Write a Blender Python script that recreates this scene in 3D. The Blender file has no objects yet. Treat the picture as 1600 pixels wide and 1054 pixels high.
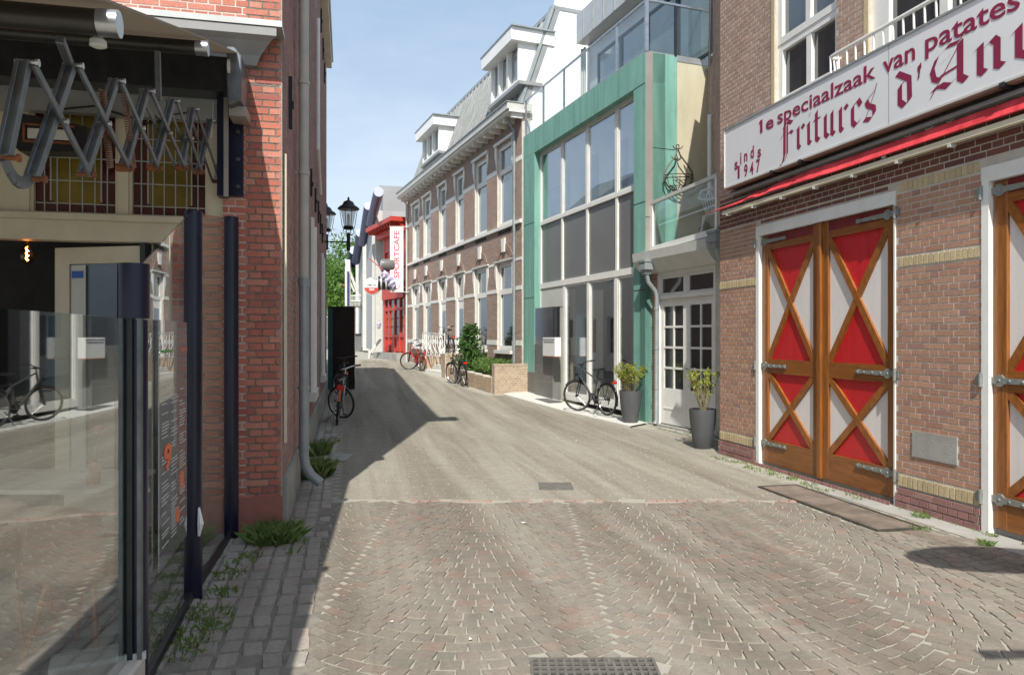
import bpy, math, random
import numpy as np
from mathutils import Vector, Matrix
random.seed(7)
RN = random.random
def RU(a, b): return a + (b - a) * random.random()
SC = bpy.context.scene
COL = SC.collection
# ------------------------------------------------------------------ camera, sky, sun, exposure
CAMH = 1.68
FPX = 1130.0          # focal length in pixels of the 1600 px wide photograph
cd = bpy.data.cameras.new('camera'); cam = bpy.data.objects.new('camera', cd); COL.objects.link(cam)
cam.location = (0, 0, CAMH); cam.rotation_euler = (math.radians(90), 0, 0)
cd.sensor_width = 36; cd.lens = 36 * FPX / 1600; cd.clip_start = 0.05; cd.clip_end = 3000
SC.camera = cam
SUN_EL = math.radians(48.0)
SUN_D = Vector((0.045, 1.0, 0)).normalized() * math.cos(SUN_EL); SUN_D.z = -math.sin(SUN_EL)   # the way the light travels
w = bpy.data.worlds.new('World'); SC.world = w; w.use_nodes = True
nt = w.node_tree; nt.nodes.clear()
out = nt.nodes.new('ShaderNodeOutputWorld'); bg = nt.nodes.new('ShaderNodeBackground')
sky = nt.nodes.new('ShaderNodeTexSky'); sky.sky_type = 'NISHITA'; sky.sun_disc = False
sky.sun_elevation = SUN_EL
sky.sun_rotation = math.atan2(-SUN_D.x, -SUN_D.y)
sky.dust_density = 2.2; sky.air_density = 1.0; sky.ozone_density = 1.2
tc = nt.nodes.new('ShaderNodeTexCoord'); mp = nt.nodes.new('ShaderNodeMapping'); mp.inputs['Scale'].default_value = (1.0, 1.0, 3.2)
nz = nt.nodes.new('ShaderNodeTexNoise'); nz.inputs['Scale'].default_value = 1.7; nz.inputs['Detail'].default_value = 7; nz.inputs['Roughness'].default_value = .58
rp = nt.nodes.new('ShaderNodeValToRGB'); rp.color_ramp.elements[0].position = .40; rp.color_ramp.elements[1].position = .74
rp.color_ramp.elements[0].color = (.90, 1.20, 1.58, 1); rp.color_ramp.elements[1].color = (1.50, 1.70, 1.92, 1)
mx = nt.nodes.new('ShaderNodeMix'); mx.data_type = 'RGBA'; mx.inputs['Factor'].default_value = .90      # thin even veil of high cloud
nt.links.new(tc.outputs['Generated'], mp.inputs['Vector']); nt.links.new(mp.outputs[0], nz.inputs['Vector'])
nt.links.new(nz.outputs['Fac'], rp.inputs[0]); nt.links.new(rp.outputs[0], mx.inputs['B'])
nt.links.new(sky.outputs[0], mx.inputs['A']); nt.links.new(mx.outputs['Result'], bg.inputs['Color'])
bg.inputs['Strength'].default_value = 0.15
nt.links.new(bg.outputs[0], out.inputs['Surface'])
sl = bpy.data.lights.new('sun', 'SUN'); sl.energy = 2.0; sl.angle = math.radians(.5); sl.color = (1, .955, .88)
so = bpy.data.objects.new('sun', sl); COL.objects.link(so); so.rotation_euler = SUN_D.to_track_quat('-Z', 'Y').to_euler(); so.location = (0, -5, 30)
SC.view_settings.view_transform = 'Standard'; SC.view_settings.look = 'None'
SC.view_settings.exposure = 1.62; SC.view_settings.gamma = 1
try: SC.view_settings.use_curve_mapping = False
except Exception: pass

# ------------------------------------------------------------------ helpers
GP = [(-50, 0), (13, 0), (16, .04), (19.5, .16), (22, .26), (25, .4), (28, .5), (34, .62), (42, .68), (500, .7)]
def gz(Y):
    for (a, za), (b, zb) in zip(GP, GP[1:]):
        if Y <= b: return za + (zb - za) * (Y - a) / (b - a)
    return .7
LOC = {}
def thing(name, label, cat, loc, group=None, kind=None, rz=0):
    o = bpy.data.objects.new(name, None); COL.objects.link(o); o.location = loc; o.empty_display_size = .2
    o.rotation_euler = (0, 0, rz)
    LOC[o.name] = Vector(loc)
    tag(o, label, cat, group, kind); return o
def tag(o, label=None, cat=None, group=None, kind=None):
    if label: o['label'] = label
    if cat: o['category'] = cat
    if group: o['group'] = group
    if kind: o['kind'] = kind
    return o
class Frame:
    """a vertical plane: u runs left to right as seen from its outer side, z up, d outward"""
    def __init__(s, P0, u):
        s.P = Vector((P0[0], P0[1], 0)); s.u_ = Vector((u[0], u[1], 0)).normalized(); s.n = Vector((s.u_.y, -s.u_.x, 0))
        s.ang = math.atan2(s.u_.y, s.u_.x)
    def pt(s, u, z, d=0): return s.P + s.u_ * u + s.n * d + Vector((0, 0, z))
    def hit(s, px, d=0):
        r = Vector(((px - 800) / FPX, 1, 0)); P = s.P + s.n * d
        den = r.x * s.u_.y - r.y * s.u_.x
        t = (P.x * s.u_.y - P.y * s.u_.x) / den
        return t, (r * t - P).dot(s.u_)
    def u(s, px, d=0): return s.hit(px, d)[1]
    def z(s, px, py, d=0): return CAMH + (527 - py) / FPX * s.hit(px, d)[0]
    def off(s, u, d): return Frame(s.pt(u, 0, d), s.u_)
def fvp(vp, X0, pxa):
    k = (vp - 800) / FPX; Y = X0 * FPX / (pxa - vp); d = Vector((k, 1, 0)) * (-1 if X0 > 0 else 1)
    return Frame((X0 + k * Y, Y), d)
W0 = Frame((0, 0), (1, 0))
class MB:
    def __init__(s): s.v = []; s.f = []
    def add(s, vs, fs):
        b = len(s.v); s.v += [tuple(p) for p in vs]; s.f += [tuple(b + i for i in f) for f in fs]; return s
    def box(s, fr, u0, u1, z0, z1, d0, d1):
        vs = [fr.pt(u, z, d) for d in (d0, d1) for z in (z0, z1) for u in (u0, u1)]
        return s.add(vs, [(0, 2, 3, 1), (4, 5, 7, 6), (0, 1, 5, 4), (2, 6, 7, 3), (0, 4, 6, 2), (1, 3, 7, 5)])
    def bxyz(s, x0, x1, y0, y1, z0, z1):
        vs = [(x, y, z) for y in (y0, y1) for z in (z0, z1) for x in (x0, x1)]
        return s.add(vs, [(0, 1, 3, 2), (4, 6, 7, 5), (0, 4, 5, 1), (2, 3, 7, 6), (0, 2, 6, 4), (1, 5, 7, 3)])
    def prism(s, fr, pts, d0, d1):
        n = len(pts); vs = [fr.pt(u, z, d0) for u, z in pts] + [fr.pt(u, z, d1) for u, z in pts]
        return s.add(vs, [tuple(range(n))[::-1], tuple(range(n, 2 * n))] + [(i, (i + 1) % n, n + (i + 1) % n, n + i) for i in range(n)])
    def extr(s, pts, vec):
        n = len(pts); vec = Vector(vec); pts = [Vector(p) for p in pts]
        return s.add(pts + [p + vec for p in pts], [tuple(range(n))[::-1], tuple(range(n, 2 * n))] + [(i, (i + 1) % n, n + (i + 1) % n, n + i) for i in range(n)])
    def poly(s, pts): return s.add(pts, [tuple(range(len(pts)))])
    def tube(s, p, q, r, n=8, r2=None, cap=True):
        p = Vector(p); q = Vector(q); a = (q - p)
        if a.length < 1e-6: return s
        a.normalize(); x = a.orthogonal().normalized(); y = a.cross(x); r2 = r if r2 is None else r2
        vs = []
        for c, rr in ((p, r), (q, r2)):
            vs += [c + (x * math.cos(2 * math.pi * i / n) + y * math.sin(2 * math.pi * i / n)) * rr for i in range(n)]
        fs = [(i, (i + 1) % n, n + (i + 1) % n, n + i) for i in range(n)]
        if cap: fs += [tuple(range(n))[::-1], tuple(range(n, 2 * n))]
        return s.add(vs, fs)
    def path(s, pts, r, n=8, closed=False):
        pts = [Vector(p) for p in pts]; m = len(pts); vs = []; prev = None
        for i, p in enumerate(pts):
            if closed: t = pts[(i + 1) % m] - pts[(i - 1) % m]
            else: t = pts[min(i + 1, m - 1)] - pts[max(i - 1, 0)]
            t.normalize()
            if prev is None: x = t.orthogonal().normalized()
            else:
                x = prev - t * prev.dot(t)
                x = x.normalized() if x.length > 1e-5 else t.orthogonal().normalized()
            prev = x; y = t.cross(x); rr = r[i] if isinstance(r, (list, tuple)) else r
            vs += [p + (x * math.cos(2 * math.pi * k / n) + y * math.sin(2 * math.pi * k / n)) * rr for k in range(n)]
        fs = []
        for i in range(m if closed else m - 1):
            a = i * n; b = ((i + 1) % m) * n
            fs += [(a + k, a + (k + 1) % n, b + (k + 1) % n, b + k) for k in range(n)]
        if not closed: fs += [tuple(range(n))[::-1], tuple(range((m - 1) * n, m * n))]
        return s.add(vs, fs)
    def bar(s, p, q, w, h, up=(0, 0, 1)):
        p = Vector(p); q = Vector(q); a = (q - p).normalized(); up = Vector(up); x = a.cross(up).normalized(); y = x.cross(a)
        vs = [c + x * (w / 2 * i) + y * (h / 2 * j) for c in (p, q) for i, j in ((-1, -1), (1, -1), (1, 1), (-1, 1))]
        return s.add(vs, [(0, 1, 2, 3), (7, 6, 5, 4), (0, 4, 5, 1), (1, 5, 6, 2), (2, 6, 7, 3), (3, 7, 4, 0)])
    def lathe(s, c, prof, n=20, ax=(0, 0, 1)):
        c = Vector(c); a = Vector(ax).normalized(); x = a.orthogonal().normalized(); y = a.cross(x); m = len(prof); vs = []
        for r, h in prof: vs += [c + a * h + (x * math.cos(2 * math.pi * i / n) + y * math.sin(2 * math.pi * i / n)) * r for i in range(n)]
        fs = [(j * n + i, j * n + (i + 1) % n, (j + 1) * n + (i + 1) % n, (j + 1) * n + i) for j in range(m - 1) for i in range(n)]
        fs += [tuple(range(n))[::-1], tuple(range((m - 1) * n, m * n))]
        return s.add(vs, fs)
    def torus(s, c, ax, R, r, n=32, m=8):
        a = Vector(ax).normalized(); x = a.orthogonal().normalized(); y = a.cross(x); c = Vector(c); vs = []
        for i in range(n):
            t = 2 * math.pi * i / n; e = x * math.cos(t) + y * math.sin(t)
            for k in range(m):
                b = 2 * math.pi * k / m; vs.append(c + e * (R + r * math.cos(b)) + a * (r * math.sin(b)))
        fs = [(i * m + k, ((i + 1) % n) * m + k, ((i + 1) % n) * m + (k + 1) % m, i * m + (k + 1) % m) for i in range(n) for k in range(m)]
        return s.add(vs, fs)
    def build(s, name, mat, parent=None, smooth=False, origin=None, bevel=0, mats=None):
        L = Vector((0, 0, 0))
        if parent is not None: L = LOC.get(parent.name, L)
        elif origin is not None: L = Vector(origin)
        me = bpy.data.meshes.new(name); me.from_pydata([(v[0] - L.x, v[1] - L.y, v[2] - L.z) for v in s.v], [], s.f); me.update()
        me.materials.append(mat)
        o = bpy.data.objects.new(name, me); COL.objects.link(o)
        if parent is not None: o.parent = parent; LOC[o.name] = L
        else: o.location = L; LOC[o.name] = L
        if smooth:
            me.shade_smooth()
            try: me.set_sharp_from_angle(angle=math.radians(42))
            except Exception: pass
        if bevel:
            b = o.modifiers.new('bevel', 'BEVEL'); b.width = bevel; b.segments = 1; b.limit_method = 'ANGLE'
        return o
def one(name, mat, mb, label, cat, group=None, origin=None, kind=None, smooth=False, bevel=0):
    if origin is None:
        a = np.array(mb.v); c = (a.min(0) + a.max(0)) / 2; origin = (c[0], c[1], a[:, 2].min())
    return tag(mb.build(name, mat, None, smooth, origin, bevel), label, cat, group, kind)
def tree_copy(root, loc, rz, label, group=None, scale=None):
    def cp(o, parent):
        c = o.copy(); COL.objects.link(c)
        if parent is not None: c.parent = parent
        for ch in list(o.children): cp(ch, c)
        return c
    r = cp(root, None); r.location = loc; r.rotation_euler = (0, 0, rz); r['label'] = label
    if group: r['group'] = group
    if scale: r.scale = scale
    return r
def text_mesh(txt, size=1.0, bold=0.0, extr=.004):
    c = bpy.data.curves.new('lettering', 'FONT'); c.body = txt; c.size = size; c.offset = bold; c.extrude = extr; c.resolution_u = 3
    o = bpy.data.objects.new('lettering_tmp', c); COL.objects.link(o)
    dg = bpy.context.evaluated_depsgraph_get(); me = bpy.data.meshes.new_from_object(o.evaluated_get(dg))
    v = [tuple(p.co) for p in me.vertices]; f = [tuple(p.vertices) for p in me.polygons]
    bpy.data.objects.remove(o); bpy.data.meshes.remove(me); bpy.data.curves.remove(c)
    return v, f
def text_on(mb, fr, txt, u0, u1, z0, z1, d, bold=0.0, rot=0, extr=.003, slant=0, keep=None):
    """lettering scaled to fill u0..u1, z0..z1 on the plane (rot: 90 degree turns)"""
    v, f = text_mesh(txt, 1.0, bold, .01)
    if not v: return mb
    a = np.array(v)
    if rot == 1: a = np.stack([-a[:, 1], a[:, 0], a[:, 2]], 1)
    mn = a.min(0); mxx = a.max(0); r = (a - mn) / np.maximum(mxx - mn, 1e-6)
    pts = [fr.pt(u0 + p[0] * (u1 - u0) + slant * p[1], z0 + p[1] * (z1 - z0), d + p[2] * extr) for p in r]
    return mb.add(pts, f)

# ------------------------------------------------------------------ materials
def _nm(name):
    m = bpy.data.materials.new(name); m.use_nodes = True; t = m.node_tree; t.nodes.clear()
    o = t.nodes.new('ShaderNodeOutputMaterial'); b = t.nodes.new('ShaderNodeBsdfPrincipled'); t.links.new(b.outputs[0], o.inputs[0])
    return m, t, b
def _n(t, k, **kw):
    n = t.nodes.new(k)
    for a, v in kw.items(): setattr(n, a, v)
    return n
def mat(name, c, rough=.6, metal=0, var=.12, scale=3.0, bump=.0, bscale=60, stretch=(1, 1, 1), c2=None, spec=.5, coat=0, dirt=0, dirtc=(.12, .11, .09)):
    m, t, b = _nm(name); L = t.links.new
    co = _n(t, 'ShaderNodeTexCoord'); mp = _n(t, 'ShaderNodeMapping'); mp.inputs['Scale'].default_value = stretch; L(co.outputs['Object'], mp.inputs[0])
    n1 = _n(t, 'ShaderNodeTexNoise'); n1.inputs['Scale'].default_value = scale; n1.inputs['Detail'].default_value = 6; n1.inputs['Roughness'].default_value = .62; L(mp.outputs[0], n1.inputs['Vector'])
    r = _n(t, 'ShaderNodeValToRGB'); L(n1.outputs['Fac'], r.inputs[0])
    lo = tuple(x * (1 - var) for x in c); hi = tuple(min(1, x * (1 + var)) for x in (c2 or c))
    r.color_ramp.elements[0].position = .33; r.color_ramp.elements[1].position = .67
    r.color_ramp.elements[0].color = (*lo, 1); r.color_ramp.elements[1].color = (*hi, 1)
    src = r.outputs[0]
    if dirt:
        n2 = _n(t, 'ShaderNodeTexNoise'); n2.inputs['Scale'].default_value = 2.3; n2.inputs['Detail'].default_value = 9; n2.inputs['Roughness'].default_value = .7
        L(co.outputs['Object'], n2.inputs['Vector']); r2 = _n(t, 'ShaderNodeMapRange'); r2.inputs[1].default_value = .52; r2.inputs[2].default_value = .75; r2.inputs[4].default_value = dirt
        L(n2.outputs['Fac'], r2.inputs[0]); mm = _n(t, 'ShaderNodeMix', data_type='RGBA'); L(r2.outputs[0], mm.inputs['Factor']); L(src, mm.inputs['A']); mm.inputs['B'].default_value = (*dirtc, 1); src = mm.outputs['Result']
    L(src, b.inputs['Base Color'])
    rr = _n(t, 'ShaderNodeMapRange'); rr.inputs[3].default_value = max(0, rough - .08); rr.inputs[4].default_value = min(1, rough + .08); L(n1.outputs['Fac'], rr.inputs[0]); L(rr.outputs[0], b.inputs['Roughness'])
    b.inputs['Metallic'].default_value = metal; b.inputs['Specular IOR Level'].default_value = spec; b.inputs['Coat Weight'].default_value = coat; b.inputs['Coat Roughness'].default_value = .12
    if bump:
        n3 = _n(t, 'ShaderNodeTexNoise'); n3.inputs['Scale'].default_value = bscale; n3.inputs['Detail'].default_value = 4; L(mp.outputs[0], n3.inputs['Vector'])
        bp = _n(t, 'ShaderNodeBump'); bp.inputs['Strength'].default_value = bump; bp.inputs['Distance'].default_value = .01; L(n3.outputs['Fac'], bp.inputs['Height']); L(bp.outputs[0], b.inputs['Normal'])
    return m
def piece_mat(name, cols, rough=.85, bump=.5, bscale=70, stain=.35, stainc=(.10, .085, .075), world_dust=None, sscale=1.1):
    """colour differs from brick to brick (or stone to stone), plus stains and grain"""
    m, t, b = _nm(name); L = t.links.new
    g = _n(t, 'ShaderNodeNewGeometry'); oi = _n(t, 'ShaderNodeObjectInfo'); ad = _n(t, 'ShaderNodeMath', operation='ADD'); L(g.outputs['Random Per Island'], ad.inputs[0]); L(oi.outputs['Random'], ad.inputs[1])
    fr = _n(t, 'ShaderNodeMath', operation='FRACT'); L(ad.outputs[0], fr.inputs[0])
    r = _n(t, 'ShaderNodeValToRGB'); L(fr.outputs[0], r.inputs[0]); el = r.color_ramp.elements
    while len(el) < len(cols): el.new(.5)
    for i, c in enumerate(cols): el[i].position = i / (len(cols) - 1); el[i].color = (*c, 1)
    n1 = _n(t, 'ShaderNodeTexNoise'); n1.inputs['Scale'].default_value = sscale; n1.inputs['Detail'].default_value = 8; n1.inputs['Roughness'].default_value = .65; L(g.outputs['Position'], n1.inputs['Vector'])
    mr = _n(t, 'ShaderNodeMapRange'); mr.inputs[1].default_value = .48; mr.inputs[2].default_value = .72; mr.inputs[4].default_value = stain; L(n1.outputs['Fac'], mr.inputs[0])
    m1 = _n(t, 'ShaderNodeMix', data_type='RGBA'); L(mr.outputs[0], m1.inputs['Factor']); L(r.outputs[0], m1.inputs['A']); m1.inputs['B'].default_value = (*stainc, 1)
    n2 = _n(t, 'ShaderNodeTexNoise'); n2.inputs['Scale'].default_value = bscale; n2.inputs['Detail'].default_value = 5; L(g.outputs['Position'], n2.inputs['Vector'])
    m2 = _n(t, 'ShaderNodeMix', data_type='RGBA', blend_type='MULTIPLY'); m2.inputs['Factor'].default_value = 1
    r2 = _n(t, 'ShaderNodeMapRange'); r2.inputs[3].default_value = .6; r2.inputs[4].default_value = 1.4; L(n2.outputs['Fac'], r2.inputs[0]); L(m1.outputs['Result'], m2.inputs['A']); L(r2.outputs[0], m2.inputs['B'])
    src = m2.outputs['Result']
    if world_dust: src = dust(t, src, g, *world_dust)
    L(src, b.inputs['Base Color']); b.inputs['Roughness'].default_value = rough; b.inputs['Specular IOR Level'].default_value = .3
    bp = _n(t, 'ShaderNodeBump'); bp.inputs['Strength'].default_value = bump; bp.inputs['Distance'].default_value = .006; L(n2.outputs['Fac'], bp.inputs['Height']); L(bp.outputs[0], b.inputs['Normal'])
    return m
def dust(t, src, g, col, lo, hi, amt):
    """pale sand trodden into the stones: long streaks that follow the street, and blotches"""
    L = t.links.new
    sx = _n(t, 'ShaderNodeSeparateXYZ'); L(g.outputs['Position'], sx.inputs[0])
    # distance across the street from its gently turning axis
    k = _n(t, 'ShaderNodeMath', operation='MULTIPLY_ADD'); L(sx.outputs['Y'], k.inputs[0]); k.inputs[1].default_value = .22; L(sx.outputs['X'], k.inputs[2])
    cb = _n(t, 'ShaderNodeCombineXYZ'); L(k.outputs[0], cb.inputs[0]); ym = _n(t, 'ShaderNodeMath', operation='MULTIPLY'); L(sx.outputs['Y'], ym.inputs[0]); ym.inputs[1].default_value = .16; L(ym.outputs[0], cb.inputs[1])
    n1 = _n(t, 'ShaderNodeTexNoise'); n1.inputs['Scale'].default_value = 1.5; n1.inputs['Detail'].default_value = 7; n1.inputs['Roughness'].default_value = .6; L(cb.outputs[0], n1.inputs['Vector'])
    n2 = _n(t, 'ShaderNodeTexNoise'); n2.inputs['Scale'].default_value = 5; n2.inputs['Detail'].default_value = 8; n2.inputs['Roughness'].default_value = .7; L(g.outputs['Position'], n2.inputs['Vector'])
    a = _n(t, 'ShaderNodeMath', operation='MULTIPLY_ADD'); L(n2.outputs['Fac'], a.inputs[0]); a.inputs[1].default_value = .5; L(n1.outputs['Fac'], a.inputs[2])
    mr = _n(t, 'ShaderNodeMapRange'); mr.inputs[1].default_value = lo; mr.inputs[2].default_value = hi; mr.inputs[3].default_value = .12; mr.inputs[4].default_value = amt; L(a.outputs[0], mr.inputs[0])
    m = _n(t, 'ShaderNodeMix', data_type='RGBA'); L(mr.outputs[0], m.inputs['Factor']); L(src, m.inputs['A']); m.inputs['B'].default_value = (*col, 1)
    # worn, darker wheel tracks and patches
    cb2 = _n(t, 'ShaderNodeCombineXYZ'); k2 = _n(t, 'ShaderNodeMath', operation='MULTIPLY'); L(k.outputs[0], k2.inputs[0]); k2.inputs[1].default_value = 1.9; L(k2.outputs[0], cb2.inputs[0]); y2 = _n(t, 'ShaderNodeMath', operation='MULTIPLY'); L(sx.outputs['Y'], y2.inputs[0]); y2.inputs[1].default_value = .11; L(y2.outputs[0], cb2.inputs[1]); cb2.inputs[2].default_value = 3.7
    n3 = _n(t, 'ShaderNodeTexNoise'); n3.inputs['Scale'].default_value = 1.3; n3.inputs['Detail'].default_value = 9; n3.inputs['Roughness'].default_value = .62; n3.inputs['Distortion'].default_value = .5; L(cb2.outputs[0], n3.inputs['Vector'])
    cr = _n(t, 'ShaderNodeValToRGB'); L(n3.outputs['Fac'], cr.inputs[0]); e = cr.color_ramp.elements; e[0].position = .36; e[1].position = .62; e[0].color = (.74, .70, .66, 1); e[1].color = (1.06, 1.05, 1.03, 1)
    mu = _n(t, 'ShaderNodeMix', data_type='RGBA', blend_type='MULTIPLY'); mu.inputs['Factor'].default_value = 1; L(m.outputs['Result'], mu.inputs['A']); L(cr.outputs[0], mu.inputs['B'])
    return mu.outputs['Result']
def glass(name, tint=(.93, .96, .95), f0=.045, haze=0.0):
    m, t, b = _nm(name); L = t.links.new; t.nodes.remove(b)
    o = [n for n in t.nodes if n.type == 'OUTPUT_MATERIAL'][0]
    g = _n(t, 'ShaderNodeNewGeometry'); d = _n(t, 'ShaderNodeVectorMath', operation='DOT_PRODUCT'); L(g.outputs['Normal'], d.inputs[0]); L(g.outputs['Incoming'], d.inputs[1])
    ab = _n(t, 'ShaderNodeMath', operation='ABSOLUTE'); L(d.outputs['Value'], ab.inputs[0]); s = _n(t, 'ShaderNodeMath', operation='SUBTRACT'); s.inputs[0].default_value = 1; L(ab.outputs[0], s.inputs[1])
    p = _n(t, 'ShaderNodeMath', operation='POWER'); L(s.outputs[0], p.inputs[0]); p.inputs[1].default_value = 5
    ma = _n(t, 'ShaderNodeMath', operation='MULTIPLY_ADD'); L(p.outputs[0], ma.inputs[0]); ma.inputs[1].default_value = 1 - f0; ma.inputs[2].default_value = f0
    tr = _n(t, 'ShaderNodeBsdfTransparent'); tr.inputs[0].default_value = (*tint, 1); gl = _n(t, 'ShaderNodeBsdfGlossy'); gl.inputs['Roughness'].default_value = .0
    gl.inputs['Color'].default_value = (.97, .98, 1, 1)
    mx = _n(t, 'ShaderNodeMixShader'); L(ma.outputs[0], mx.inputs[0]); L(tr.outputs[0], mx.inputs[1]); L(gl.outputs[0], mx.inputs[2]); res = mx.outputs[0]
    if haze:
        df = _n(t, 'ShaderNodeBsdfDiffuse'); df.inputs[0].default_value = (.6, .62, .62, 1); m2 = _n(t, 'ShaderNodeMixShader'); m2.inputs[0].default_value = haze; L(res, m2.inputs[1]); L(df.outputs[0], m2.inputs[2]); res = m2.outputs[0]
    L(res, o.inputs[0]); return m
def wood_mat(name, c1, c2, stretch=(9, 9, .7), scale=4, rough=.35):
    m, t, b = _nm(name); L = t.links.new
    co = _n(t, 'ShaderNodeTexCoord'); mp = _n(t, 'ShaderNodeMapping'); mp.inputs['Scale'].default_value = stretch; L(co.outputs['Object'], mp.inputs[0])
    n1 = _n(t, 'ShaderNodeTexNoise'); n1.inputs['Scale'].default_value = scale; n1.inputs['Detail'].default_value = 9; n1.inputs['Roughness'].default_value = .7; n1.inputs['Distortion'].default_value = .8; L(mp.outputs[0], n1.inputs['Vector'])
    r = _n(t, 'ShaderNodeValToRGB'); L(n1.outputs['Fac'], r.inputs[0]); e = r.color_ramp.elements; e[0].position = .3; e[1].position = .7; e[0].color = (*c1, 1); e[1].color = (*c2, 1)
    L(r.outputs[0], b.inputs['Base Color']); b.inputs['Roughness'].default_value = rough; b.inputs['Coat Weight'].default_value = .35; b.inputs['Coat Roughness'].default_value = .2
    bp = _n(t, 'ShaderNodeBump'); bp.inputs['Strength'].default_value = .15; bp.inputs['Distance'].default_value = .005; L(n1.outputs['Fac'], bp.inputs['Height']); L(bp.outputs[0], b.inputs['Normal'])
    return m
def emis(name, c, s):
    m, t, b = _nm(name); b.inputs['Base Color'].default_value = (*c, 1); b.inputs['Emission Color'].default_value = (*c, 1); b.inputs['Emission Strength'].default_value = s; return m
SAND = (.30, .285, .235)
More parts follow.
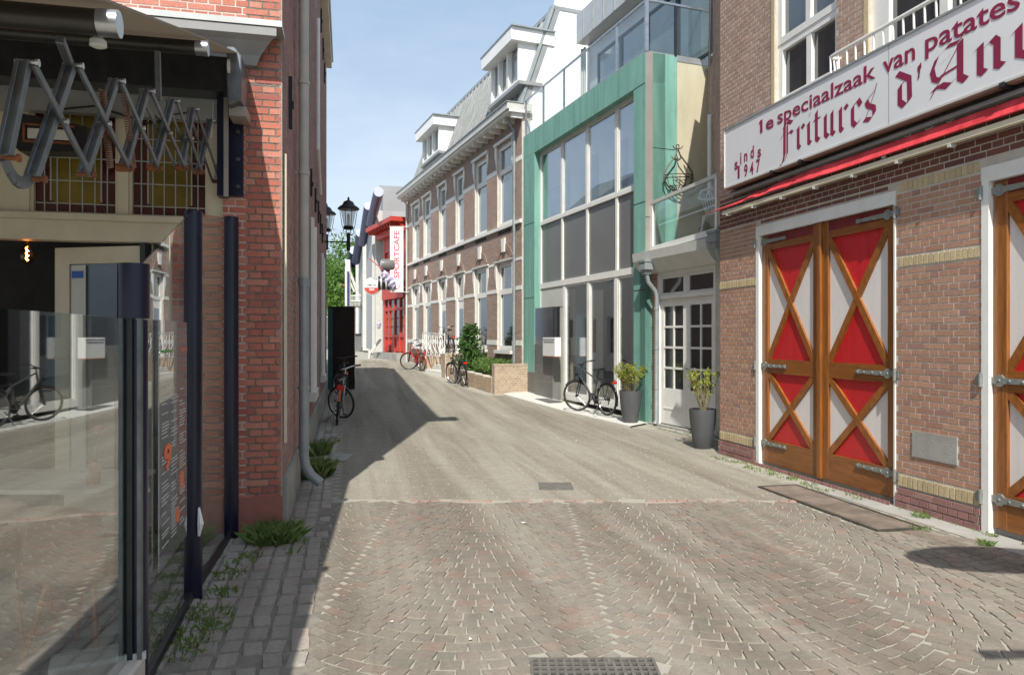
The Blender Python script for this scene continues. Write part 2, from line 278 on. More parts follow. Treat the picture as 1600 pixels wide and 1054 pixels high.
M = dict(
 white=mat('white_paint', (.74, .73, .69), .45, var=.05, scale=4, dirt=.25, dirtc=(.42, .40, .35)),
 cream=mat('cream_paint', (.62, .55, .41), .5, var=.07, scale=3, dirt=.25, dirtc=(.3, .25, .17)),
 lgrey=mat('light_grey_paint', (.55, .55, .51), .5, var=.06, dirt=.3, dirtc=(.33, .32, .28)),
 zinc=mat('zinc_sheet', (.36, .37, .36), .42, .5, var=.12, scale=2, dirt=.3, dirtc=(.25, .25, .24)),
 zincpipe=mat('zinc_pipe', (.30, .335, .34), .5, .3, var=.12, scale=6, dirt=.4, dirtc=(.2, .2, .2)),
 pipe=mat('beige_pipe', (.44, .43, .38), .5, var=.08, scale=6, dirt=.35, dirtc=(.3, .28, .24)),
 green=mat('verdigris_copper', (.155, .345, .28), .7, var=.10, scale=1.6, bump=.08, bscale=20, stretch=(4, 4, .35), c2=(.19, .39, .325), dirt=.50, dirtc=(.11, .24, .20)),
 greyp=mat('grey_infill_panel', (.15, .15, .145), .3, var=.08, scale=.8),
 creamwall=mat('cream_render', (.50, .46, .33), .8, var=.08, scale=1.2, stretch=(3, 3, .5), dirt=.35, dirtc=(.36, .33, .24)),
 taupe=mat('taupe_cladding', (.27, .245, .22), .5, var=.08),
 dark=mat('dark_steel', (.022, .023, .026), .4, .3, var=.3, scale=8),
 steel=mat('painted_steel_arm', (.14, .155, .165), .42, .55, var=.3, scale=9, dirt=.35, dirtc=(.13, .07, .04)),
 alu=mat('aluminium', (.45, .46, .47), .3, .9, var=.1, scale=9),
 navy=mat('navy_lacquer', (.006, .008, .026), .32, 0, var=.25, scale=5, coat=.12, spec=.35),
 blackgl=mat('black_gloss_panel', (.008, .009, .011), .08, 0, var=.3, scale=2, coat=1),
 rust=mat('rusty_iron', (.22, .075, .028), .85, .2, var=.4, scale=30, bump=.4),
 copper=mat('spring_wire', (.26, .15, .10), .4, .7, var=.25, scale=20),
 hinge=mat('galvanised_hinge', (.25, .265, .24), .55, .35, var=.16, scale=20, dirt=.3, dirtc=(.3, .24, .17)),
 canvas=mat('grey_canvas', (.16, .145, .125), .85, var=.12, scale=4, bump=.15, bscale=200),
 redcanvas=mat('red_canvas', (.52, .022, .028), .7, var=.22, scale=5, c2=(.62, .05, .06), bump=.1),
 red=mat('red_gloss_panel', (.50, .012, .016), .45, var=.12, scale=2, coat=.25, stretch=(14, 14, .6), dirt=.25, dirtc=(.30, .02, .02)),
 redcafe=mat('red_paint', (.50, .05, .030), .5, var=.14, scale=3, dirt=.25, dirtc=(.3, .03, .03)),
 pinkwhite=mat('white_door_panel', (.68, .64, .61), .5, var=.04, scale=2, coat=.1, stretch=(14, 14, .6), dirt=.22, dirtc=(.48, .43, .38)),
 wood=wood_mat('varnished_wood', (.14, .042, .008), (.34, .125, .022)),
 woodh=wood_mat('varnished_wood_rail', (.14, .042, .008), (.32, .115, .02), stretch=(.9, .9, 9)),
 woodd=wood_mat('oak_rail', (.16, .05, .009), (.36, .13, .024), stretch=(5, 5, 2)),
 maroonwood=mat('maroon_header', (.17, .012, .014), .5, var=.3, scale=6),
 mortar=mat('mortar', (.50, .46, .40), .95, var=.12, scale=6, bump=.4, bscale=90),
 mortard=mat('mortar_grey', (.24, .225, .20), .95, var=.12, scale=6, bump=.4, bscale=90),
 concrete=mat('concrete', (.32, .31, .28), .9, var=.14, scale=3, bump=.3, dirt=.5, dirtc=(.17, .16, .13)),
 plinth=mat('grey_plinth', (.33, .32, .285), .9, var=.16, scale=4, bump=.4, dirt=.5, dirtc=(.2, .2, .16)),
 signface=mat('sign_face', (.70, .70, .71), .35, var=.03, scale=1, coat=.2, dirt=.12, dirtc=(.42, .42, .42)),
 maroon=mat('maroon_lettering', (.235, .014, .055), .5, var=.06),
 brownbar=mat('brown_box_side', (.26, .17, .14), .6, var=.15, dirt=.3),
 greywall=mat('grey_render', (.37, .375, .38), .85, var=.1, scale=.7, stretch=(2, 2, .4), dirt=.35, dirtc=(.36, .36, .36)),
 greywall2=mat('grey_render_panel', (.31, .315, .32), .85, var=.08, scale=1),
 corn=mat('grey_cornice_paint', (.24, .24, .235), .6, var=.1, dirt=.4, dirtc=(.15, .15, .14)), zincl=mat('pale_zinc', (.50, .51, .51), .45, .3, var=.06), bluetube=mat('blue_roof_metal', (.04, .05, .15), .4, .3, var=.12),
 bluecap=mat('pale_blue_cap', (.42, .44, .60), .5, var=.06),
 tanwall=mat('tan_brick_face', (.25, .20, .145), .9, var=.25, scale=30, stretch=(1, 1, 4)),
 orange=mat('orange_tile', (.55, .16, .06), .8, var=.2, scale=8),
 stucco=mat('bright_white_render', (.80, .80, .78), .8, var=.03, scale=1),
 blackpot=mat('grey_planter', (.075, .078, .082), .55, var=.15, scale=5, stretch=(1, 1, .3), dirt=.3, dirtc=(.13, .13, .12)),
 soil=mat('soil', (.05, .035, .022), .95, var=.4, scale=40, bump=.6),
 rubber=mat('tyre_rubber', (.018, .018, .018), .75, var=.3, scale=20),
 chrome=mat('chrome', (.55, .55, .55), .18, 1, var=.05),
 bikegrey=mat('grey_bicycle_paint', (.09, .09, .095), .3, .4, var=.1, coat=.4),
 bikegreen=mat('green_bicycle_paint', (.03, .10, .075), .3, .2, var=.1, coat=.4),
 bikeblack=mat('black_bicycle_paint', (.012, .012, .013), .3, .2, var=.1, coat=.4),
 bikered=mat('red_bicycle_paint', (.45, .03, .015), .3, .1, var=.1, coat=.4),
 orangepl=mat('orange_plastic', (.75, .12, .02), .4, var=.1),
 redlens=mat('red_reflector', (.65, .015, .01), .15, var=.1, coat=1),
 tile=mat('slate_tile', (.13, .13, .122), .5, var=.2, scale=1.5, dirt=.25, dirtc=(.14, .14, .13)),
 terr=mat('pale_terrazzo', (.56, .55, .50), .7, var=.25, scale=45, bump=.3),
 curtain=mat('blue_curtain', (.10, .17, .24), .9, var=.12, scale=3, stretch=(8, 8, .4)),
 paleC=mat('pale_curtain', (.45, .45, .42), .9, var=.12, scale=3, stretch=(9, 9, .4)),
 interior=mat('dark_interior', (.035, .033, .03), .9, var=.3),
 iron=mat('wrought_iron', (.09, .085, .07), .6, .5, var=.25, scale=15, dirt=.3, dirtc=(.2, .1, .05)),
 blackiron=mat('black_iron', (.012, .012, .012), .5, .3, var=.3),
 bark=mat('bark', (.08, .06, .04), .95, var=.35, scale=10, bump=.6),
 stem=mat('stem', (.20, .17, .09), .8, var=.3, scale=20),
 grate=mat('rusty_steel_plate', (.22, .18, .145), .7, .35, var=.3, scale=4, bump=.4, bscale=25, dirt=.4, dirtc=(.2, .17, .13)),
 plast=mat('white_plastic', (.70, .70, .68), .4, var=.04),
 tabletop=mat('white_tabletop', (.72, .71, .68), .35, var=.04),
 glassP=glass('clear_pane'), glassS=glass('screen_pane', (.92, .94, .92), .22, .0), menuglass=glass('menu_film', (.42, .38, .34), .20, .18), glassW=glass('house_window_glass', (.80, .85, .85), .28),
 dglass=mat('dark_window_glass', (.028, .032, .035), .03, 0, var=.3, scale=1.2, spec=1.0, coat=1),
 dglass2=mat('grey_window_glass', (.09, .12, .115), .04, 0, var=.35, scale=.9, spec=1.0, coat=1),
 amber=mat('amber_leaded_glass', (.16, .115, .015), .2, 0, var=.35, scale=3, coat=1),
 maroongl=mat('maroon_leaded_glass', (.07, .012, .012), .2, 0, var=.3, coat=1),
 lead=mat('lead_came', (.42, .42, .40), .5, .3, var=.1),
 bulb=emis('glowing_filament', (1.0, .36, .07), 28), amberglass=glass('amber_bulb_glass', (.95, .72, .45), .06),
 paper=mat('white_print', (.78, .78, .76), .6, var=.03), bluepaint=mat('blue_print', (.02, .09, .42), .5, var=.1),
 pink=mat('pink_petal', (.75, .30, .38), .7, var=.15), vase=mat('terracotta_vase', (.40, .20, .10), .6, var=.15),
 teal=mat('teal_edge', (.02, .09, .09), .4, var=.2), boardbrown=mat('menu_board_film', (.055, .045, .04), .5, var=.15),
 flag=mat('flag_cloth', (.45, .42, .55), .8, var=.3, scale=12),
 greenprint=mat('green_print', (.08, .30, .06), .5, var=.1), manhole=mat('cast_iron_cover', (.16, .15, .13), .7, .3, var=.2, scale=20, bump=.4))
M['brick_left'] = piece_mat('red_brick', [(.41, .13, .085), (.48, .175, .12), (.44, .145, .10), (.51, .22, .16), (.42, .135, .095), (.33, .11, .09)], stain=.25)
M['mortarl'] = mat('pale_mortar', (.52, .49, .43), .95, var=.12, scale=6)
M['brick_side'] = piece_mat('purple_brown_brick', [(.29, .17, .155), (.35, .21, .185), (.32, .18, .165), (.38, .24, .21), (.26, .155, .145)], stain=.4)
M['brick_pier'] = piece_mat('orange_red_brick', [(.37, .205, .135), (.42, .24, .16), (.34, .185, .13), (.45, .265, .18), (.31, .18, .14)], stain=.22, stainc=(.24, .16, .13))
M['brick_low'] = piece_mat('purple_plinth_brick', [(.28, .14, .125), (.33, .17, .15), (.25, .125, .115), (.35, .20, .17)], stain=.3)
M['brick_yel'] = piece_mat('yellow_brick', [(.48, .385, .22), (.53, .43, .26), (.44, .35, .21), (.50, .405, .24)], stain=.3, stainc=(.25, .2, .13))
M['brick_fup'] = piece_mat('weathered_brown_brick', [(.38, .25, .195), (.44, .30, .235), (.35, .23, .185), (.47, .34, .27), (.40, .255, .20)], stain=.35, stainc=(.17, .13, .11))
M['brick_hist'] = piece_mat('brown_violet_brick', [(.30, .20, .16), (.35, .24, .19), (.27, .18, .145), (.38, .275, .22)], stain=.2)
M['brick_gard'] = piece_mat('garden_wall_brick', [(.36, .26, .17), (.42, .31, .20), (.33, .235, .16), (.45, .35, .24)], stain=.3)
M['sett'] = piece_mat('sett_stone', [(.165, .140, .118), (.195, .162, .138), (.155, .145, .125), (.205, .160, .138), (.175, .160, .136), (.225, .198, .168), (.215, .135, .11)], .8, .8, 55, .2, (.24, .22, .19), (SAND, .58, 1.02, .68), 2.0)
M['klink'] = piece_mat('paving_clinker', [(.21, .19, .16), (.23, .205, .175), (.205, .188, .162), (.245, .222, .188), (.23, .19, .16)], .85, .5, 45, .3, (.22, .205, .18), (SAND, .50, .88, .85), 1.2)
M['cobbl'] = piece_mat('rough_cobble', [(.35, .325, .30), (.39, .365, .335), (.32, .30, .28), (.41, .385, .35), (.38, .31, .28)], .85, .8, 50, .3, (.16, .15, .12), (SAND, .6, .95, .5), 1.5)
def road_base():
    m, t, b = _nm('sandy_joints'); L = t.links.new; g = _n(t, 'ShaderNodeNewGeometry')
    n = _n(t, 'ShaderNodeTexNoise'); n.inputs['Scale'].default_value = 30; n.inputs['Detail'].default_value = 8; L(g.outputs['Position'], n.inputs['Vector'])
    r = _n(t, 'ShaderNodeValToRGB'); L(n.outputs['Fac'], r.inputs[0]); r.color_ramp.elements[0].color = (.27, .255, .21, 1); r.color_ramp.elements[1].color = (.38, .36, .30, 1)
    L(r.outputs[0], b.inputs['Base Color']); b.inputs['Roughness'].default_value = .95
    bp = _n(t, 'ShaderNodeBump'); bp.inputs['Strength'].default_value = .4; bp.inputs['Distance'].default_value = .01; L(n.outputs['Fac'], bp.inputs['Height']); L(bp.outputs[0], b.inputs['Normal']); return m
M['road'] = road_base()
def leaf_mat(name, a, bb):
    m, t, b = _nm(name); L = t.links.new; g = _n(t, 'ShaderNodeNewGeometry'); r = _n(t, 'ShaderNodeValToRGB'); L(g.outputs['Random Per Island'], r.inputs[0])
    r.color_ramp.elements[0].color = (*a, 1); r.color_ramp.elements[1].color = (*bb, 1); L(r.outputs[0], b.inputs['Base Color']); b.inputs['Roughness'].default_value = .6
    o = [n for n in t.nodes if n.type == 'OUTPUT_MATERIAL'][0]; tl = _n(t, 'ShaderNodeBsdfTranslucent'); L(r.outputs[0], tl.inputs[0]); mx = _n(t, 'ShaderNodeMixShader'); mx.inputs[0].default_value = .35
    L(b.outputs[0], mx.inputs[1]); L(tl.outputs[0], mx.inputs[2]); L(mx.outputs[0], o.inputs[0]); return m
M['leaf'] = leaf_mat('green_leaf', (.07, .15, .03), (.18, .28, .07))
M['leafy'] = leaf_mat('yellow_green_leaf', (.16, .24, .03), (.42, .40, .08))
M['leafd'] = leaf_mat('shrub_leaf', (.03, .09, .015), (.09, .18, .035))
M['leaft'] = leaf_mat('tree_leaf', (.05, .13, .015), (.14, .26, .04))
def cloth(name, c, tr):
    m, t, b = _nm(name); L = t.links.new; b.inputs['Base Color'].default_value = (*c, 1); b.inputs['Roughness'].default_value = .9
    o = [n for n in t.nodes if n.type == 'OUTPUT_MATERIAL'][0]; tl = _n(t, 'ShaderNodeBsdfTranslucent'); tl.inputs[0].default_value = (*c, 1); mx = _n(t, 'ShaderNodeMixShader'); mx.inputs[0].default_value = tr
    n1 = _n(t, 'ShaderNodeTexNoise'); n1.inputs['Scale'].default_value = 5; bp = _n(t, 'ShaderNodeBump'); bp.inputs['Strength'].default_value = .3; bp.inputs['Distance'].default_value = .02; L(n1.outputs['Fac'], bp.inputs['Height']); L(bp.outputs[0], b.inputs['Normal'])
    L(b.outputs[0], mx.inputs[1]); L(tl.outputs[0], mx.inputs[2]); L(mx.outputs[0], o.inputs[0]); return m
M['canvas'] = cloth('thin_grey_canvas', (.34, .30, .25), .42)
M['grass'] = leaf_mat('grass_blade', (.11, .21, .035), (.30, .35, .13))

# ------------------------------------------------------------------ brickwork
def rows(u0, u1, z0, z1, holes, L=.22, ch=.062, jt=.010, jz=.011, soldier=False, seed=0):
    rnd = random.Random(seed); out = []
    n = max(1, round((z1 - z0) / ch)); ch = (z1 - z0) / n
    for i in range(n):
        za = z0 + i * ch + jz / 2; zb = z0 + (i + 1) * ch - jz / 2; zm = (za + zb) / 2
        iv = [(u0, u1)]
        for (a, b, c, d) in holes:
            if c < zm < d:
                nv = []
                for p, q in iv:
                    if b <= p or a >= q: nv.append((p, q)); continue
                    if a > p: nv.append((p, a))
                    if b < q: nv.append((b, q))
                iv = nv
        if i % 2: st = L / 2; of = L / 4
        else: st = L; of = (i // 2 % 2) * L / 2
        if soldier: st = .062; of = 0
        for p, q in iv:
            k = math.floor((p - of) / st)
            while True:
                a = of + k * st; b = a + st; k += 1
                if a >= q: break
                a2 = max(a, p) + jt / 2; b2 = min(b, q) - jt / 2
                if b2 - a2 > .025: out.append((a2, b2, za + rnd.uniform(-.001, .001), zb + rnd.uniform(-.001, .001), rnd.uniform(-.0006, .0010)))
    return out
def mass(fr, rws, parent, mt, name='brickwork', d0=0, proud=.0028, kind='stuff'):
    a = np.array(rws); n = len(a)
    P = np.array(fr.P); U = np.array(fr.u_); N = np.array(fr.n); Z = np.array((0, 0, 1.0))
    c = .0012; V = np.zeros((n, 8, 3)); D = a[:, 4] + proud + d0
    for i, (us, zs, f) in enumerate([(0, 2, 0), (1, 2, 0), (1, 3, 0), (0, 3, 0), (0, 2, 1), (1, 2, 1), (1, 3, 1), (0, 3, 1)]):
        uu = a[:, us] + (c if us == 0 else -c) * f; zz = a[:, zs] + (c if zs == 2 else -c) * f; dd = D if f else np.full(n, d0 - .004)
        V[:, i] = P + uu[:, None] * U + zz[:, None] * Z + dd[:, None] * N
    fc = np.array([(4, 5, 6, 7), (0, 1, 5, 4), (1, 2, 6, 5), (2, 3, 7, 6), (3, 0, 4, 7)])
    Fa = (fc[None] + (np.arange(n) * 8)[:, None, None]).reshape(-1, 4)
    return np_mesh(name, V.reshape(-1, 3), Fa, mt, parent, kind)
def np_mesh(name, V, Fa, mt, parent=None, kind=None):
    L = np.array(LOC.get(parent.name, Vector((0, 0, 0)))) if parent is not None else np.zeros(3)
    V = V - L; me = bpy.data.meshes.new(name); k = Fa.shape[1]
    me.vertices.add(len(V)); me.vertices.foreach_set('co', V.astype(np.float32).ravel())
    me.loops.add(Fa.size); me.loops.foreach_set('vertex_index', Fa.astype(np.int32).ravel())
    me.polygons.add(len(Fa)); me.polygons.foreach_set('loop_start', (np.arange(len(Fa)) * k).astype(np.int32))
    me.update(calc_edges=True); me.shade_flat(); me.materials.append(mt)
    o = bpy.data.objects.new(name, me); COL.objects.link(o)
    if parent is not None: o.parent = parent; LOC[o.name] = Vector(L)
    if kind: o['kind'] = kind
    return o
_bm = {}
def brick_mesh(mt, half):
    k = (mt.name, half)
    if k not in _bm:
        w = 1.0; c = .0025
        vs = []
        for f, d in ((0, -.004), (1, .003)):
            for x, z in ((-1, -1), (1, -1), (1, 1), (-1, 1)): vs.append((x * (.5 - (.006 if not half else .012) * f), -d, z * ((.5 - .022 * f))))
        me = bpy.data.meshes.new('brick'); me.from_pydata(vs, [], [(4, 5, 6, 7), (0, 1, 5, 4), (1, 2, 6, 5), (2, 3, 7, 6), (3, 0, 4, 7)]); me.materials.append(mt); _bm[k] = me
    return _bm[k]
def singles(fr, rws, parent, mt, name='brick', d0=0):
    L = LOC[parent.name]
    for (a, b, c, d, e) in rws:
        me = brick_mesh(mt, (b - a) < .15); o = bpy.data.objects.new(name, me); COL.objects.link(o); o.parent = parent
        p = fr.pt((a + b) / 2, (c + d) / 2, e + d0) - L; o.location = p; o.rotation_euler = (0, 0, fr.ang); o.scale = (b - a, 1, d - c)
def wall(fr, u0, u1, z0, z1, holes, d0, d1, mt, parent, name='wall'):
    cuts = sorted({u0, u1} | {min(max(h[i], u0), u1) for h in holes for i in (0, 1)}); mb = MB()
    for a, b in zip(cuts, cuts[1:]):
        if b - a < 1e-4: continue
        m = (a + b) / 2; hs = sorted([(h[2], h[3]) for h in holes if h[0] < m < h[1]]); z = z0
        for c, d in hs:
            if c > z + 1e-4: mb.box(fr, a, b, z, c, d0, d1)
            z = max(z, d)
        if z < z1 - 1e-4: mb.box(fr, a, b, z, z1, d0, d1)
    return mb.build(name, mt, parent)
def window(fr, u0, u1, z0, z1, parent, fm, gm, fw=.06, mul=(), tra=(), d=-.08, th=.06, bar=.045, name='window', sillm=None, glz=None):
    """frame with its bars; every light its own pane"""
    mb = MB(); df, db = d, d - th
    mb.box(fr, u0, u0 + fw, z0, z1, db, df); mb.box(fr, u1 - fw, u1, z0, z1, db, df)
    mb.box(fr, u0 + fw, u1 - fw, z0, z0 + fw, db, df); mb.box(fr, u0 + fw, u1 - fw, z1 - fw, z1, db, df)
    us = [u0 + fw] + [x for m in mul for x in (m - bar / 2, m + bar / 2)] + [u1 - fw]
    zs = [z0 + fw] + [x for m in tra for x in (m - bar / 2, m + bar / 2)] + [z1 - fw]
    for t in tra: mb.box(fr, u0 + fw, u1 - fw, t - bar / 2, t + bar / 2, db + .004, df - .002)
    for m_ in mul: mb.box(fr, m_ - bar / 2, m_ + bar / 2, z0 + fw, z1 - fw, db + .006, df - .004)
    w_ = mb.build(name, fm, parent)
    for i in range(0, len(us), 2):
        for j in range(0, len(zs), 2):
            g = MB().box(fr, us[i], us[i + 1], zs[j], zs[j + 1], db + .015, db + .03); g.build('pane', gm, w_)
    return w_
# ------------------------------------------------------------------ frames of the facades
FL = Frame((-2.005, 6.31), (.9747, .2234))                 # restaurant front (u < 0 towards the left)
FS = Frame((-2.005, 6.31), (-.2234, .9747))                # its long side wall
FF = fvp(520, 5.61, 1125)                                  # chip shop front
FG = fvp(380, 7.76, 818)                                   # green copper front
FA = fvp(380, 7.92, 1012)                                  # annex with the french doors
FH = fvp(350, 8.35, 637)                                   # terrace of brick houses
_c = (-4.83, 33.3); FC = fvp(238, 11.73, 598)              # sports cafe
FW = fvp(500, 3.21, 546)                                   # grey hall
# ------------------------------------------------------------------ ground
def sheet(name, x0, x1, ys, mt, dz, nx=2, skew=0):
    V = []; F_ = []
    for j, y in enumerate(ys):
        for i in range(nx + 1):
            x = x0 + (x1 - x0) * i / nx; V.append((x, y, gz(y) + dz))
    for j in range(len(ys) - 1):
        for i in range(nx): a = j * (nx + 1) + i; F_.append((a, a + 1, a + nx + 2, a + nx + 1))
    return np_mesh(name, np.array(V, float), np.array(F_), mt)
ys = [-60, -20, 0] + [a for a, b in GP[1:-1]] + [45, 60, 90, 150, 400, 1500]
ys = sorted(set(ys))
g_ = sheet('ground', -900, 900, ys, M['concrete'], -.02); tag(g_, 'bare ground under and beyond the street', None, None, 'structure')
road = sheet('road', -14, 14, [-12, 0, 13, 16, 19.5, 22, 25, 28, 34, 42, 90], M['road'], 0); tag(road, 'stone paved street with sandy joints', None, None, 'structure'); LOC[road.name] = Vector((0, 0, 0))
def wallx(Y): return -.555 - .229 * Y                       # x of the restaurant side wall
def rightx(Y):
    if Y < 10.4: return 5.61 - .248 * Y
    if Y < 13.9: return 8.10 - .3717 * Y + .0
    if Y < 19.6: return 7.76 - .3717 * Y
    if Y < 28: return 7.33 - .398 * Y
    return 11.73 - .497 * Y if Y < 37 else 3.21 - .2655 * Y
def quads(name, L_, mt, par, rnd, kind='stuff', h=.008):
    """stones: (cx, cy, half length, half width, angle)"""
    n = len(L_); A = np.array(L_); c, s = np.cos(A[:, 4]), np.sin(A[:, 4]); V = np.zeros((n, 8, 3))
    top = np.array([[(-1, -1), (1, -1), (1, 1), (-1, 1)]]) + rnd.uniform(-.10, .10, (n, 4, 2))
    for i in range(4):
        for k, (f, z) in enumerate(((1.0, -.01), (.93, h))):
            x = top[:, i, 0] * A[:, 2] * f; y = top[:, i, 1] * A[:, 3] * f
            V[:, k * 4 + i, 0] = A[:, 0] + x * c - y * s; V[:, k * 4 + i, 1] = A[:, 1] + x * s + y * c
            V[:, k * 4 + i, 2] = z
    V[:, 4:, 2] += rnd.uniform(-.002, .002, (n, 1)) + rnd.uniform(-.001, .001, (n, 4))
    G = np.interp(V[:, :, 1], [a for a, b in GP], [b for a, b in GP]); V[:, :, 2] += G
    fc = np.array([(4, 5, 6, 7), (0, 1, 5, 4), (1, 2, 6, 5), (2, 3, 7, 6), (3, 0, 4, 7)])
    return np_mesh(name, V.reshape(-1, 3), (fc[None] + (np.arange(n) * 8)[:, None, None]).reshape(-1, 4), mt, par, kind)
rs = np.random.RandomState(5)
setts = []; SP = .116
def hatchzone(x, y):
    a = (x - HX0.x) * HU.x + (y - HX0.y) * HU.y; b = (x - HX0.x) * HV.x + (y - HX0.y) * HV.y
    return -.03 < a < HLn + .03 and -.03 < b < HWd + .03
def gnd(px, py, z=0): Y = (CAMH - z) * FPX / (py - 527); return Vector(((px - 800) / FPX * Y, Y, z))
HX0 = gnd(1190, 762); HX1 = gnd(1372, 830); HX3 = gnd(1250, 757)
HU = (HX1 - HX0); HLn = HU.length; HU.normalize(); HV = Vector((-HU.y, HU.x, 0));
if (gnd(1300, 770) - HX0).dot(HV) < 0: HV = -HV
HWd = .42
DR = (.10, .73, 3.5, 3.765)
def drainzone(x, y): return DR[0] - .02 < x < DR[1] + .02 and DR[2] - .3 < y < DR[3] + .03
WCOL = 1.72; RA = 1.22
for k in range(-3, 5):
    xk = -.30 + k * WCOL
    for j in range(-6, 58):
        tm_ = math.asin(WCOL / 2 / RA); th = -tm_ + SP / RA * (.5 * (j % 2)) * .5; yc = 2.3 + j * SP * .93 + RA
        while th < tm_:
            wd_ = SP * rs.uniform(.82, 1.22); rem_ = (tm_ - th) * RA
            if rem_ < wd_ * 1.45: wd_ = rem_
            if wd_ < .03: break
            tc_ = th + wd_ / 2 / RA; th += wd_ / RA
            X = xk + RA * math.sin(tc_); Y = yc - RA * math.cos(tc_); dp = SP * .93 * math.cos(tc_)
            if Y < 2.3 or Y > 7.37 or X < wallx(Y) + .34 + .05 * math.sin(Y * 9) or X > rightx(Y) - .32: continue
            if hatchzone(X, Y) or drainzone(X, Y): continue
            setts.append((X, Y, wd_ * .5 - .004, dp * .5 - .005, tc_ + rs.uniform(-.04, .04)))
near = sorted(setts, key=lambda a: a[1] if abs(a[0]) / a[1] < .70 and a[1] > 3.55 else 99)
nearS = near[:300]; rest = near[300:]
quads('sett_paving', rest, M['sett'], road, rs)
vm = []
for i in range(8):
    q = [( -1, -1), (1, -1), (1, 1), (-1, 1)]; q = [(a + rs.uniform(-.1, .1), b + rs.uniform(-.1, .1)) for a, b in q]
    vs = [(a, b, -.01) for a, b in q] + [(a * .93, b * .93, .008 + rs.uniform(-.001, .001)) for a, b in q]
    me = bpy.data.meshes.new('sett'); me.from_pydata(vs, [], [(4, 5, 6, 7), (0, 1, 5, 4), (1, 2, 6, 5), (2, 3, 7, 6), (3, 0, 4, 7)]); me.materials.append(M['sett']); vm.append(me)
for i, (x, y, a, b, an) in enumerate(nearS):
    o = bpy.data.objects.new('sett', vm[i % 8]); COL.objects.link(o); o.parent = road; o.location = (x, y, rs.uniform(-.003, .003)); o.rotation_euler = (0, 0, an); o.scale = (a, b, 1)
# clinker paving of the farther street, coursed across it
kl = []
Y = 7.0; r_ = 0
while Y < 34:
    cx = .9 - .30 * (Y - 7); x0 = wallx(min(Y, 20.4)) + (.42 if Y < 20.4 else -2.5); x1 = rightx(Y) - .25
    ang = -.10 - .010 * (Y - 7) if Y < 16 else -.19; off = (r_ % 2) * .105; x = x0 + off + .02 * rs.rand()
    while x < x1:
        yy = Y + (x - cx) * math.tan(ang)
        if yy > 7.475 or (yy > 7.40 and x > 3.4) and not hatchzone(x, yy): kl.append((x, yy, .1065, .047, ang + rs.uniform(-.02, .02)))
        x += .21
    Y += .103; r_ += 1
for Yk in np.arange(6.9, 7.42, .103):                       # make-up courses between setts and clinkers
    pass
quads('clinker_paving', kl, M['klink'], road, rs, h=.004)
# row of red clinkers between the two kinds of paving
rr = [(x, 7.415 + .0 * x, .048, .03, rs.uniform(-.05, .05)) for x in np.arange(-1.1, 3.4, .105) if rs.rand() < .65]
M['redcl'] = piece_mat('red_clinker', [(.34, .20, .16), (.31, .22, .18), (.35, .22, .18)], stain=.9, stainc=SAND, sscale=2.5)
rc = quads('red_clinker_row', rr, M['redcl'], road, rs, h=.011)
# rough strip along the restaurant wall: bigger worn cobbles, in shade
strip = sheet('pavement', -14, 3, [-3, 5.5, 5.6], M['road'], -.012)
bpy.data.objects.remove(strip)
pv = MB()
pts = [(wallx(y) - (0 if y > 6.3 else 2.2), y) for y in (2, 6.31, 13, 16, 19.5, 21)]; ptr = [(wallx(y) + .40, y) for y in (2, 6.31, 13, 16, 19.5, 21)]
for (a, b), (c, d) in zip(zip(pts, pts[1:]), zip(ptr, ptr[1:])):
    pv.poly([(a[0], a[1], gz(a[1]) + .004), (c[0], c[1], gz(c[1]) + .004), (d[0], d[1], gz(d[1]) + .004), (b[0], b[1], gz(b[1]) + .004)])
M['dirt'] = mat('earthy_joints', (.20, .18, .15), .95, var=.25, scale=9, bump=.5, dirt=.4, dirtc=(.09, .085, .05))
pave = pv.build('pavement', M['dirt']); tag(pave, 'strip of rough cobbles with weeds along the restaurant wall', None, None, 'structure'); LOC[pave.name] = Vector((0, 0, 0))
cb = []
wa = math.atan2(.9747, -.2234)
s = 2.2
while s < 20.5:
    lw = .17 if s < 7.5 else .2
    for q in np.arange(-2.0 if s < 6.1 else .06, (.30 if s < 7 else .33) + rs.uniform(-.04, .04), .118):
        x = wallx(s) + q + .05; y = s + rs.uniform(-.02, .02) + q * .12
        if y < 6.2 and q < -.1 and rs.rand() < .02: continue
        if rs.rand() < .04: continue
        cb.append((x, y, .078 if s < 7.5 else .095, .05, wa + rs.uniform(-.09, .09)))
    s += lw
cb.sort(key=lambda a: abs(a[0] + 1.45) + abs(a[1] - 4.6))
quads('cobble_paving', cb[260:], M['cobbl'], pave, rs, h=.011)
for i, (x, y, a, b, an) in enumerate(cb[:260]):
    me = vm[i % 8] if i > 7 else vm[i].copy()
    if i < 8: me.materials.clear(); me.materials.append(M['cobbl']); vm[i] = me
    o = bpy.data.objects.new('cobble', vm[i % 8]); COL.objects.link(o); o.parent = pave; o.location = (x, y, .008 + rs.uniform(-.004, .004)); o.rotation_euler = (0, 0, an); o.scale = (a, b, 1.1)
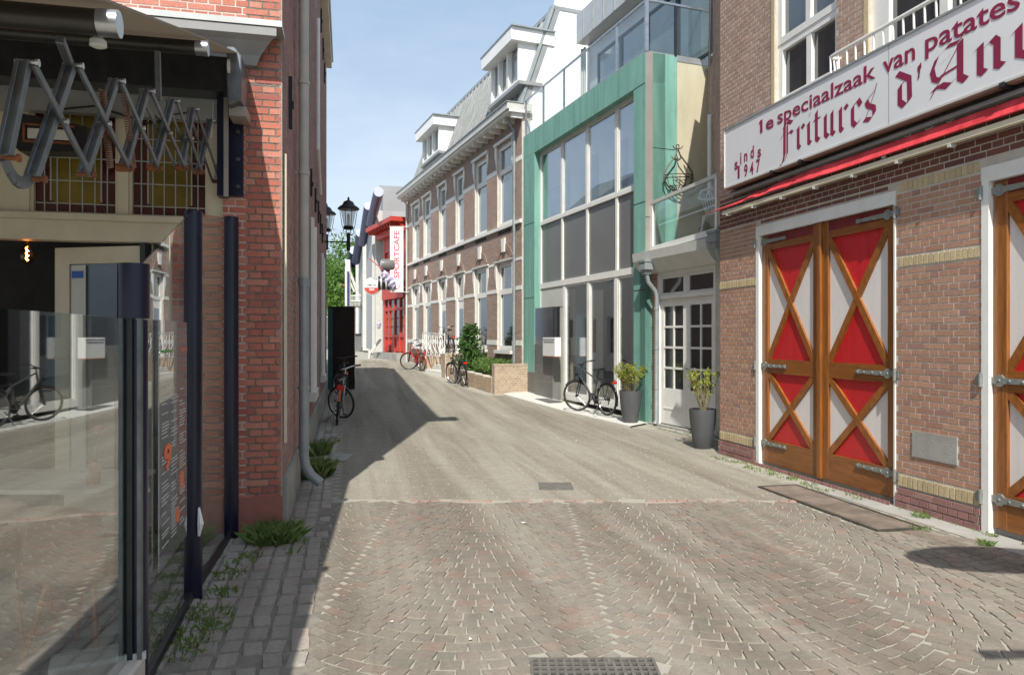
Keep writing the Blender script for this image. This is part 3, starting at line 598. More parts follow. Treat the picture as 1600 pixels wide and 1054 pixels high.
# apron along the chip shop, pale terrazzo strip before the copper house, kerb stones
ap = MB(); 
for a, b in ((2, 4), (4, 6), (6, 8), (8, 10.4)):
    ap.poly([(rightx(a) - .30, a, .006), (rightx(a) + .05, a, .006), (rightx(b) + .05, b, .006), (rightx(b) - .30, b, .006)])
apo = ap.build('kerb_strip', M['concrete']); tag(apo, 'worn concrete strip at the foot of the chip shop wall', None, None, 'structure')
tz = MB(); P = [gnd(785, 618, .13), gnd(985, 668, .01), gnd(1012, 664, .01)]
e1 = FG.pt(FG.u(1012), .05, 0); e0 = FG.pt(FG.u(818), .16, 0)
pl = [(P[0].x, P[0].y, gz(P[0].y) + .02), (P[1].x, P[1].y, .03), (e1.x, e1.y, .03), (e0.x, e0.y, gz(e0.y) + .03)]
pl = [Vector(p) for p in pl]; n_ = 12
for i in range(n_):
    a = pl[0].lerp(pl[1], i / n_); b = pl[0].lerp(pl[1], (i + 1) / n_); c = pl[3].lerp(pl[2], (i + 1) / n_); d = pl[3].lerp(pl[2], i / n_)
    for q, dz in zip((a, b, c, d), (.035,) * 4): q.z = gz(q.y) + dz
    a2, b2, c2_, d2 = [Vector((q.x, q.y, q.z - .2)) for q in (a, b, c, d)]
    tz.add([a, b, c, d, a2, b2], [(0, 1, 2, 3), (0, 4, 5, 1)])
tzo = tz.build('pavement', M['terr']); tag(tzo, 'pale terrazzo strip in front of the green copper house', None, None, 'structure')
dd = MB()                                                    # entrance landing by the french doors
for a, b in ((10.6, 12), (12, 13.7)):
    dd.add([(rightx(a) - .5, a, .012), (rightx(a) + .3, a, .012), (rightx(b) + .3, b, .012), (rightx(b) - .42, b, .012)], [(0, 1, 2, 3)])
tag(dd.build('pavement', M['concrete']), 'dusty paving before the white french doors', None, None, 'structure')
# cellar hatch: two steel plates
ch = thing('cellar_hatch', 'flat rusty two-plate cellar hatch in the paving before the double doors', 'hatch', HX0)
hf = Frame(HX0, HU)
def hp(a0, a1, b0, b1, z0, z1, mt, name, par=ch):
    mb = MB(); vs = [HX0 + HU * a + HV * b + Vector((0, 0, z)) for z in (z0, z1) for a, b in ((a0, b0), (a1, b0), (a1, b1), (a0, b1))]
    mb.add(vs, [(3, 2, 1, 0), (4, 5, 6, 7), (0, 1, 5, 4), (1, 2, 6, 5), (2, 3, 7, 6), (3, 0, 4, 7)]); return mb.build(name, mt, par)
hp(0, HLn * .5 - .01, 0, HWd, -.01, .016, M['grate'], 'plate')
g2 = hp(HLn * .5 + .01, HLn, 0, HWd, -.01, .014, M['grate'], 'plate')
rb = MB()
for i in range(26):
    a = HLn * .5 + .03 + i * (HLn * .5 - .06) / 26
    vs = [HX0 + HU * (a + x) + HV * y + Vector((0, 0, z)) for z in (.014, .020) for x, y in ((0, .03), (.014, .03), (.014, HWd - .03), (0, HWd - .03))]
    rb.add(vs, [(4, 5, 6, 7), (0, 1, 5, 4), (1, 2, 6, 5), (2, 3, 7, 6), (3, 0, 4, 7)])
rb.build('rib', M['grate'], g2)
hp(-.03, 0, -.03, HWd + .03, -.01, .02, M['iron'], 'frame'); hp(0, HLn, -.03, 0, -.01, .02, M['iron'], 'frame'); hp(0, HLn, HWd, HWd + .03, -.01, .02, M['iron'], 'frame'); hp(HLn, HLn + .03, -.03, HWd + .03, -.01, .02, M['iron'], 'frame')
# gully grate at the lower edge
gr = thing('drain_grate', 'black square-mesh gully grate set in the setts nearest the viewer', 'drain', (DR[0], DR[2], 0))
MB().bxyz(DR[0], DR[1], DR[2] - .28, DR[3], -.01, .002).build('pit', M['interior'], gr)
mb = MB()
for i in range(16):
    x = DR[0] + i * (DR[1] - DR[0]) / 15; mb.bxyz(x - .008, x + .008, DR[2] - .28, DR[3], .002, .016)
for i in range(12):
    y = DR[2] - .28 + i * (DR[3] - DR[2] + .28) / 11; mb.bxyz(DR[0] - .008, DR[1] + .008, y - .007, y + .007, .003, .0145)
mb.build('grid', M['manhole'], gr)
p = gnd(868, 760); one('utility_cover', M['manhole'], MB().bxyz(p.x - .19, p.x + .19, p.y - .19, p.y + .19, -.01, .012), 'small square iron cover sunk in the middle of the street', 'cover')
p = gnd(520, 716); uc = thing('utility_cover', 'square stone-filled utility cover at the edge of the weeds by the drainpipe', 'cover', (p.x, p.y, 0))
MB().bxyz(p.x - .34, p.x - .06, p.y - .3, p.y + .3, -.01, .024).build('slab', M['concrete'], uc); MB().bxyz(p.x - .04, p.x + .24, p.y - .28, p.y + .28, -.01, .022).build('slab', M['plinth'], uc)
lt = MB()                                                    # scraps of litter
for (a, b) in ((768, 957), (612, 975), (847, 682), (872, 686), (982, 797), (1040, 862), (818, 819), (735, 1003), (900, 690)):
    p = gnd(a, b); an = RU(0, 3); s_ = RU(.012, .028)
    lt.add([(p.x + s_ * math.cos(an + k * 1.57) * (1 if k % 2 else .6), p.y + s_ * math.sin(an + k * 1.57), .018 + .006 * (k % 2)) for k in range(4)], [(0, 1, 2, 3)])
lo = lt.build('litter', M['paper']); tag(lo, 'tiny white scraps and petals scattered over the street', None, None, 'stuff')

# ------------------------------------------------------------------ plants
def blades(mb, cx, cy, z, n, rad, h, w=.006, lean=.5):
    for i in range(n):
        a = RU(0, 6.28); r = rad * math.sqrt(RN()); x, y = cx + r * math.cos(a), cy + r * math.sin(a); hh = h * RU(.35, 1.15); b = RU(0, 6.28); l = hh * lean * RU(.2, 1.2)
        dx, dy = math.cos(b), math.sin(b); px, py = -dy * w, dx * w
        mb.add([(x - px, y - py, z), (x + px, y + py, z), (x + px * .7 + dx * l * .4, y + py * .7 + dy * l * .4, z + hh * .65), (x + dx * l, y + dy * l, z + hh * RU(.8, 1)), (x - px * .7 + dx * l * .4, y - py * .7 + dy * l * .4, z + hh * .65)], [(0, 1, 2, 3, 4)])
def leaves(mb, c, R, n, s, flat=0, shell=.35):
    for i in range(n):
        v = Vector((random.gauss(0, 1), random.gauss(0, 1), random.gauss(0, 1))).normalized() * (shell + (1 - shell) * RN()) 
        p = Vector((c[0] + v.x * R[0], c[1] + v.y * R[1], c[2] + v.z * R[2])); q = Vector((random.gauss(0, 1), random.gauss(0, 1), random.gauss(0, 1) * .5 + .3)).normalized()
        a = q.orthogonal().normalized(); a = (Matrix.Rotation(RU(0, 6.28), 3, q) @ a); b = q.cross(a); ss = s * RU(.6, 1.2)
        mb.add([p - a * ss, p - a * ss * .1 + b * ss * .42, p + a * ss, p - a * ss * .1 - b * ss * .42], [(0, 1, 2, 3)])
t = MB(); p = gnd(428, 846); blades(t, p.x, p.y, 0, 1100, .19, .15, .0016, 1.0); one('weed_tuft', M['grass'], t, 'bushy grass tuft at the foot of the red brick corner', 'weed', 'weeds along the left wall', (p.x, p.y, 0))
for (a, b, n, r, h, lb) in ((484, 745, 520, .26, .22, 'broad green weed clump behind the drainpipe foot'), (492, 712, 260, .22, .2, 'green weed clump nearest the bicycle wheel on the left'), (1440, 808, 60, .08, .05, 'sparse weed at the foot of the brick pier below the stone plate'), (1540, 852, 40, .05, .06, 'small weed at the foot of the right-hand gate post'), (1437, 827, 70, .1, .035, 'low weed at the near end of the cellar hatch')):
    t = MB(); p = gnd(a, b); blades(t, p.x, p.y, 0, int(n * 2.4), r, h, .0018, .8); one('weed_tuft', M['grass'], t, lb, 'weed', None, (p.x, p.y, 0))
t = MB()
for (a, b, n, r) in ((360, 900, 60, .12), (348, 930, 50, .1), (330, 965, 60, .12), (300, 990, 60, .14), (285, 1020, 70, .14), (270, 900, 60, .1), (258, 860, 60, .1), (395, 870, 40, .1), (500, 660, 160, .3), (508, 690, 120, .25), (470, 850, 20, .08), (455, 865, 16, .08), (300, 960, 50, .12), (340, 985, 30, .09), (515, 640, 110, .25), (378, 880, 30, .1), (312, 1010, 30, .1)):
    p = gnd(a, b); blades(t, p.x, p.y, 0, n, r, .06, .005, .9)
for i in range(40):
    y = RU(7.5, 10.2); x = rightx(y) - RU(.02, .3); blades(t, x, y, 0, 14, .07, .035, .005, .9)
for i in range(30):
    y = RU(10.6, 13.5); x = 8.1 - .3717 * y - RU(.25, .5); blades(t, x, y, 0, 8, .07, .04, .005, .9)
for i in range(30):
    y = RU(4.2, 7.2); x = rightx(y) - RU(0, .05); blades(t, x, y, 0, 6, .05, .04, .005, .9)
tag(t.build('grass', M['grass']), 'grass and moss growing in the joints along the walls', None, None, 'stuff')
# ------------------------------------------------------------------ restaurant on the left (front wall FL, side wall FS)
lb = thing('brick_restaurant', 'red brick restaurant building at the left with cream window frames and a tall side wall', 'building', (-4.5, 6.0, 0))
def ul(px, d=0): return FL.u(px, d)
uJ = ul(338); zT = 4.33
glz_top = FL.z(200, 165); Z1 = FL.z(200, 338); Z2 = FL.z(200, 378)
opening = [(-9, ul(346), 0, 3.86)]
wall(FL, -9, -.001, 0, 9.2, opening, -.3, 0, M['mortar'], lb)
pier = rows(ul(347), -.005, .02, 3.86, [], seed=1)
pier.sort(key=lambda r: -(r[1] - r[0]) if r[2] > .0 else 0)
pier = sorted(pier, key=lambda r: abs(r[2] - 1.6))
singles(FL, pier[:300], lb, M['brick_left']); 
if pier[300:]: mass(FL, pier[300:], lb, M['brick_left'])
mass(FL, rows(-6, -.005, 4.34, 9.15, [], seed=2) + rows(-6, -.005, 3.875, 4.0, [], seed=12), lb, M['brick_left'])
MB().box(FL, ul(352), .004, 0, .30, 0, .012).build('rendered_foot', mat('red_washed_foot', (.30, .12, .09), .9, var=.2, scale=6, bump=.5, dirt=.4, dirtc=(.28, .22, .18)), lb)
# side wall
SL = 14.45
win = []
def us(px): return FS.u(px)
for px in (486, 502): a = us(px); win.append((a - .5, a + .5, .85, 3.5))
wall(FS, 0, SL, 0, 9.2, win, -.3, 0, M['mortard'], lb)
mass(FS, rows(.005, SL - .01, .45, 9.15, win, seed=3), lb, M['brick_side'])
MB().box(FS, .15, SL, 0, .42, 0, .03).build('plinth', M['plinth'], lb)
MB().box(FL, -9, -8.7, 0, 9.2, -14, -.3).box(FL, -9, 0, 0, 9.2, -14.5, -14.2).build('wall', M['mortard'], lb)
MB().box(FL, -9, .0, 9.15, 9.3, -14.4, -.02).build('roof', M['zinc'], lb)
for (a, b, c, d) in win:
    w_ = window(FS, a, b, c, d, lb, M['white'], M['dglass'], fw=.1, tra=(c + 1.7,), d=.02, th=.1)
    MB().box(FS, a - .1, b + .1, c - .14, c, -.05, .1).build('sill', M['lgrey'], lb)
    for q_ in (a, b): MB().box(FS, q_ - .05, q_ + .05, c, d, .022, .07).build('surround', M['white'], lb)
# eaves board and gutter on the side
mb = MB(); mb.box(FS, .3, 13.7, 9.0, 9.2, .0, .16).build('eaves', M['cream'], lb)
MB().box(FS, .3, 13.8, 9.2, 9.3, .0, .2).build('gutter', M['zinc'], lb)
MB().box(FL, -.6, .56, 8.95, 9.25, -.35, .05).build('cornice_return', M['cream'], lb)
for (px, py) in ((476.5, 229), (484, 264), (491, 294), (495.7, 314), (499, 334), (502, 350)):
    u = us(px); z = FS.z(px, py); MB().box(FS, u - .018, u + .018, z - .42, z, .008, .04).box(FS, u - .03, u + .03, z - .26, z - .2, .04, .055).build('wall_anchor', M['blackiron'], lb)
for (px, py) in ((450, 120), (500, 14), (503.2, 60), (505.5, 98)):
    u = us(px); z = FS.z(px, py); MB().box(FS, u - .018, u + .018, z - .5, z, .008, .04).box(FS, u - .03, u + .03, z - .3, z - .24, .04, .055).build('wall_anchor', M['blackiron'], lb)
u = us(491.5); MB().path([FS.pt(u, 7.3, .06), FS.pt(u, 5.0, .06), FS.pt(u + 1.2, 4.45, .06)], .035).build('overflow_pipe', M['white'], lb)
u = us(470.5); MB().box(FS, u - .22, u + .22, FS.z(470, 400), FS.z(470, 365), .01, .05).build('name_plate', M['white'], lb)
MB().box(FS, .07, .14, .75, 3.3, .008, .03).build('batten', M['cream'], lb)
# rain pipe, cream above and grey cast iron below
uP = us(459.5) + .02; rp = MB().tube(FS.pt(uP, FS.z(460, 425, .1), .1), FS.pt(uP, 9.0, .1), .052, 14).build('rain_pipe', M['pipe'], lb, True)
zl = FS.z(460, 425, .1)
e = [FS.pt(uP, zl, .1), FS.pt(uP, .42, .1), FS.pt(uP, .30, .115), FS.pt(uP, .2, .17), FS.pt(uP, .11, .27)]
MB().path([e[0]] + e[1:], .052, 14).build('lower_rain_pipe', M['zincpipe'], lb, True)
for z in (4.42, 3.45, 2.3, 1.14, .5): MB().tube(FS.pt(uP, z - .02, .1), FS.pt(uP, z + .02, .1), .062, 14).tube(FS.pt(uP, z, 0), FS.pt(uP, z, .1), .008, 6).build('pipe_clip', M['zincpipe'] if z < 2.5 else M['pipe'], lb, True)
MB().tube(FS.pt(uP, zl - .03, .1), FS.pt(uP, zl + .06, .1), .06, 14).build('pipe_collar', M['zincpipe'], lb, True)
# stone cornice over the shop front
mb = MB(); prof = [(0, 4.0), (.06, 4.01), (.10, 4.08), (.20, 4.17), (.26, 4.20), (.26, 4.27), (0, 4.27)]; n = len(prof)
vs = [FL.pt(u, z, d) for u, q_ in ((-9, 0), (ul(392), 1)) for d, z in prof]
vs[n:] = [FL.pt(ul(392) + d * .9, z, d) for d, z in prof]
mb.add(vs, [tuple(range(n)), tuple(range(n, 2 * n))[::-1]] + [(i, n + i, n + (i + 1) % n, (i + 1) % n) for i in range(n)])
mb.build('cornice', M['corn'], lb); MB().box(FL, -9, .02, 4.275, 4.325, 0, .27).build('cornice_lip', M['zinc'], lb)
mass(FL, rows(ul(392) + .01, -.005, 4.01, 4.27, [], seed=77), lb, M['brick_left'])
# cream joinery of the shop front
fr0, fr1 = ul(2), ul(344)
jb = MB(); d0, d1 = -.12, -.02
zg = 3.62
cols = [(ul(186, -.05), ul(202, -.05)), (ul(326, -.05), ul(346)), (ul(5, -.05), ul(48, -.05)), (ul(-400), ul(-385))]
for a, b in cols: jb.box(FL, a, b, Z1, zg, d0, d1)
jb.box(FL, -9, ul(346), Z2, Z1, d0, d1 + .03); jb.box(FL, -9, ul(346), Z1 - .05, Z1, d1 + .03, d1 + .08); jb.box(FL, -9, ul(346), zg, 3.86, d0, d1)
jb.box(FL, ul(300), ul(346), 0, Z2, d0, d1); jb.box(FL, ul(222), ul(236), 0, Z2, d0, d1)
jb.build('shop_front_frame', M['cream'], lb)
def lead(a, b):
    z0, z1 = Z1, zg
    w_ = MB().box(FL, a, a + .025, z0, z1, -.1, -.04).box(FL, b - .025, b, z0, z1, -.1, -.04).box(FL, a + .025, b - .025, z0, z0 + .025, -.1, -.04).box(FL, a + .025, b - .025, z1 - .025, z1, -.1, -.04).build('leaded_window', M['cream'], lb)
    MB().box(FL, a + .025, b - .025, z0 + .025, z1 - .025, -.09, -.08).build('border_glass', M['maroongl'], w_)
    MB().prism(FL, [(a + .14, z0 + .13), (a + .17, z0 + .10), (b - .17, z0 + .10), (b - .14, z0 + .13), (b - .14, z1 - .13), (b - .17, z1 - .10), (a + .17, z1 - .10), (a + .14, z1 - .13)], -.082, -.074).build('amber_glass', M['amber'], w_)
    lm = MB(); m = 7
    for i in range(1, m): u = a + (b - a) * i / m; lm.box(FL, u - .004, u + .004, z0 + .025, z1 - .025, -.076, -.066)
    z = z0 + .10
    while z < z1: lm.box(FL, a + .025, b - .025, z - .004, z + .004, -.075, -.067); z += .19
    for x in (a + .14, b - .14): lm.box(FL, x - .005, x + .005, z0 + .12, z1 - .1, -.0745, -.066)
    lm.build('lead_came', M['lead'], w_)
lead(cols[0][1], cols[1][0]); lead(cols[2][1], cols[0][0]); lead(-9 + 5, cols[2][0])
# room behind
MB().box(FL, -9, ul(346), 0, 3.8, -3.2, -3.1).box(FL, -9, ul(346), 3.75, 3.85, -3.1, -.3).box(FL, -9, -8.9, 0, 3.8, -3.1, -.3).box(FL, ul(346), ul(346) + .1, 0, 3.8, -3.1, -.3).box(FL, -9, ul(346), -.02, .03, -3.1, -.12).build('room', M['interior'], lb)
MB().box(FL, ul(236), ul(300), .05, Z2, -.09, -.08).build('side_light', M['dglass'], lb)
# half open door leaf, hinged at its right
dl = Frame(FL.pt(ul(218), 0, .02), Vector((.90, .435, 0)).normalized()); hinge = FL.pt(ul(222), 0, .02)
ang = math.radians(-24); ud = Vector((math.cos(math.atan2(.2234, .9747) + ang), math.sin(math.atan2(.2234, .9747) + ang), 0)); DW = .84
FD = Frame(hinge - ud * DW, ud)
dr_ = MB(); h = Z2 - .03; dr_.box(FD, 0, .14, .03, h, -.05, 0).box(FD, DW - .12, DW, .03, h, -.05, 0).box(FD, .14, DW - .12, h - .14, h, -.05, 0).box(FD, .14, DW - .12, .03, .5, -.05, 0)
dro = dr_.build('door', M['cream'], lb); MB().box(FD, .14, DW - .12, .5, h - .14, -.035, -.025).build('pane', M['glassP'], dro)
MB().box(FD, .15, .29, .52, h - .15, -.02, -.012).build('paper_strip', M['lgrey'], dro); MB().box(FD, .16, .27, h - .26, h - .2, -.011, -.006).build('sticker', M['bluepaint'], dro)
MB().box(FD, DW, DW + .05, .03, h + .02, -.06, .02).build('door_edge', M['dark'], dro)
# glowing bulb
p = FL.pt(ul(42, -.5), FL.z(42, 396, -.5), -.5)
pb = thing('hanging_bulb', 'pear-shaped filament bulb glowing orange inside the dark doorway', 'lamp', p)
MB().lathe(p - Vector((0, 0, .1)), [(.004, 0), (.04, .02), (.06, .07), (.055, .11), (.03, .16), (.02, .19)], 16).build('bulb_glass', M['amberglass'], pb, True)
MB().path([p + Vector((.012 * math.cos(k * 2.1), 0, -.06 + k * .014)) for k in range(9)], .006, 6).build('filament', M['bulb'], pb)
MB().tube(p + Vector((0, 0, .09)), p + Vector((0, 0, .14)), .022, 10).tube(p + Vector((0, 0, .14)), p + Vector((0, 0, 1.0)), .004, 5).build('cord', M['blackiron'], pb)
# navy steel channel bolted on the wall
cp = thing('awning_wall_plate', 'navy blue steel channel bolted to the brick beside the leaded windows', 'bracket', FL.pt(ul(362), 2.8, 0))
a, b = ul(357, .06), ul(381); z0, z1 = FL.z(362, 308), FL.z(362, 152)
MB().box(FL, a, b, z0, z1, .008, .05).build('plate', M['navy'], cp)
for k in range(4): z = z1 - .08 - k * (z1 - z0 - .16) / 3; MB().tube(FL.pt((a + b) / 2 + .02, z, .05), FL.pt((a + b) / 2 + .02, z, .072), .018, 6).build('bolt', M['iron'], cp)
MB().box(FL, ul(341, .1), ul(355, .1), z0 - .02, z1 + .15, .02, .16).build('channel', M['navy'], cp)
MB().box(FL, ul(350, .17), ul(357, .17), z0 - .03, z1 + .15, .16, .19).build('flange', M['taupe'], cp)
# ------------------------------------------------------------------ the extended awning with its lattice arms
aw = thing('restaurant_awning', 'extended grey canvas awning on steel lattice arms over the restaurant terrace', 'awning', FL.pt(-2, 3.0, .1))
def ax(Y): return -2.257 + .229 * (6 - Y)
edge = [(6.0, 4.02), (4.4, 3.50), (2.68, 2.92), (1.5, 2.52), (.9, 2.30)]
mb = MB(); LX = -5.2
top = [Vector((ax(Y), Y, z)) for Y, z in edge]
vs = []
for p in top:
    q = p + Vector(FL.u_) * (-5.5); vs += [p, q, p + Vector((0, 0, .012)), q + Vector((0, 0, .012))]
fs = []
for i in range(len(top) - 1):
    a = i * 4; fs += [(a, a + 1, a + 5, a + 4), (a + 2, a + 6, a + 7, a + 3), (a, a + 4, a + 6, a + 2), (a + 1, a + 3, a + 7, a + 5)]
mb.add(vs, fs).build('canvas', M['canvas'], aw)
def roller(Y, z, r, name='roller_tube', ext=.03, mt='dark'):
    p = Vector((ax(Y) + ext, Y, z)); q = p - Vector(FL.u_) * 5.5
    o = MB().tube(p, q, r, 24).build(name, M[mt], aw, True)
    MB().tube(p + Vector(FL.u_) * .001 - Vector(FL.u_) * .06, p + Vector(FL.u_) * .012, r * 1.06, 24).build('end_cap', M['alu'], aw, True)
tubem = mat('dark_brown_tube', (.045, .042, .038), .35, .5, var=.3, scale=3, stretch=(.3, 2, 2))
M['tube'] = tubem
roller(4.4, 3.435, .042, mt='tube'); roller(2.68, 2.84, .047, mt='tube'); roller(.9, 2.23, .045, mt='tube')
# cassette at the wall
mb = MB(); mb.box(FL, -6, ul(372), 3.68, 3.96, .02, .34).build('cassette', M['dark'], aw)
MB().box(FL, -6, ul(352), 3.50, 3.70, .01, .10).build('mounting_beam', M['zinc'], aw)
mb = MB(); mb.prism(FL, [(ul(368), 3.55), (ul(388), 3.6), (ul(388), 3.95), (ul(378), 4.02), (ul(366), 4.02), (ul(366), 3.78)], .05, .42).build('end_bracket', M['steel'], aw, bevel=.008)
MB().tube(FL.pt(ul(368), 3.86, .40), FL.pt(ul(372), 3.86, .40), .06, 18).build('end_disc', M['lgrey'], aw, True)
MB().box(FL, ul(366), ul(392), 3.50, 3.58, .03, .3).build('bracket_foot', M['taupe'], aw)
# lattice arm
def k3(px, py, V=541): Y = 1262. / (V - px); return Vector(((px - 800) / FPX * Y, Y, CAMH + (527 - py) / FPX * Y))
tops = [(36, 97), (109, 102), (178, 126), (227, 142), (268, 157), (300, 170), (327, 188)]
bots = [(5, 246), (48, 279), (129, 272), (192, 262), (239, 262), (282, 262), (309, 268), (338, 284)]
T = [k3(*p) for p in tops]; B_ = [k3(*p) for p in bots]; side = Vector((.974, .229, 0))
def abar(p, q, off=0, w=.034, h=.016):
    p = p + side * off; q = q + side * off; MB().bar(p, q, h, w, up=side.cross((q - p)).normalized()).build('lattice_bar', M['steel'], aw, bevel=.002)
for i in range(7): abar(B_[i], T[i], .016, .036, .014); abar(B_[i], T[i], -.012, .036, .014); abar(B_[i], T[i], .002, .02, .03)
for i in range(6): abar(T[i], B_[i + 2], .030, .032, .012)
for i in range(3, 6): abar(T[i], B_[i + 2], -.03, .03, .01)
for p in T + B_:
    MB().tube(p - side * .025, p + side * .042, .009, 8).tube(p + side * .040, p + side * .050, .014, 8).build('bolt', M['alu'] if p in T else M['rust'], aw, True)
for p in B_[3:]:
    MB().tube(p - side * .03, p + side * .036, .021, 8).build('rusty_pivot', M['rust'], aw)
for i in range(6):
    p = (T[i] + B_[i + 2] + B_[i + 1] + T[i + 1]) / 4; MB().tube(p - side * .02, p + side * .042, .009, 8).tube(p + side * .040, p + side * .050, .013, 8).build('bolt', M['alu'], aw, True)
# curved end piece, hanger rods, springs
c = [B_[0] + (B_[1] - B_[0]) * f + Vector((0, 0, -.045 * math.sin(math.pi * f))) for f in (0, .2, .4, .6, .8, 1)]
for a, b in zip(c, c[1:]): MB().bar(a, b, .012, .04, up=(0, 0, 1)).build('curved_arm', M['steel'], aw)
def hang(p, q): MB().bar(p, q, .03, .03, up=side).build('hanger', M['steel'], aw, bevel=.003)
hang(T[1], Vector((-1.70, 2.72, 2.80))); hang(k3(248, 158), k3(246, 80))
for (a, b) in (((193, 138), (208, 262)), ((160, 140), (172, 262))):
    p, q = k3(*a), k3(*b); ax_ = (q - p); Ls = ax_.length; ax_.normalize(); x = ax_.orthogonal().normalized(); y = ax_.cross(x); n = 34
    pts = [p + ax_ * (Ls * i / (n * 8)) + (x * math.cos(i * math.pi / 4) + y * math.sin(i * math.pi / 4)) * .014 for i in range(n * 8)]
    MB().path(pts, .0035, 4).build('spring', M['copper'], aw, True)
MB().path([k3(345, 155), k3(336, 280)], .006, 6).path([k3(334, 160), k3(330, 215)], .006, 6).build('pull_rod', M['lgrey'], aw)
# lamp under the awning fixed to the tube
p = Vector((ax(2.68) - .06, 2.72, 2.775)); o = MB().lathe(p, [(.018, .03), (.028, .02), (.030, 0), (.02, -.005)], 16); one('awning_spotlight', M['lgrey'], o, 'small round lamp fixed under the front awning tube', 'lamp')
# heater / sign box hanging in the window behind the arms
hb = thing('terrace_heater', 'grey box heater with a rusty frame hanging before the leaded window', 'heater', FL.pt(ul(80), 2.9, .4))
a, b = ul(20, .35), ul(140, .35); z0, z1 = FL.z(80, 238, .35), FL.z(80, 190, .35)
MB().prism(FL, [(a, z0 + .06), (a + .07, z0 - .02), (b - .05, z0 + .0), (b, z0 + .08), (b, z1 - .04), (a + .1, z1 + .03), (a, z1)], .25, .42).build('housing', M['dark'], hb)
MB().box(FL, a + .1, b - .08, z0 + .05, z0 + .065, .42, .44).box(FL, a + .1, b - .08, z1 - .06, z1 - .045, .42, .44).box(FL, a + .1, a + .115, z0 + .065, z1 - .06, .42, .44).build('rusty_frame', M['rust'], hb)
MB().box(FL, a + .13, b - .1, z0 + .08, z1 - .08, .422, .43).build('reflector', M['lgrey'], hb)
MB().path([FL.pt(a + .2, z1, .3), FL.pt(a + .25, z1 + .12, .25), FL.pt(a + .5, z1 + .2, .15), FL.pt(a + .9, z1 + .1, .1), FL.pt(a + 1.2, z1 + .2, .06), FL.pt(a + 1.4, z1 + .32, .04)], .008, 6).build('cable', M['blackiron'], hb)
jb_ = MB().box(FL, ul(297), ul(316), FL.z(305, 140), FL.z(305, 126), .10, .15); one('junction_box', M['lgrey'], jb_, 'small pale junction box with wires on the beam above the right leaded window', 'box')
MB().path([FL.pt(ul(250), 3.5, .16), FL.pt(ul(262), 3.44, .16), FL.pt(ul(275), 3.52, .14), FL.pt(ul(297), 3.55, .12)], .006, 6).build('cable', M['blackiron'], hb)
# ------------------------------------------------------------------ glass wind screen
M['paleslab'] = mat('pale_stone_rail', (.55, .50, .44), .8, var=.08)
gs = thing('glass_wind_screen', 'tall clear glass wind screen on round navy posts in front of the restaurant', 'screen', (-2.05, 4.65, 0))
PB = Vector((-2.05, 4.65, 0)); PC = Vector((-2.36, 6.08, 0)); PA = Vector((-1.70, 3.25, 0)); PZ = Vector((-1.26, .80, 0))
def post(P, r, z1, z0=0.0): return MB().tube((P.x, P.y, z0), (P.x, P.y, z1), r, 24).build('post', M['navy'], gs, True)
post(PB, .056, 2.49); post(PC, .058, 2.69)
pa = post(PA, .066, 2.01, 1.765); post(PA + Vector((.01, .01, 0)), .045, 1.76)
dn = (PA - PZ).normalized(); nn = Vector((dn.y, -dn.x, 0))
for o_, w_ in ((-.035, .018), (.0, .022), (.038, .016)):
    p = PA - dn * .03 + nn * o_; MB().bxyz(-.001, .001, -.001, .001, 0, .001); MB().bar((p.x, p.y, .12), (p.x, p.y, 1.765), w_, .05, up=dn).build('clamp_profile', M['steel'] if o_ else M['dark'], gs)
def gpane(P, Q, z0p, z0q, z1p, z1q, th=.008, name='pane', m='glassS'):
    P = Vector(P); Q = Vector(Q); d = (Q - P).normalized(); n = Vector((d.y, -d.x, 0)) * th
    pts = [Vector((P.x, P.y, z0p)), Vector((Q.x, Q.y, z0q)), Vector((Q.x, Q.y, z1q)), Vector((P.x, P.y, z1p))]
    return MB().extr(pts, n).build(name, M[m], gs)
gpane(PA - dn * .02, PZ, .26, .26, 1.765, 1.765)
gpane(PB + (PA - PB).normalized() * .05, PA + (PB - PA).normalized() * .06, .06, .06, 2.48, 1.99)
gpane(PC + (PB - PC).normalized() * .05, PB + (PC - PB).normalized() * .05, .06, .06, 2.67, 2.49)
MB().bar((PA.x - .10, PA.y, .13), (PZ.x - .10, PZ.y, .13), .30, .25).build('bottom_rail', M['paleslab'], gs, bevel=.01)
MB().bar((PA.x + .03, PA.y + .05, .262), (PA.x - .30, PA.y - .12, .262), .16, .03).build('sill', M['lgrey'], gs)
MB().bar((PA.x, PA.y, .04), (PB.x, PB.y, .04), .03, .05).bar((PB.x, PB.y, .04), (PC.x, PC.y, .04), .03, .05).build('floor_channel', M['dark'], gs)
p = PB + nn * .06 + Vector((.0, -.06, 0)); MB().path([(p.x, p.y, .42), (p.x + .015, p.y - .01, .5), (p.x, p.y, .6)], [.008, .02, .006], 6).build('cable_tie', M['paper'], gs)
# menu board on the pane between the posts
db = (PA - PB).normalized(); MF = Frame(PA + (PB - PA).normalized() * 0, -db); s0 = (PB - PA).length
mu0, mu1 = MF.u(243), MF.u(287)
mn = thing('menu_board', 'tall brown menu sheet with white print and orange food pictures on the glass', 'menu', MF.pt((mu0 + mu1) / 2, .5, .02))
MB().box(MF, mu0, mu1, .49, 1.77, .012, .018).build('sheet', M['menuglass'], mn)
wd = mu1 - mu0; tx = MB()
rnd = random.Random(3)
for c in range(3):
    z = 1.42 - .02 * c
    while z > .56:
        a = mu0 + wd * (.08 + c * .31); L_ = wd * rnd.uniform(.12, .26)
        if rnd.random() < .9: tx.box(MF, a, a + L_, z, z + .005, .018, .0195)
        z -= rnd.choice((.017, .017, .022, .05))
tx.build('menu_text', M['lgrey'], mn)
MB().box(MF, mu0 + wd * .75, mu1, 1.60, 1.62, .018, .0195).build('red_line', M['redlens'], mn)
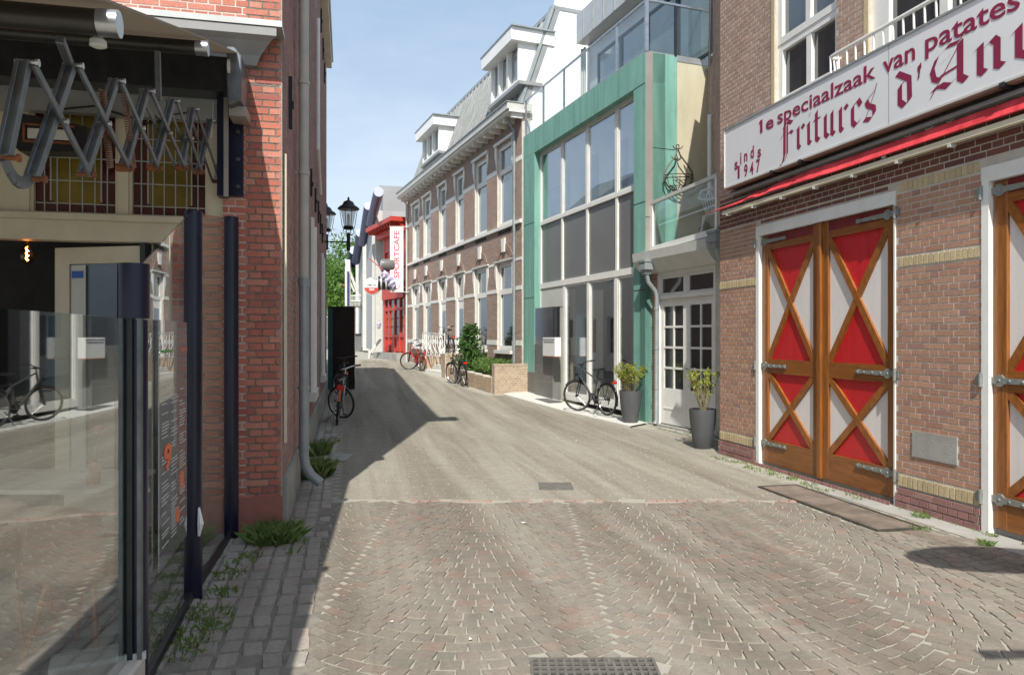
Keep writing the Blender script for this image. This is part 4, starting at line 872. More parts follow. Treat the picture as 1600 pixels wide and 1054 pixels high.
MB().box(MF, mu0 + wd * .02, mu0 + wd * .4, 1.60, 1.615, .018, .0195).build('green_line', M['greenprint'], mn)
text_on(MB(), MF, '9', mu0 + wd * .12, mu0 + wd * .38, .98, 1.12, .02, .03).build('printed_numeral', M['orangepl'], mn)
for (a, b, r) in ((.78, .86, .05), (.62, .68, .045)):
    c = (mu0 + wd * a, b); MB().prism(MF, [(c[0] + r * math.cos(k * .785), c[1] + r * math.sin(k * .785)) for k in range(8)], .018, .0205).build('food_picture', M['orangepl'], mn)
# ------------------------------------------------------------------ terrace furniture behind the glass
tb = thing('terrace_table', 'small white terrace table behind the glass screen', 'table', (-3.0, 4.78, 0))
MB().bxyz(-3.6, -2.52, 4.42, 5.12, .72, .75).build('tabletop', M['tabletop'], tb, bevel=.004)
MB().tube((-3.0, 4.78, .03), (-3.0, 4.78, .72), .035, 12).build('column', M['dark'], tb, True); MB().lathe((-3.0, 4.78, 0), [(.24, 0), (.24, .02), (.05, .04)], 20).build('foot', M['dark'], tb, True)
p = Vector((-2.66, 4.6, .75)); vs_ = thing('flower_vase', 'small terracotta vase with one pink flower on the terrace table', 'vase', p)
MB().lathe(p, [(.035, 0), (.042, .06), (.04, .1), (.02, .13), (.022, .15)], 16).build('vase', M['vase'], vs_, True)
MB().path([p + Vector((0, 0, .1)), p + Vector((.01, 0, .22)), p + Vector((.03, .01, .32))], .003, 5).build('stem', M['leaf'], vs_)
t = MB(); leaves(t, p + Vector((.03, .01, .34)), (.035, .035, .03), 60, .02); t.build('flower', M['pink'], vs_)
M['shellb'] = mat('brown_shell', (.36, .24, .17), .5, var=.1)
def chair(x, y, rz, lb_):
    c = thing('terrace_chair', lb_, 'chair', (0, 0, 0), 'brown shell chairs on the terrace')
    t = MB()
    prof = [(-.22, .44), (-.2, .46), (.15, .45), (.2, .48), (.235, .58), (.26, .80), (.25, .86)]
    vs = []
    for sgn in np.linspace(-1, 1, 9):
        for y_, z_ in prof: vs.append((sgn * .23 * (1 - .25 * max(0, z_ - .75) * 4 * abs(sgn)), y_ - .06 * sgn * sgn * (z_ > .5), z_ + .03 * sgn * sgn * (z_ < .5) - (.05 * sgn * sgn if z_ > .8 else 0)))
    m = len(prof); t.add(vs, [(i * m + j, (i + 1) * m + j, (i + 1) * m + j + 1, i * m + j + 1) for i in range(8) for j in range(m - 1)])
    o = t.build('shell', M['shellb'], c, True); sm = o.modifiers.new('thick', 'SOLIDIFY'); sm.thickness = .012
    for sx in (-1, 1):
        for sy in (-1, 1): MB().tube((sx * .21, sy * .21, 0), (sx * .12, sy * .12, .45), .012, 8, .016).build('leg', M['woodd'], c, True)
    c.location = (x, y, 0); c.rotation_euler = (0, 0, rz); return c
c0 = chair(-2.22, 3.78, math.pi - .1, 'brown shell chair nearest the clamp post of the glass screen')
tree_copy(c0, (-2.80, 3.95, 0), math.pi + .2, 'brown shell chair at the far left of the terrace table')
# ------------------------------------------------------------------ chip shop on the right
cs = thing('chip_shop', 'brown brick chip shop at the right with varnished double doors and white windows above', 'building', (4.2, 6.7, 0))
def uf(px, d=0): return FF.u(px, d)
U0, U1 = 0.0, uf(1600) + 4.2
dA, dB = uf(1182), uf(1400)            # first gate opening incl. frame
dC = uf(1535); dD = dC + (dB - dA)
zG = 3.14
w1a, w1b = uf(1211), uf(1307); w2a, w2b = uf(1358), uf(1358) + (w1b - w1a)
holes = [(dA, dB, 0, zG), (dC, dD, 0, zG), (w1a, w1b, 4.62, 7.5), (w2a, w2b + .6, 4.2, 7.5)]
wall(FF, U0, U1, 0, 7.75, holes, -.3, 0, M['mortar'], cs)
yz = [(.215, .335), (2.37, 2.475)]
pr = rows(dB + .005, dC - .005, .345, 2.36, [(uf(1427) , uf(1497), FF.z(1427, 712), FF.z(1427, 672))], ch=.0602, seed=4) + rows(dB + .005, dC - .005, 2.485, 3.10, [], ch=.0602, seed=5)
pr.sort(key=lambda r: -r[0]); singles(FF, pr[:300], cs, M['brick_pier'])
if pr[300:]: mass(FF, pr[300:], cs, M['brick_pier'])
for a, b in ((dB, dC),):
    mass(FF, rows(a + .005, b - .005, .0, .205, [], seed=6), cs, M['brick_low'], d0=.02)
    singles(FF, rows(a + .002, b - .002, yz[0][0], yz[0][1], [], ch=.12, soldier=True, seed=7), cs, M['brick_yel'], 'yellow_brick', d0=.012)
    singles(FF, rows(a + .002, b - .002, yz[1][0], yz[1][1], [], ch=.1, soldier=True, seed=8), cs, M['brick_yel'], 'yellow_brick', d0=.004)
    singles(FF, rows(a + .002, b - .002, 3.11, 3.21, [], ch=.1, soldier=True, seed=9), cs, M['brick_yel'], 'yellow_brick', d0=.004)
a, b = 0, dA
mass(FF, rows(a + .003, b - .003, .345, 2.36, [], ch=.0602, seed=14) + rows(a + .003, b - .003, 2.485, 3.2, [], ch=.0602, seed=15), cs, M['brick_pier'])
mass(FF, rows(a + .003, b - .003, .0, .205, [], seed=16), cs, M['brick_low'], d0=.03)
mass(FF, rows(a, b - .003, .215, .335, [], ch=.12, soldier=True, seed=17) + rows(a, b - .003, 2.37, 2.475, [], ch=.1, soldier=True, seed=18), cs, M['brick_yel'], 'yellow_brickwork', d0=.008)
mass(FF, rows(dA, U1 - .3, 3.22, 3.66, [], seed=19) + rows(0, dA, 3.22, 3.66, [], seed=20) + rows(dA + .1, dB - .1, 3.16, 3.21, [], seed=20), cs, piece_mat('dark_red_brick', [(.16, .06, .045), (.20, .085, .065), (.13, .055, .045)], stain=.5))
mass(FF, rows(0.003, U1 - 2, 3.67, 7.7, [h for h in holes], seed=21), cs, M['brick_fup'])
mass(FF, rows(dD, U1, .0, 3.2, [], seed=22), cs, M['brick_pier'])
MB().box(FF, uf(1427), uf(1497), FF.z(1427, 712), FF.z(1427, 672), .0, .014).build('stone_plate', M['concrete'], cs)
# side wall above the annex, volume, roof
q = Vector(((1098 - 800) / FPX * 18.0, 18.0, 0)); P0 = FF.pt(0, 0, 0); us_ = (P0 - q); LS = us_.length; FX = Frame(q, us_); LK = LS * .69
MB().prism(FX, [(0, 3.42), (LK, 3.42), (LK, 6.6), (0, 7.9)], -.3, -.01).build('side_wall', M['mortar'], cs); wall(FX, LK, LS - .002, 3.42, 7.75, [], -.3, -.01, M['mortar'], cs)
stp = [(LK * i / 10, LK * (i + 1) / 10, 7.9 - 1.3 * (i + .7) / 10, 9.6) for i in range(10)]
mass(FX, rows(0, LS - .005, 3.44, 7.7, stp, seed=23), cs, M['brick_fup'], d0=-.01)
MB().prism(FX, [(0, 7.9), (LK, 6.6), (LK, 6.66), (0, 7.96)], -.35, .03).build('coping', M['concrete'], cs)
MB().box(FF, .02, U1, 7.7, 7.85, -6, -.31).build('roof', M['zinc'], cs); MB().box(FF, .3, U1, 0, 7.7, -6.2, -6).build('wall', M['mortar'], cs)
MB().box(FF, .01, .31, 0, 7.69, -6, -.31).build('wall', M['mortar'], cs)
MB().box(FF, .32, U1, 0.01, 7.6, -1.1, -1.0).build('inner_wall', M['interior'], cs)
# windows upstairs
z_t = FF.z(1217, 62); m1 = (w1a + w1b) / 2 + .02
window(FF, w1a, w1b, 4.62, z_t - .05, cs, M['white'], M['dglass'], fw=.085, mul=(m1,), d=-.05, th=.08, bar=.09)
window(FF, w1a, w1b, z_t - .05, 7.45, cs, M['white'], M['dglass'], fw=.085, mul=(m1,), d=-.04, th=.08, bar=.09)
window(FF, w2a, w2b + .6, 4.2, 7.45, cs, M['white'], M['dglass'], fw=.22, mul=(w2a + .9,), d=-.05, th=.08, bar=.1)
for a, b in ((w1a, w1b), (w2a, w2b + .6)):
    MB().box(FF, a - .07, a - .003, 4.3, 7.4, 0, .01).build('yellow_jamb', M['brick_yel'], cs)
# french balcony in white rods
rb = thing('french_balcony', 'white rod balcony rail before the second upstairs window over the sign', 'balcony', FF.pt(uf(1310), 4.6, 0))
ba, bb = uf(1294, .14), uf(1294, .14) + 1.9; zt = FF.z(1300, 88, .14)
MB().path([FF.pt(ba + .02, zt, 0), FF.pt(ba, zt, .10), FF.pt(ba + .03, zt, .13), FF.pt(ba + .1, zt, .14), FF.pt(bb, zt, .14)], .02, 8).build('top_rail', M['white'], rb, True)
MB().path([FF.pt(ba + .1, zt - .52, 0), FF.pt(ba + .08, zt - .52, .05), FF.pt(ba + .14, zt - .52, .07), FF.pt(bb, zt - .52, .07)], .018, 8).build('bottom_rail', M['white'], rb, True)
k = 0; x = ba + .04
while x < bb:
    MB().path([FF.pt(x, zt, .14), FF.pt(x + .015, zt - .16, .15), FF.pt(x + .02, zt - .34, .13), FF.pt(x + .02, zt - .52, .07)], .011, 6).build('rod', M['white'], rb, True); x += .13
for d in (.03, .07): MB().path([FF.pt(ba, zt, d), FF.pt(ba + .04, zt - .3, d), FF.pt(ba + .09, zt - .52, d)], .011, 6).build('rod', M['white'], rb, True)
# white pipe and stay on the side
MB().path([FX.pt(LS * .80, 7.6, .06), FX.pt(LS * .62, 5.6, .06)], .02, 8).build('stay', M['alu'], cs); MB().path([FX.pt(LS * .70, 5.6, .05), FX.pt(LS * .70, 4.2, .05)], .04, 10).build('vent_pipe', M['white'], cs, True)
# ---- long sign
sg = thing('shop_sign', 'long pale box sign with maroon lettering above the red awning', 'sign', FF.pt(2, 3.75, .1))
SD = .18; sa = FF.u(1133, SD); sb_ = sa + 6.9; sz0, sz1 = FF.z(1133, 293, SD), FF.z(1133, 205, SD)
MB().box(FF, sa, sb_, sz0, sz1, SD - .13, SD).build('sign_box', M['signface'], sg)
MB().box(FF, sa - .01, sb_, sz1, sz1 + .02, SD - .13, SD + .012).build('top_trim', M['zincpipe'], sg); MB().box(FF, sa - .01, sb_, sz0 - .02, sz0, SD - .13, SD + .012).build('bottom_trim', M['lgrey'], sg)
MB().box(FF, sa - .015, sa, sz0 - .02, sz1 + .02, SD - .13, SD + .012).build('end_trim', M['lgrey'], sg)
MB().box(FF, sa + .01, sb_, sz0 - .035, sz0 - .02, SD - .13, SD - .01).build('underside', M['brownbar'], sg)
us1 = FF.u(1389, SD); MB().box(FF, us1 - .003, us1 + .003, sz0, sz1, SD, SD + .0015).build('panel_joint', M['zinc'], sg)
def su(px): return FF.u(px, SD)
def szz(px, py): return FF.z(px, py, SD)
zb = 4.275 * 0 + (szz(1190, 206) + szz(1447, 80)) / 2; dd_ = SD + .001
words = [('1e', 1190, 1226, 0, .175), ('speciaalzaak', 1216, 1368, -.045, .175), ('van', 1381, 1430, 0, .125), ('patates', 1446, 1596, -.045, .155)]
zb = szz(1200, 203)
MB().prism(FF, [(su(1188) - .028, zb + .115), (su(1188) + .012, zb + .145), (su(1188) + .012, zb + .165), (su(1188) - .028, zb + .137)], dd_, dd_ + .002).build('lettering', M['maroon'], sg)
text_on(MB(), FF, '1e', su(1188), su(1209), zb, zb + .165, dd_, .02).build('lettering', M['maroon'], sg)
text_on(MB(), FF, 'speciaalzaak', su(1215), su(1368), zb - .045, zb + .175, dd_, .012).build('lettering', M['maroon'], sg)
text_on(MB(), FF, 'van', su(1380), su(1430), zb, zb + .125, dd_, .012).build('lettering', M['maroon'], sg)
text_on(MB(), FF, 'patates', su(1446), su(1594), zb - .045, zb + .16, dd_, .012).build('lettering', M['maroon'], sg)
text_on(MB(), FF, 'frites', su(1594) + .12, su(1594) + .60, zb, zb + .175, dd_, .012).build('lettering', M['maroon'], sg)
# small curved word and year
cx_ = [('s', 1148, 266), ('i', 1157, 257), ('n', 1163, 253), ('d', 1173, 248), ('s', 1184, 247)]
for ch_, px, py in cx_:
    w_ = .075 if ch_ != 'i' else .024; h_ = .105 if ch_ in 'sn' else .155
    u_ = su(px); z_ = szz(px, py); text_on(MB(), FF, ch_, u_, u_ + w_, z_, z_ + h_, dd_, .02).build('letter', M['maroon'], sg)
for k, ch_ in enumerate('1947'):
    px = (1153, 1163, 1172, 1182)[k]; py = (279, 277, 274, 270)[k]; u_ = su(px); z_ = szz(px, py); text_on(MB(), FF, ch_, u_, u_ + (.08 if ch_ != '1' else .045), z_, z_ + .165, dd_, .02).build('digit', M['maroon'], sg)
# broken-letter words, written with a broad nib held at 40 degrees
NIB = (math.cos(math.radians(38)), math.sin(math.radians(38)))
def nib(mb, strokes, x0, z0, s, wpen, cnt=[0]):
    for st in strokes:
        wp = wpen
        if isinstance(st[0], str): wp = wpen * float(st[0]); st = st[1:]
        for (a, b), (c, d) in zip(st, st[1:]):
            cnt[0] += 1; e = dd_ + .0005 + .000008 * cnt[0]
            nx, nz = NIB[0] * wp / 2, NIB[1] * wp / 2
            P = [(x0 + a * s - nx, z0 + b * s - nz), (x0 + a * s + nx, z0 + b * s + nz), (x0 + c * s + nx, z0 + d * s + nz), (x0 + c * s - nx, z0 + d * s - nz)]
            ar = sum(P[i][0] * P[(i + 1) % 4][1] - P[(i + 1) % 4][0] * P[i][1] for i in range(4))
            if ar < 0: P = P[::-1]
            mb.add([FF.pt(u, z, e) for u, z in P], [(0, 1, 2, 3)])
            for (u, z) in ((a, b), (c, d)):
                t = wp * .06; u = x0 + u * s; z = z0 + z * s; cnt[0] += 1; e = dd_ + .0005 + .000008 * cnt[0]
                mb.add([FF.pt(u - nx, z - nz - t, e), FF.pt(u - nx + t, z - nz, e), FF.pt(u + nx, z + nz + t, e), FF.pt(u + nx - t, z + nz, e)][::1], [(0, 1, 2, 3)])
FR = {  # x height 1
 'F': ([('1', (.30, 1.25), (.62, 1.45), (.95, 1.32), (1.2, 1.5)), ('1', (.42, 1.30), (.42, .0), (.28, -.35), (-.05, -.5)), ('.6', (.62, 1.3), (.62, .0), (.40, -.30)), ('1', (.12, .75), (.28, .92)), ('.8', (.62, .85), (.85, .95), (1.0, .85))], 1.15),
 'r': ([((.1, .86), (.24, .95)), ((.24, .95), (.24, .12), (.36, .02)), ((.30, .82), (.50, .98), (.62, .86))], .70),
 'i': ([((.1, .86), (.24, .95)), ((.24, .95), (.24, .12), (.38, .04)), ('.5', (.26, 1.22), (.36, 1.36))], .50),
 't': ([((.24, 1.28), (.24, .14), (.40, .02), (.5, .12)), ('.6', (.05, .92), (.48, .98))], .58),
 'u': ([((.1, .86), (.22, .95)), ((.22, .95), (.22, .15), (.38, .02), (.62, .18)), ((.62, .98), (.62, .12), (.76, .03))], .88),
 'e': ([((.52, .98), (.22, .80), (.22, .18), (.38, .02), (.62, .16)), ((.52, .98), (.66, .74)), ('.35', (.66, .74), (.26, .42))], .75),
 's': ([((.62, 1.05), (.48, .96), (.20, .78), (.30, .58), (.60, .42), (.62, .20), (.42, .02), (.10, .10)), ('.3', (.62, .95), (.74, 1.3)), ('.3', (.12, .02), (.62, .95))], .80),
 'd': ([((.22, .78), (.22, .20), (.40, .02), (.62, .16)), ((.12, 1.28), (.60, .92), (.62, .16)), ('.5', (.22, .80), (.45, .92))], .82),
 "'": ([('.8', (.18, 1.25), (.18, 1.05)), ('.4', (.18, 1.05), (.14, .75))], .40),
 'A': ([((1.0, 1.40), (1.0, .20), (1.16, .05)), ('.8', (.95, 1.40), (.62, 1.42), (.30, 1.18), (.16, .82), (.22, .5), (.38, .38)), ('.3', (.95, 1.28), (.10, -.12)), ('1', (.18, .14), (.42, .20), (.66, .08), (.86, .22)), ('.7', (.38, .50), (.95, .62)), ('.35', (1.0, 1.45), (1.14, 1.66)), ('.3', (.40, .9), (.72, 1.12))], 1.32),
 'n': ([((.1, .86), (.24, .95)), ((.24, .95), (.24, .12), (.36, .03)), ((.30, .78), (.56, 1.0), (.68, .85), (.68, .12), (.82, .03))], .98),
 'v': ([((.1, .86), (.24, 1.0)), ((.24, 1.0), (.24, .18), (.48, .02)), ((.55, 1.02), (.70, .88), (.70, .30), (.48, .02))], .90),
}
def word(txt, u0, u1, z0, xh, name='blackletter'):
    tot = sum(FR[c][1] for c in txt); s = (u1 - u0) / tot; mb = MB(); x = u0
    for c in txt:
        sub = MB(); nib(sub, FR[c][0], 0, 0, 1, .235)
        x_ = x
        P0 = FF.pt(0, 0, 0)
        for v in sub.v:
            r = Vector(v) - P0; uu = r.dot(FF.u_); zz = r.z; de = r.dot(FF.n)
            mb.v.append(tuple(FF.pt(x_ + uu * s, z0 + zz * xh, de)))
        b = len(mb.v) - len(sub.v); mb.f += [tuple(b + i for i in f) for f in sub.f]
        x += FR[c][1] * s
    return mb.build(name, M['maroon'], sg)
xh = .262; zbl = szz(1255, 232) + .015
word('Fritures', su(1217), su(1372), zbl, xh)
word("d'", su(1398), su(1446), zbl + .0, xh)
word('Anvers', su(1449), su(1449) + 1.95, zbl, xh)
for px, py in ((1215, 300), (1260, 277), (1580, 150)):
    u_ = FF.u(px, .1); MB().bar(FF.pt(u_, sz0 - .06, 0), FF.pt(u_, sz0 - .03, SD + .02), .05, .04).build('bracket', M['dark'], sg)
MB().path([FF.pt(uf(1400 + k * 9), sz0 - .10 + .04 * math.sin(k * 1.7), .05) for k in range(14)], .006, 5).build('cable', M['lgrey'], sg)
MB().path([FF.pt(uf(1205 + k * 9), sz0 - .10 + .025 * math.sin(k * 2.1), .05) for k in range(8)], .006, 5).build('cable', M['lgrey'], sg)
# ---- rolled red awning
ra = thing('red_shop_awning', 'worn red canvas shop awning rolled up along the wall below the sign', 'awning', FF.pt(2, 3.4, .1))
AD = .15; aa = FF.u(1104, AD); ab_ = aa + 7.2; az0 = FF.z(1104, 334, AD); 
za_, zb_ = 3.45, 3.42
mb = MB()
u_ = np.linspace(aa, ab_, 60)
rr_ = random.Random(2); lowz = [za_ + .02 + (.02 * rr_.random() if 8 < i < 22 else 0) for i in range(60)]
ht = [min(.12, .025 + .005 * i) for i in range(60)]
vs = []
for i, x in enumerate(u_): vs += [FF.pt(x, lowz[i], AD + .02), FF.pt(x, lowz[i] + ht[i], AD - .05), FF.pt(x, lowz[i] + ht[i] + .012, AD - .055), FF.pt(x, lowz[i] + .008, AD + .03)]
fs = []
for i in range(59):
    a = 4 * i
    for k in range(4): fs.append((a + k, a + (k + 1) % 4, a + 4 + (k + 1) % 4, a + 4 + k))
mb.add(vs, fs + [(0, 1, 2, 3)]).build('canvas', M['redcanvas'], ra)
MB().box(FF, aa + .45, ab_, za_ - .06, za_ - .01, AD - .05, AD + .01).build('front_beam', M['cream'], ra)
MB().box(FF, aa + .6, ab_, za_ + .185, za_ + .225, AD - .13, AD - .05).build('housing', M['zinc'], ra)
MB().box(FF, aa + .6, ab_, za_ + .225, za_ + .235, AD - .14, AD - .03).build('housing_lip', M['blackiron'], ra)
for i in range(7): x = aa + .55 + i * .62; MB().box(FF, x, x + .035, za_ - .09, za_ - .06, AD - .05, AD + .012).build('clip', M['lgrey'], ra)
MB().path([FF.pt(aa + .55, za_ - .03, 0), FF.pt(aa + .62, za_ - .03, AD)], .02, 8).path([FF.pt(aa + 3.3, za_ + .02, 0), FF.pt(aa + 3.5, za_ + .02, AD)], .02, 8).build('arm', M['lgrey'], ra)
# ---- double doors
def gate(oa, ob, lbl, yshift=0):
    g = thing('double_gate', lbl, 'gate', FF.pt((oa + ob) / 2, 0, 0))
    fr_ = MB(); fw = .07; fr_.box(FF, oa, oa + fw, .0, zG, -.12, .012).box(FF, ob - .02, ob, 0, zG, -.12, .012).box(FF, oa + fw, ob - .02, zG - .13, zG, -.12, .014); fr_.build('frame', M['white'], g)
    mid = (oa + fw + ob - .02) / 2; h1 = zG - .13
    MB().box(FF, oa + fw, ob - .02, .0, .05, -.14, -.07).build('threshold', M['concrete'], g)
    MB().box(FF, mid - .035, mid + .035, .05, h1, -.045, -.005).build('meeting_post', M['wood'], g, bevel=.006)
    for s_, (a, b) in enumerate(((oa + fw + .004, mid - .004), (mid + .004, ob - .024))):
        lf = MB(); st = .13; D0, D1 = -.085, -.035
        lf.box(FF, a, a + st, .06, h1 - .01, D0, D1).box(FF, b - st, b, .06, h1 - .01, D0, D1)
        leaf = lf.build('door_leaf', M['wood'], g, bevel=.004)
        z1, z2, z3, z4 = .06 + .30, 1.22, 1.40, h1 - .20
        for p_, q_ in ((.06, z1), (z2, z3), (z4, h1 - .12)): MB().box(FF, a + st, b - st, p_, q_, D0, D1 - .002).build('rail', M['woodh'], leaf)
        MB().box(FF, a + st, b - st, h1 - .12, h1 - .01, D0, D1 - .004).build('header', M['maroonwood'], leaf)
        A, B = a + st, b - st
        for (p, q) in ((z1, z2), (z3, z4)):
            c = ((A + B) / 2, (p + q) / 2)
            for pts, mt_ in (([(A, p), (B, p), c], 'red'), ([(B, q), (A, q), c], 'red'), ([(A, p), c, (A, q)], 'pinkwhite'), ([(B, p), (B, q), c], 'pinkwhite')):
                MB().prism(FF, pts, D0 + .012, D0 + .020).build('red_panel' if mt_ == 'red' else 'white_panel', M[mt_], leaf)
            for (x0, x1, o) in ((A, B, 0), (B, A, .003)):
                # diagonal brace clipped to the opening
                dx, dz = x1 - x0, q - p; L_ = math.hypot(dx, dz); wv = .038; ex, ez = abs(wv * L_ / dz), wv * L_ / abs(dx); sg_ = 1 if dx > 0 else -1
                pts = [(x0, p), (x0 + sg_ * ex, p), (x1, q - ez), (x1, q), (x1 - sg_ * ex, q), (x0, p + ez)]
                MB().prism(FF, pts if sg_ > 0 else pts[::-1], D0 + .02, D1 - .006 + o).build('brace', M['woodd'], leaf)
        for z_ in (z1 - .05, (z2 + z3) / 2 + .005, h1 - .085):
            hu0, sgn = (a - .075, 1) if s_ == 0 else (b + .03, -1)
            L_ = .60; pts = [(0, -.03), (.1, -.028), (.125, -.05), (.165, -.05), (.19, -.026), (L_ - .06, -.017), (L_ - .03, -.026), (L_, -.018), (L_, .018), (L_ - .03, .026), (L_ - .06, .017), (.19, .026), (.165, .05), (.125, .05), (.1, .028), (0, .03)]
            pts = [(hu0 + sgn * x, z_ + y) for x, y in pts]
            hg = MB().prism(FF, pts if sgn > 0 else pts[::-1], -.032 if 1 else 0, -.018).build('hinge', M['hinge'], leaf)
            for x in (.145, .24, .36, .48, .575): MB().lathe(FF.pt(hu0 + sgn * x, z_, -.018), [(.013, 0), (.010, .005), (.004, .007)], 8, FF.n).build('bolt', M['hinge'], leaf)
            MB().tube(FF.pt(hu0, z_ - .06, .02), FF.pt(hu0, z_ + .06, .02), .018, 10).box(FF, hu0 - (.05 if sgn > 0 else -.0), hu0 + (.0 if sgn > 0 else .05), z_ - .04, z_ + .04, .013, .022).box(FF, hu0 - .018, hu0 + .018, z_ - .03, z_ + .03, -.03, .02).build('hinge_knuckle', M['hinge'], leaf)
    return g
gate(dA, dB, 'varnished red and white double gate left of the brick pier with stone plate')
gate(dC, dD, 'second red and white crossed double gate cut off by the right edge of the photo')
for i in range(22):
    a = dA + .02 + i * (dB - dA - .04) / 22; pass
singles(FF, rows(dA, dB, 0, .05, [], ch=.05, soldier=True, seed=30), cs, M['brick_low'], 'sill_brick', d0=.05)

# ------------------------------------------------------------------ annex with white french doors
an = thing('white_door_annex', 'low annex with white french doors between the copper house and the chip shop', 'building', FA.pt(1, 0, 0))
def ua(px, d=0): return FA.u(px, d)
da, db_ = ua(1028), ua(1118.5); UE = ua(1128)
wall(FA, 0, UE, 0, 3.3, [(da, db_, 0, 2.9)], -.25, 0, M['mortar'], an)
mass(FA, rows(.002, da - .003, .03, 2.9, [], seed=31), an, M['brick_pier'])
MB().box(FA, .0, UE, .0, .05, .0, .10).build('doorstep', M['concrete'], an)
MB().box(FA, 0, UE, 3.3, 3.4, -3.0, -.26).build('roof', M['zinc'], an); MB().box(FA, 0, UE, 0, 3.3, -1.6, -1.5).build('back_wall', M['interior'], an)
fr_ = MB(); ft = .055; z_t = 2.40
fr_.box(FA, da, da + ft, .05, 2.9, -.1, .01).box(FA, db_ - ft, db_, .05, 2.9, -.1, .01).box(FA, da + ft, db_ - ft, 2.83, 2.9, -.1, .01).box(FA, da + ft, db_ - ft, z_t, z_t + .07, -.1, .012)
md = (da + db_) / 2; fr_.box(FA, md - .035, md + .035, z_t + .07, 2.83, -.1, .008); fr_.build('door_frame', M['white'], an)
for a, b in ((da + ft, md - .035), (md + .035, db_ - ft)): window(FA, a + .002, b - .002, z_t + .072, 2.828, an, M['white'], M['dglass'], fw=.045, d=-.03, th=.05, name='transom_window')
for k, (a, b) in enumerate(((da + ft + .003, md - .003), (md + .003, db_ - ft - .003))):
    lf = MB(); st = .10; gz0, gz1 = .73, 2.26; D0, D1 = -.07, -.03
    lf.box(FA, a, a + st, .06, z_t - .005, D0, D1).box(FA, b - st, b, .06, z_t - .005, D0, D1).box(FA, a + st, b - st, .06, gz0, D0, D1 - .003).box(FA, a + st, b - st, gz1, z_t - .005, D0, D1 - .003)
    lf.box(FA, a + st, b - st, .34, .37, D1 - .003, D1 + .006)
    mm_ = (a + b) / 2; lf.box(FA, mm_ - .02, mm_ + .02, gz0, gz1, D0 + .004, D1 - .005)
    zz = [gz0 + (gz1 - gz0) * i / 4 for i in range(5)]
    for z in zz[1:-1]: lf.box(FA, a + st, mm_ - .02, z - .02, z + .02, D0 + .006, D1 - .006).box(FA, mm_ + .02, b - st, z - .02, z + .02, D0 + .006, D1 - .006)
    dl_ = lf.build('door', M['white'], an)
    for i in range(4):
        for p, q in ((a + st, mm_ - .02), (mm_ + .02, b - st)):
            MB().box(FA, p, q, zz[i] + (.02 if i else 0), zz[i + 1] - (.02 if i < 3 else 0), D0 + .01, D0 + .018).build('pane', M['dglass'], dl_)
    if k == 1:
        MB().tube(FA.pt(a + .05, 1.12, D1), FA.pt(a + .05, 1.12, .03), .01, 8).bar(FA.pt(a + .05, 1.12, .03), FA.pt(a + .16, 1.12, .03), .015, .018).build('handle', M['alu'], dl_)
# white fascia box with gutter hoppers
FBn = fvp(440, 6.9, 1012); bu = lambda px, d=0: FBn.u(px, d)
k1 = MB().prism(FA, [(0, 0)] * 3, 0, .001) if False else None
Ff = Frame(FA.pt(0, 0, .0), FA.u_)
prof = [(0, 2.90), (.10, 2.91), (.22, 3.02), (.30, 3.14), (.32, 3.30), (0, 3.31)]
vs = [FA.pt(u, z, d) for u in (-.05, UE) for d, z in prof]; n = len(prof)
MB().add(vs, [tuple(range(n)), tuple(range(n, 2 * n))[::-1]] + [(i, n + i, n + (i + 1) % n, (i + 1) % n) for i in range(n)]).build('fascia', M['lgrey'], an)
def hopper(px, z0, z1, nm, lb_, d=.40, pxw=.11):
    u = FA.u(px, d); h = thing('rain_pipe', lb_, 'drainpipe', FA.pt(u, 0, d))
    MB().box(FA, u - pxw, u + pxw, z1 - .17, z1, d - .1, d + .1).box(FA, u - pxw - .015, u + pxw + .015, z1 - .03, z1 + .01, d - .115, d + .115).prism(FA, [(u - pxw * .8, z1 - .17), (u - .05, z1 - .26), (u + .05, z1 - .26), (u + pxw * .8, z1 - .17)][::1], d - .07, d + .07).build('hopper_head', M['zincpipe'], h)
    MB().path([FA.pt(u, z1 - .24, d), FA.pt(u, z1 - .40, d - .04), FA.pt(u, z1 - .55, d - .18), FA.pt(u, z1 - .65, d - .22), FA.pt(u, .12, d - .22), FA.pt(u, .05, d - .18)], .042, 12).build('pipe', M['zincpipe'], h, True)
    for z in (2.2, 1.45, .7): MB().tube(FA.pt(u, z, d - .22), FA.pt(u, z + .05, d - .22), .05, 12).build('collar', M['zincpipe'], h, True)
hopper(1010, 0, 3.12, 'a', 'zinc rainwater pipe with hopper left of the white french doors', .32)
hopper(1119.5, 0, 3.36, 'b', 'zinc rainwater pipe with hopper right of the white french doors', .40)
# balcony on top
P1 = Vector(((1016.5 - 800) / FPX * 14.0, 14.0, 0)); P2 = Vector(((1121 - 800) / FPX * 11.55, 11.55, 0)); FBc = Frame(P1, P2 - P1); LB = (P2 - P1).length
bl = thing('roof_terrace_rail', 'white balcony rail with clear glass panels on top of the annex', 'railing', FBc.pt(1, 3.3, 0))
zb0, zb1 = 3.31, 4.30
MB().box(FBc, 0, LB, zb0 + .02, zb0 + .12, -.05, .02).build('bottom_rail', M['white'], bl); MB().box(FBc, 0, LB, zb1 - .06, zb1, -.05, .02).build('top_rail', M['lgrey'], bl)
MB().box(FBc, 0, .10, zb0 + .12, zb1 - .06, -.05, .015).build('post', M['white'], bl); MB().box(FBc, LB - .06, LB, zb0 + .12, zb1 - .06, -.05, .015).build('post', M['white'], bl)
MB().box(FBc, .1, LB - .06, zb0 + .12, zb1 - .06, -.03, -.02).build('pane', M['glassP'], bl)
rt = Frame(FBc.pt(LB, 0, 0), Vector((.9, .42, 0)) * 1.0); MB().box(rt, 0, .03, zb1 - .06, zb1, -.04, 0).build('side_rail', M['lgrey'], bl)
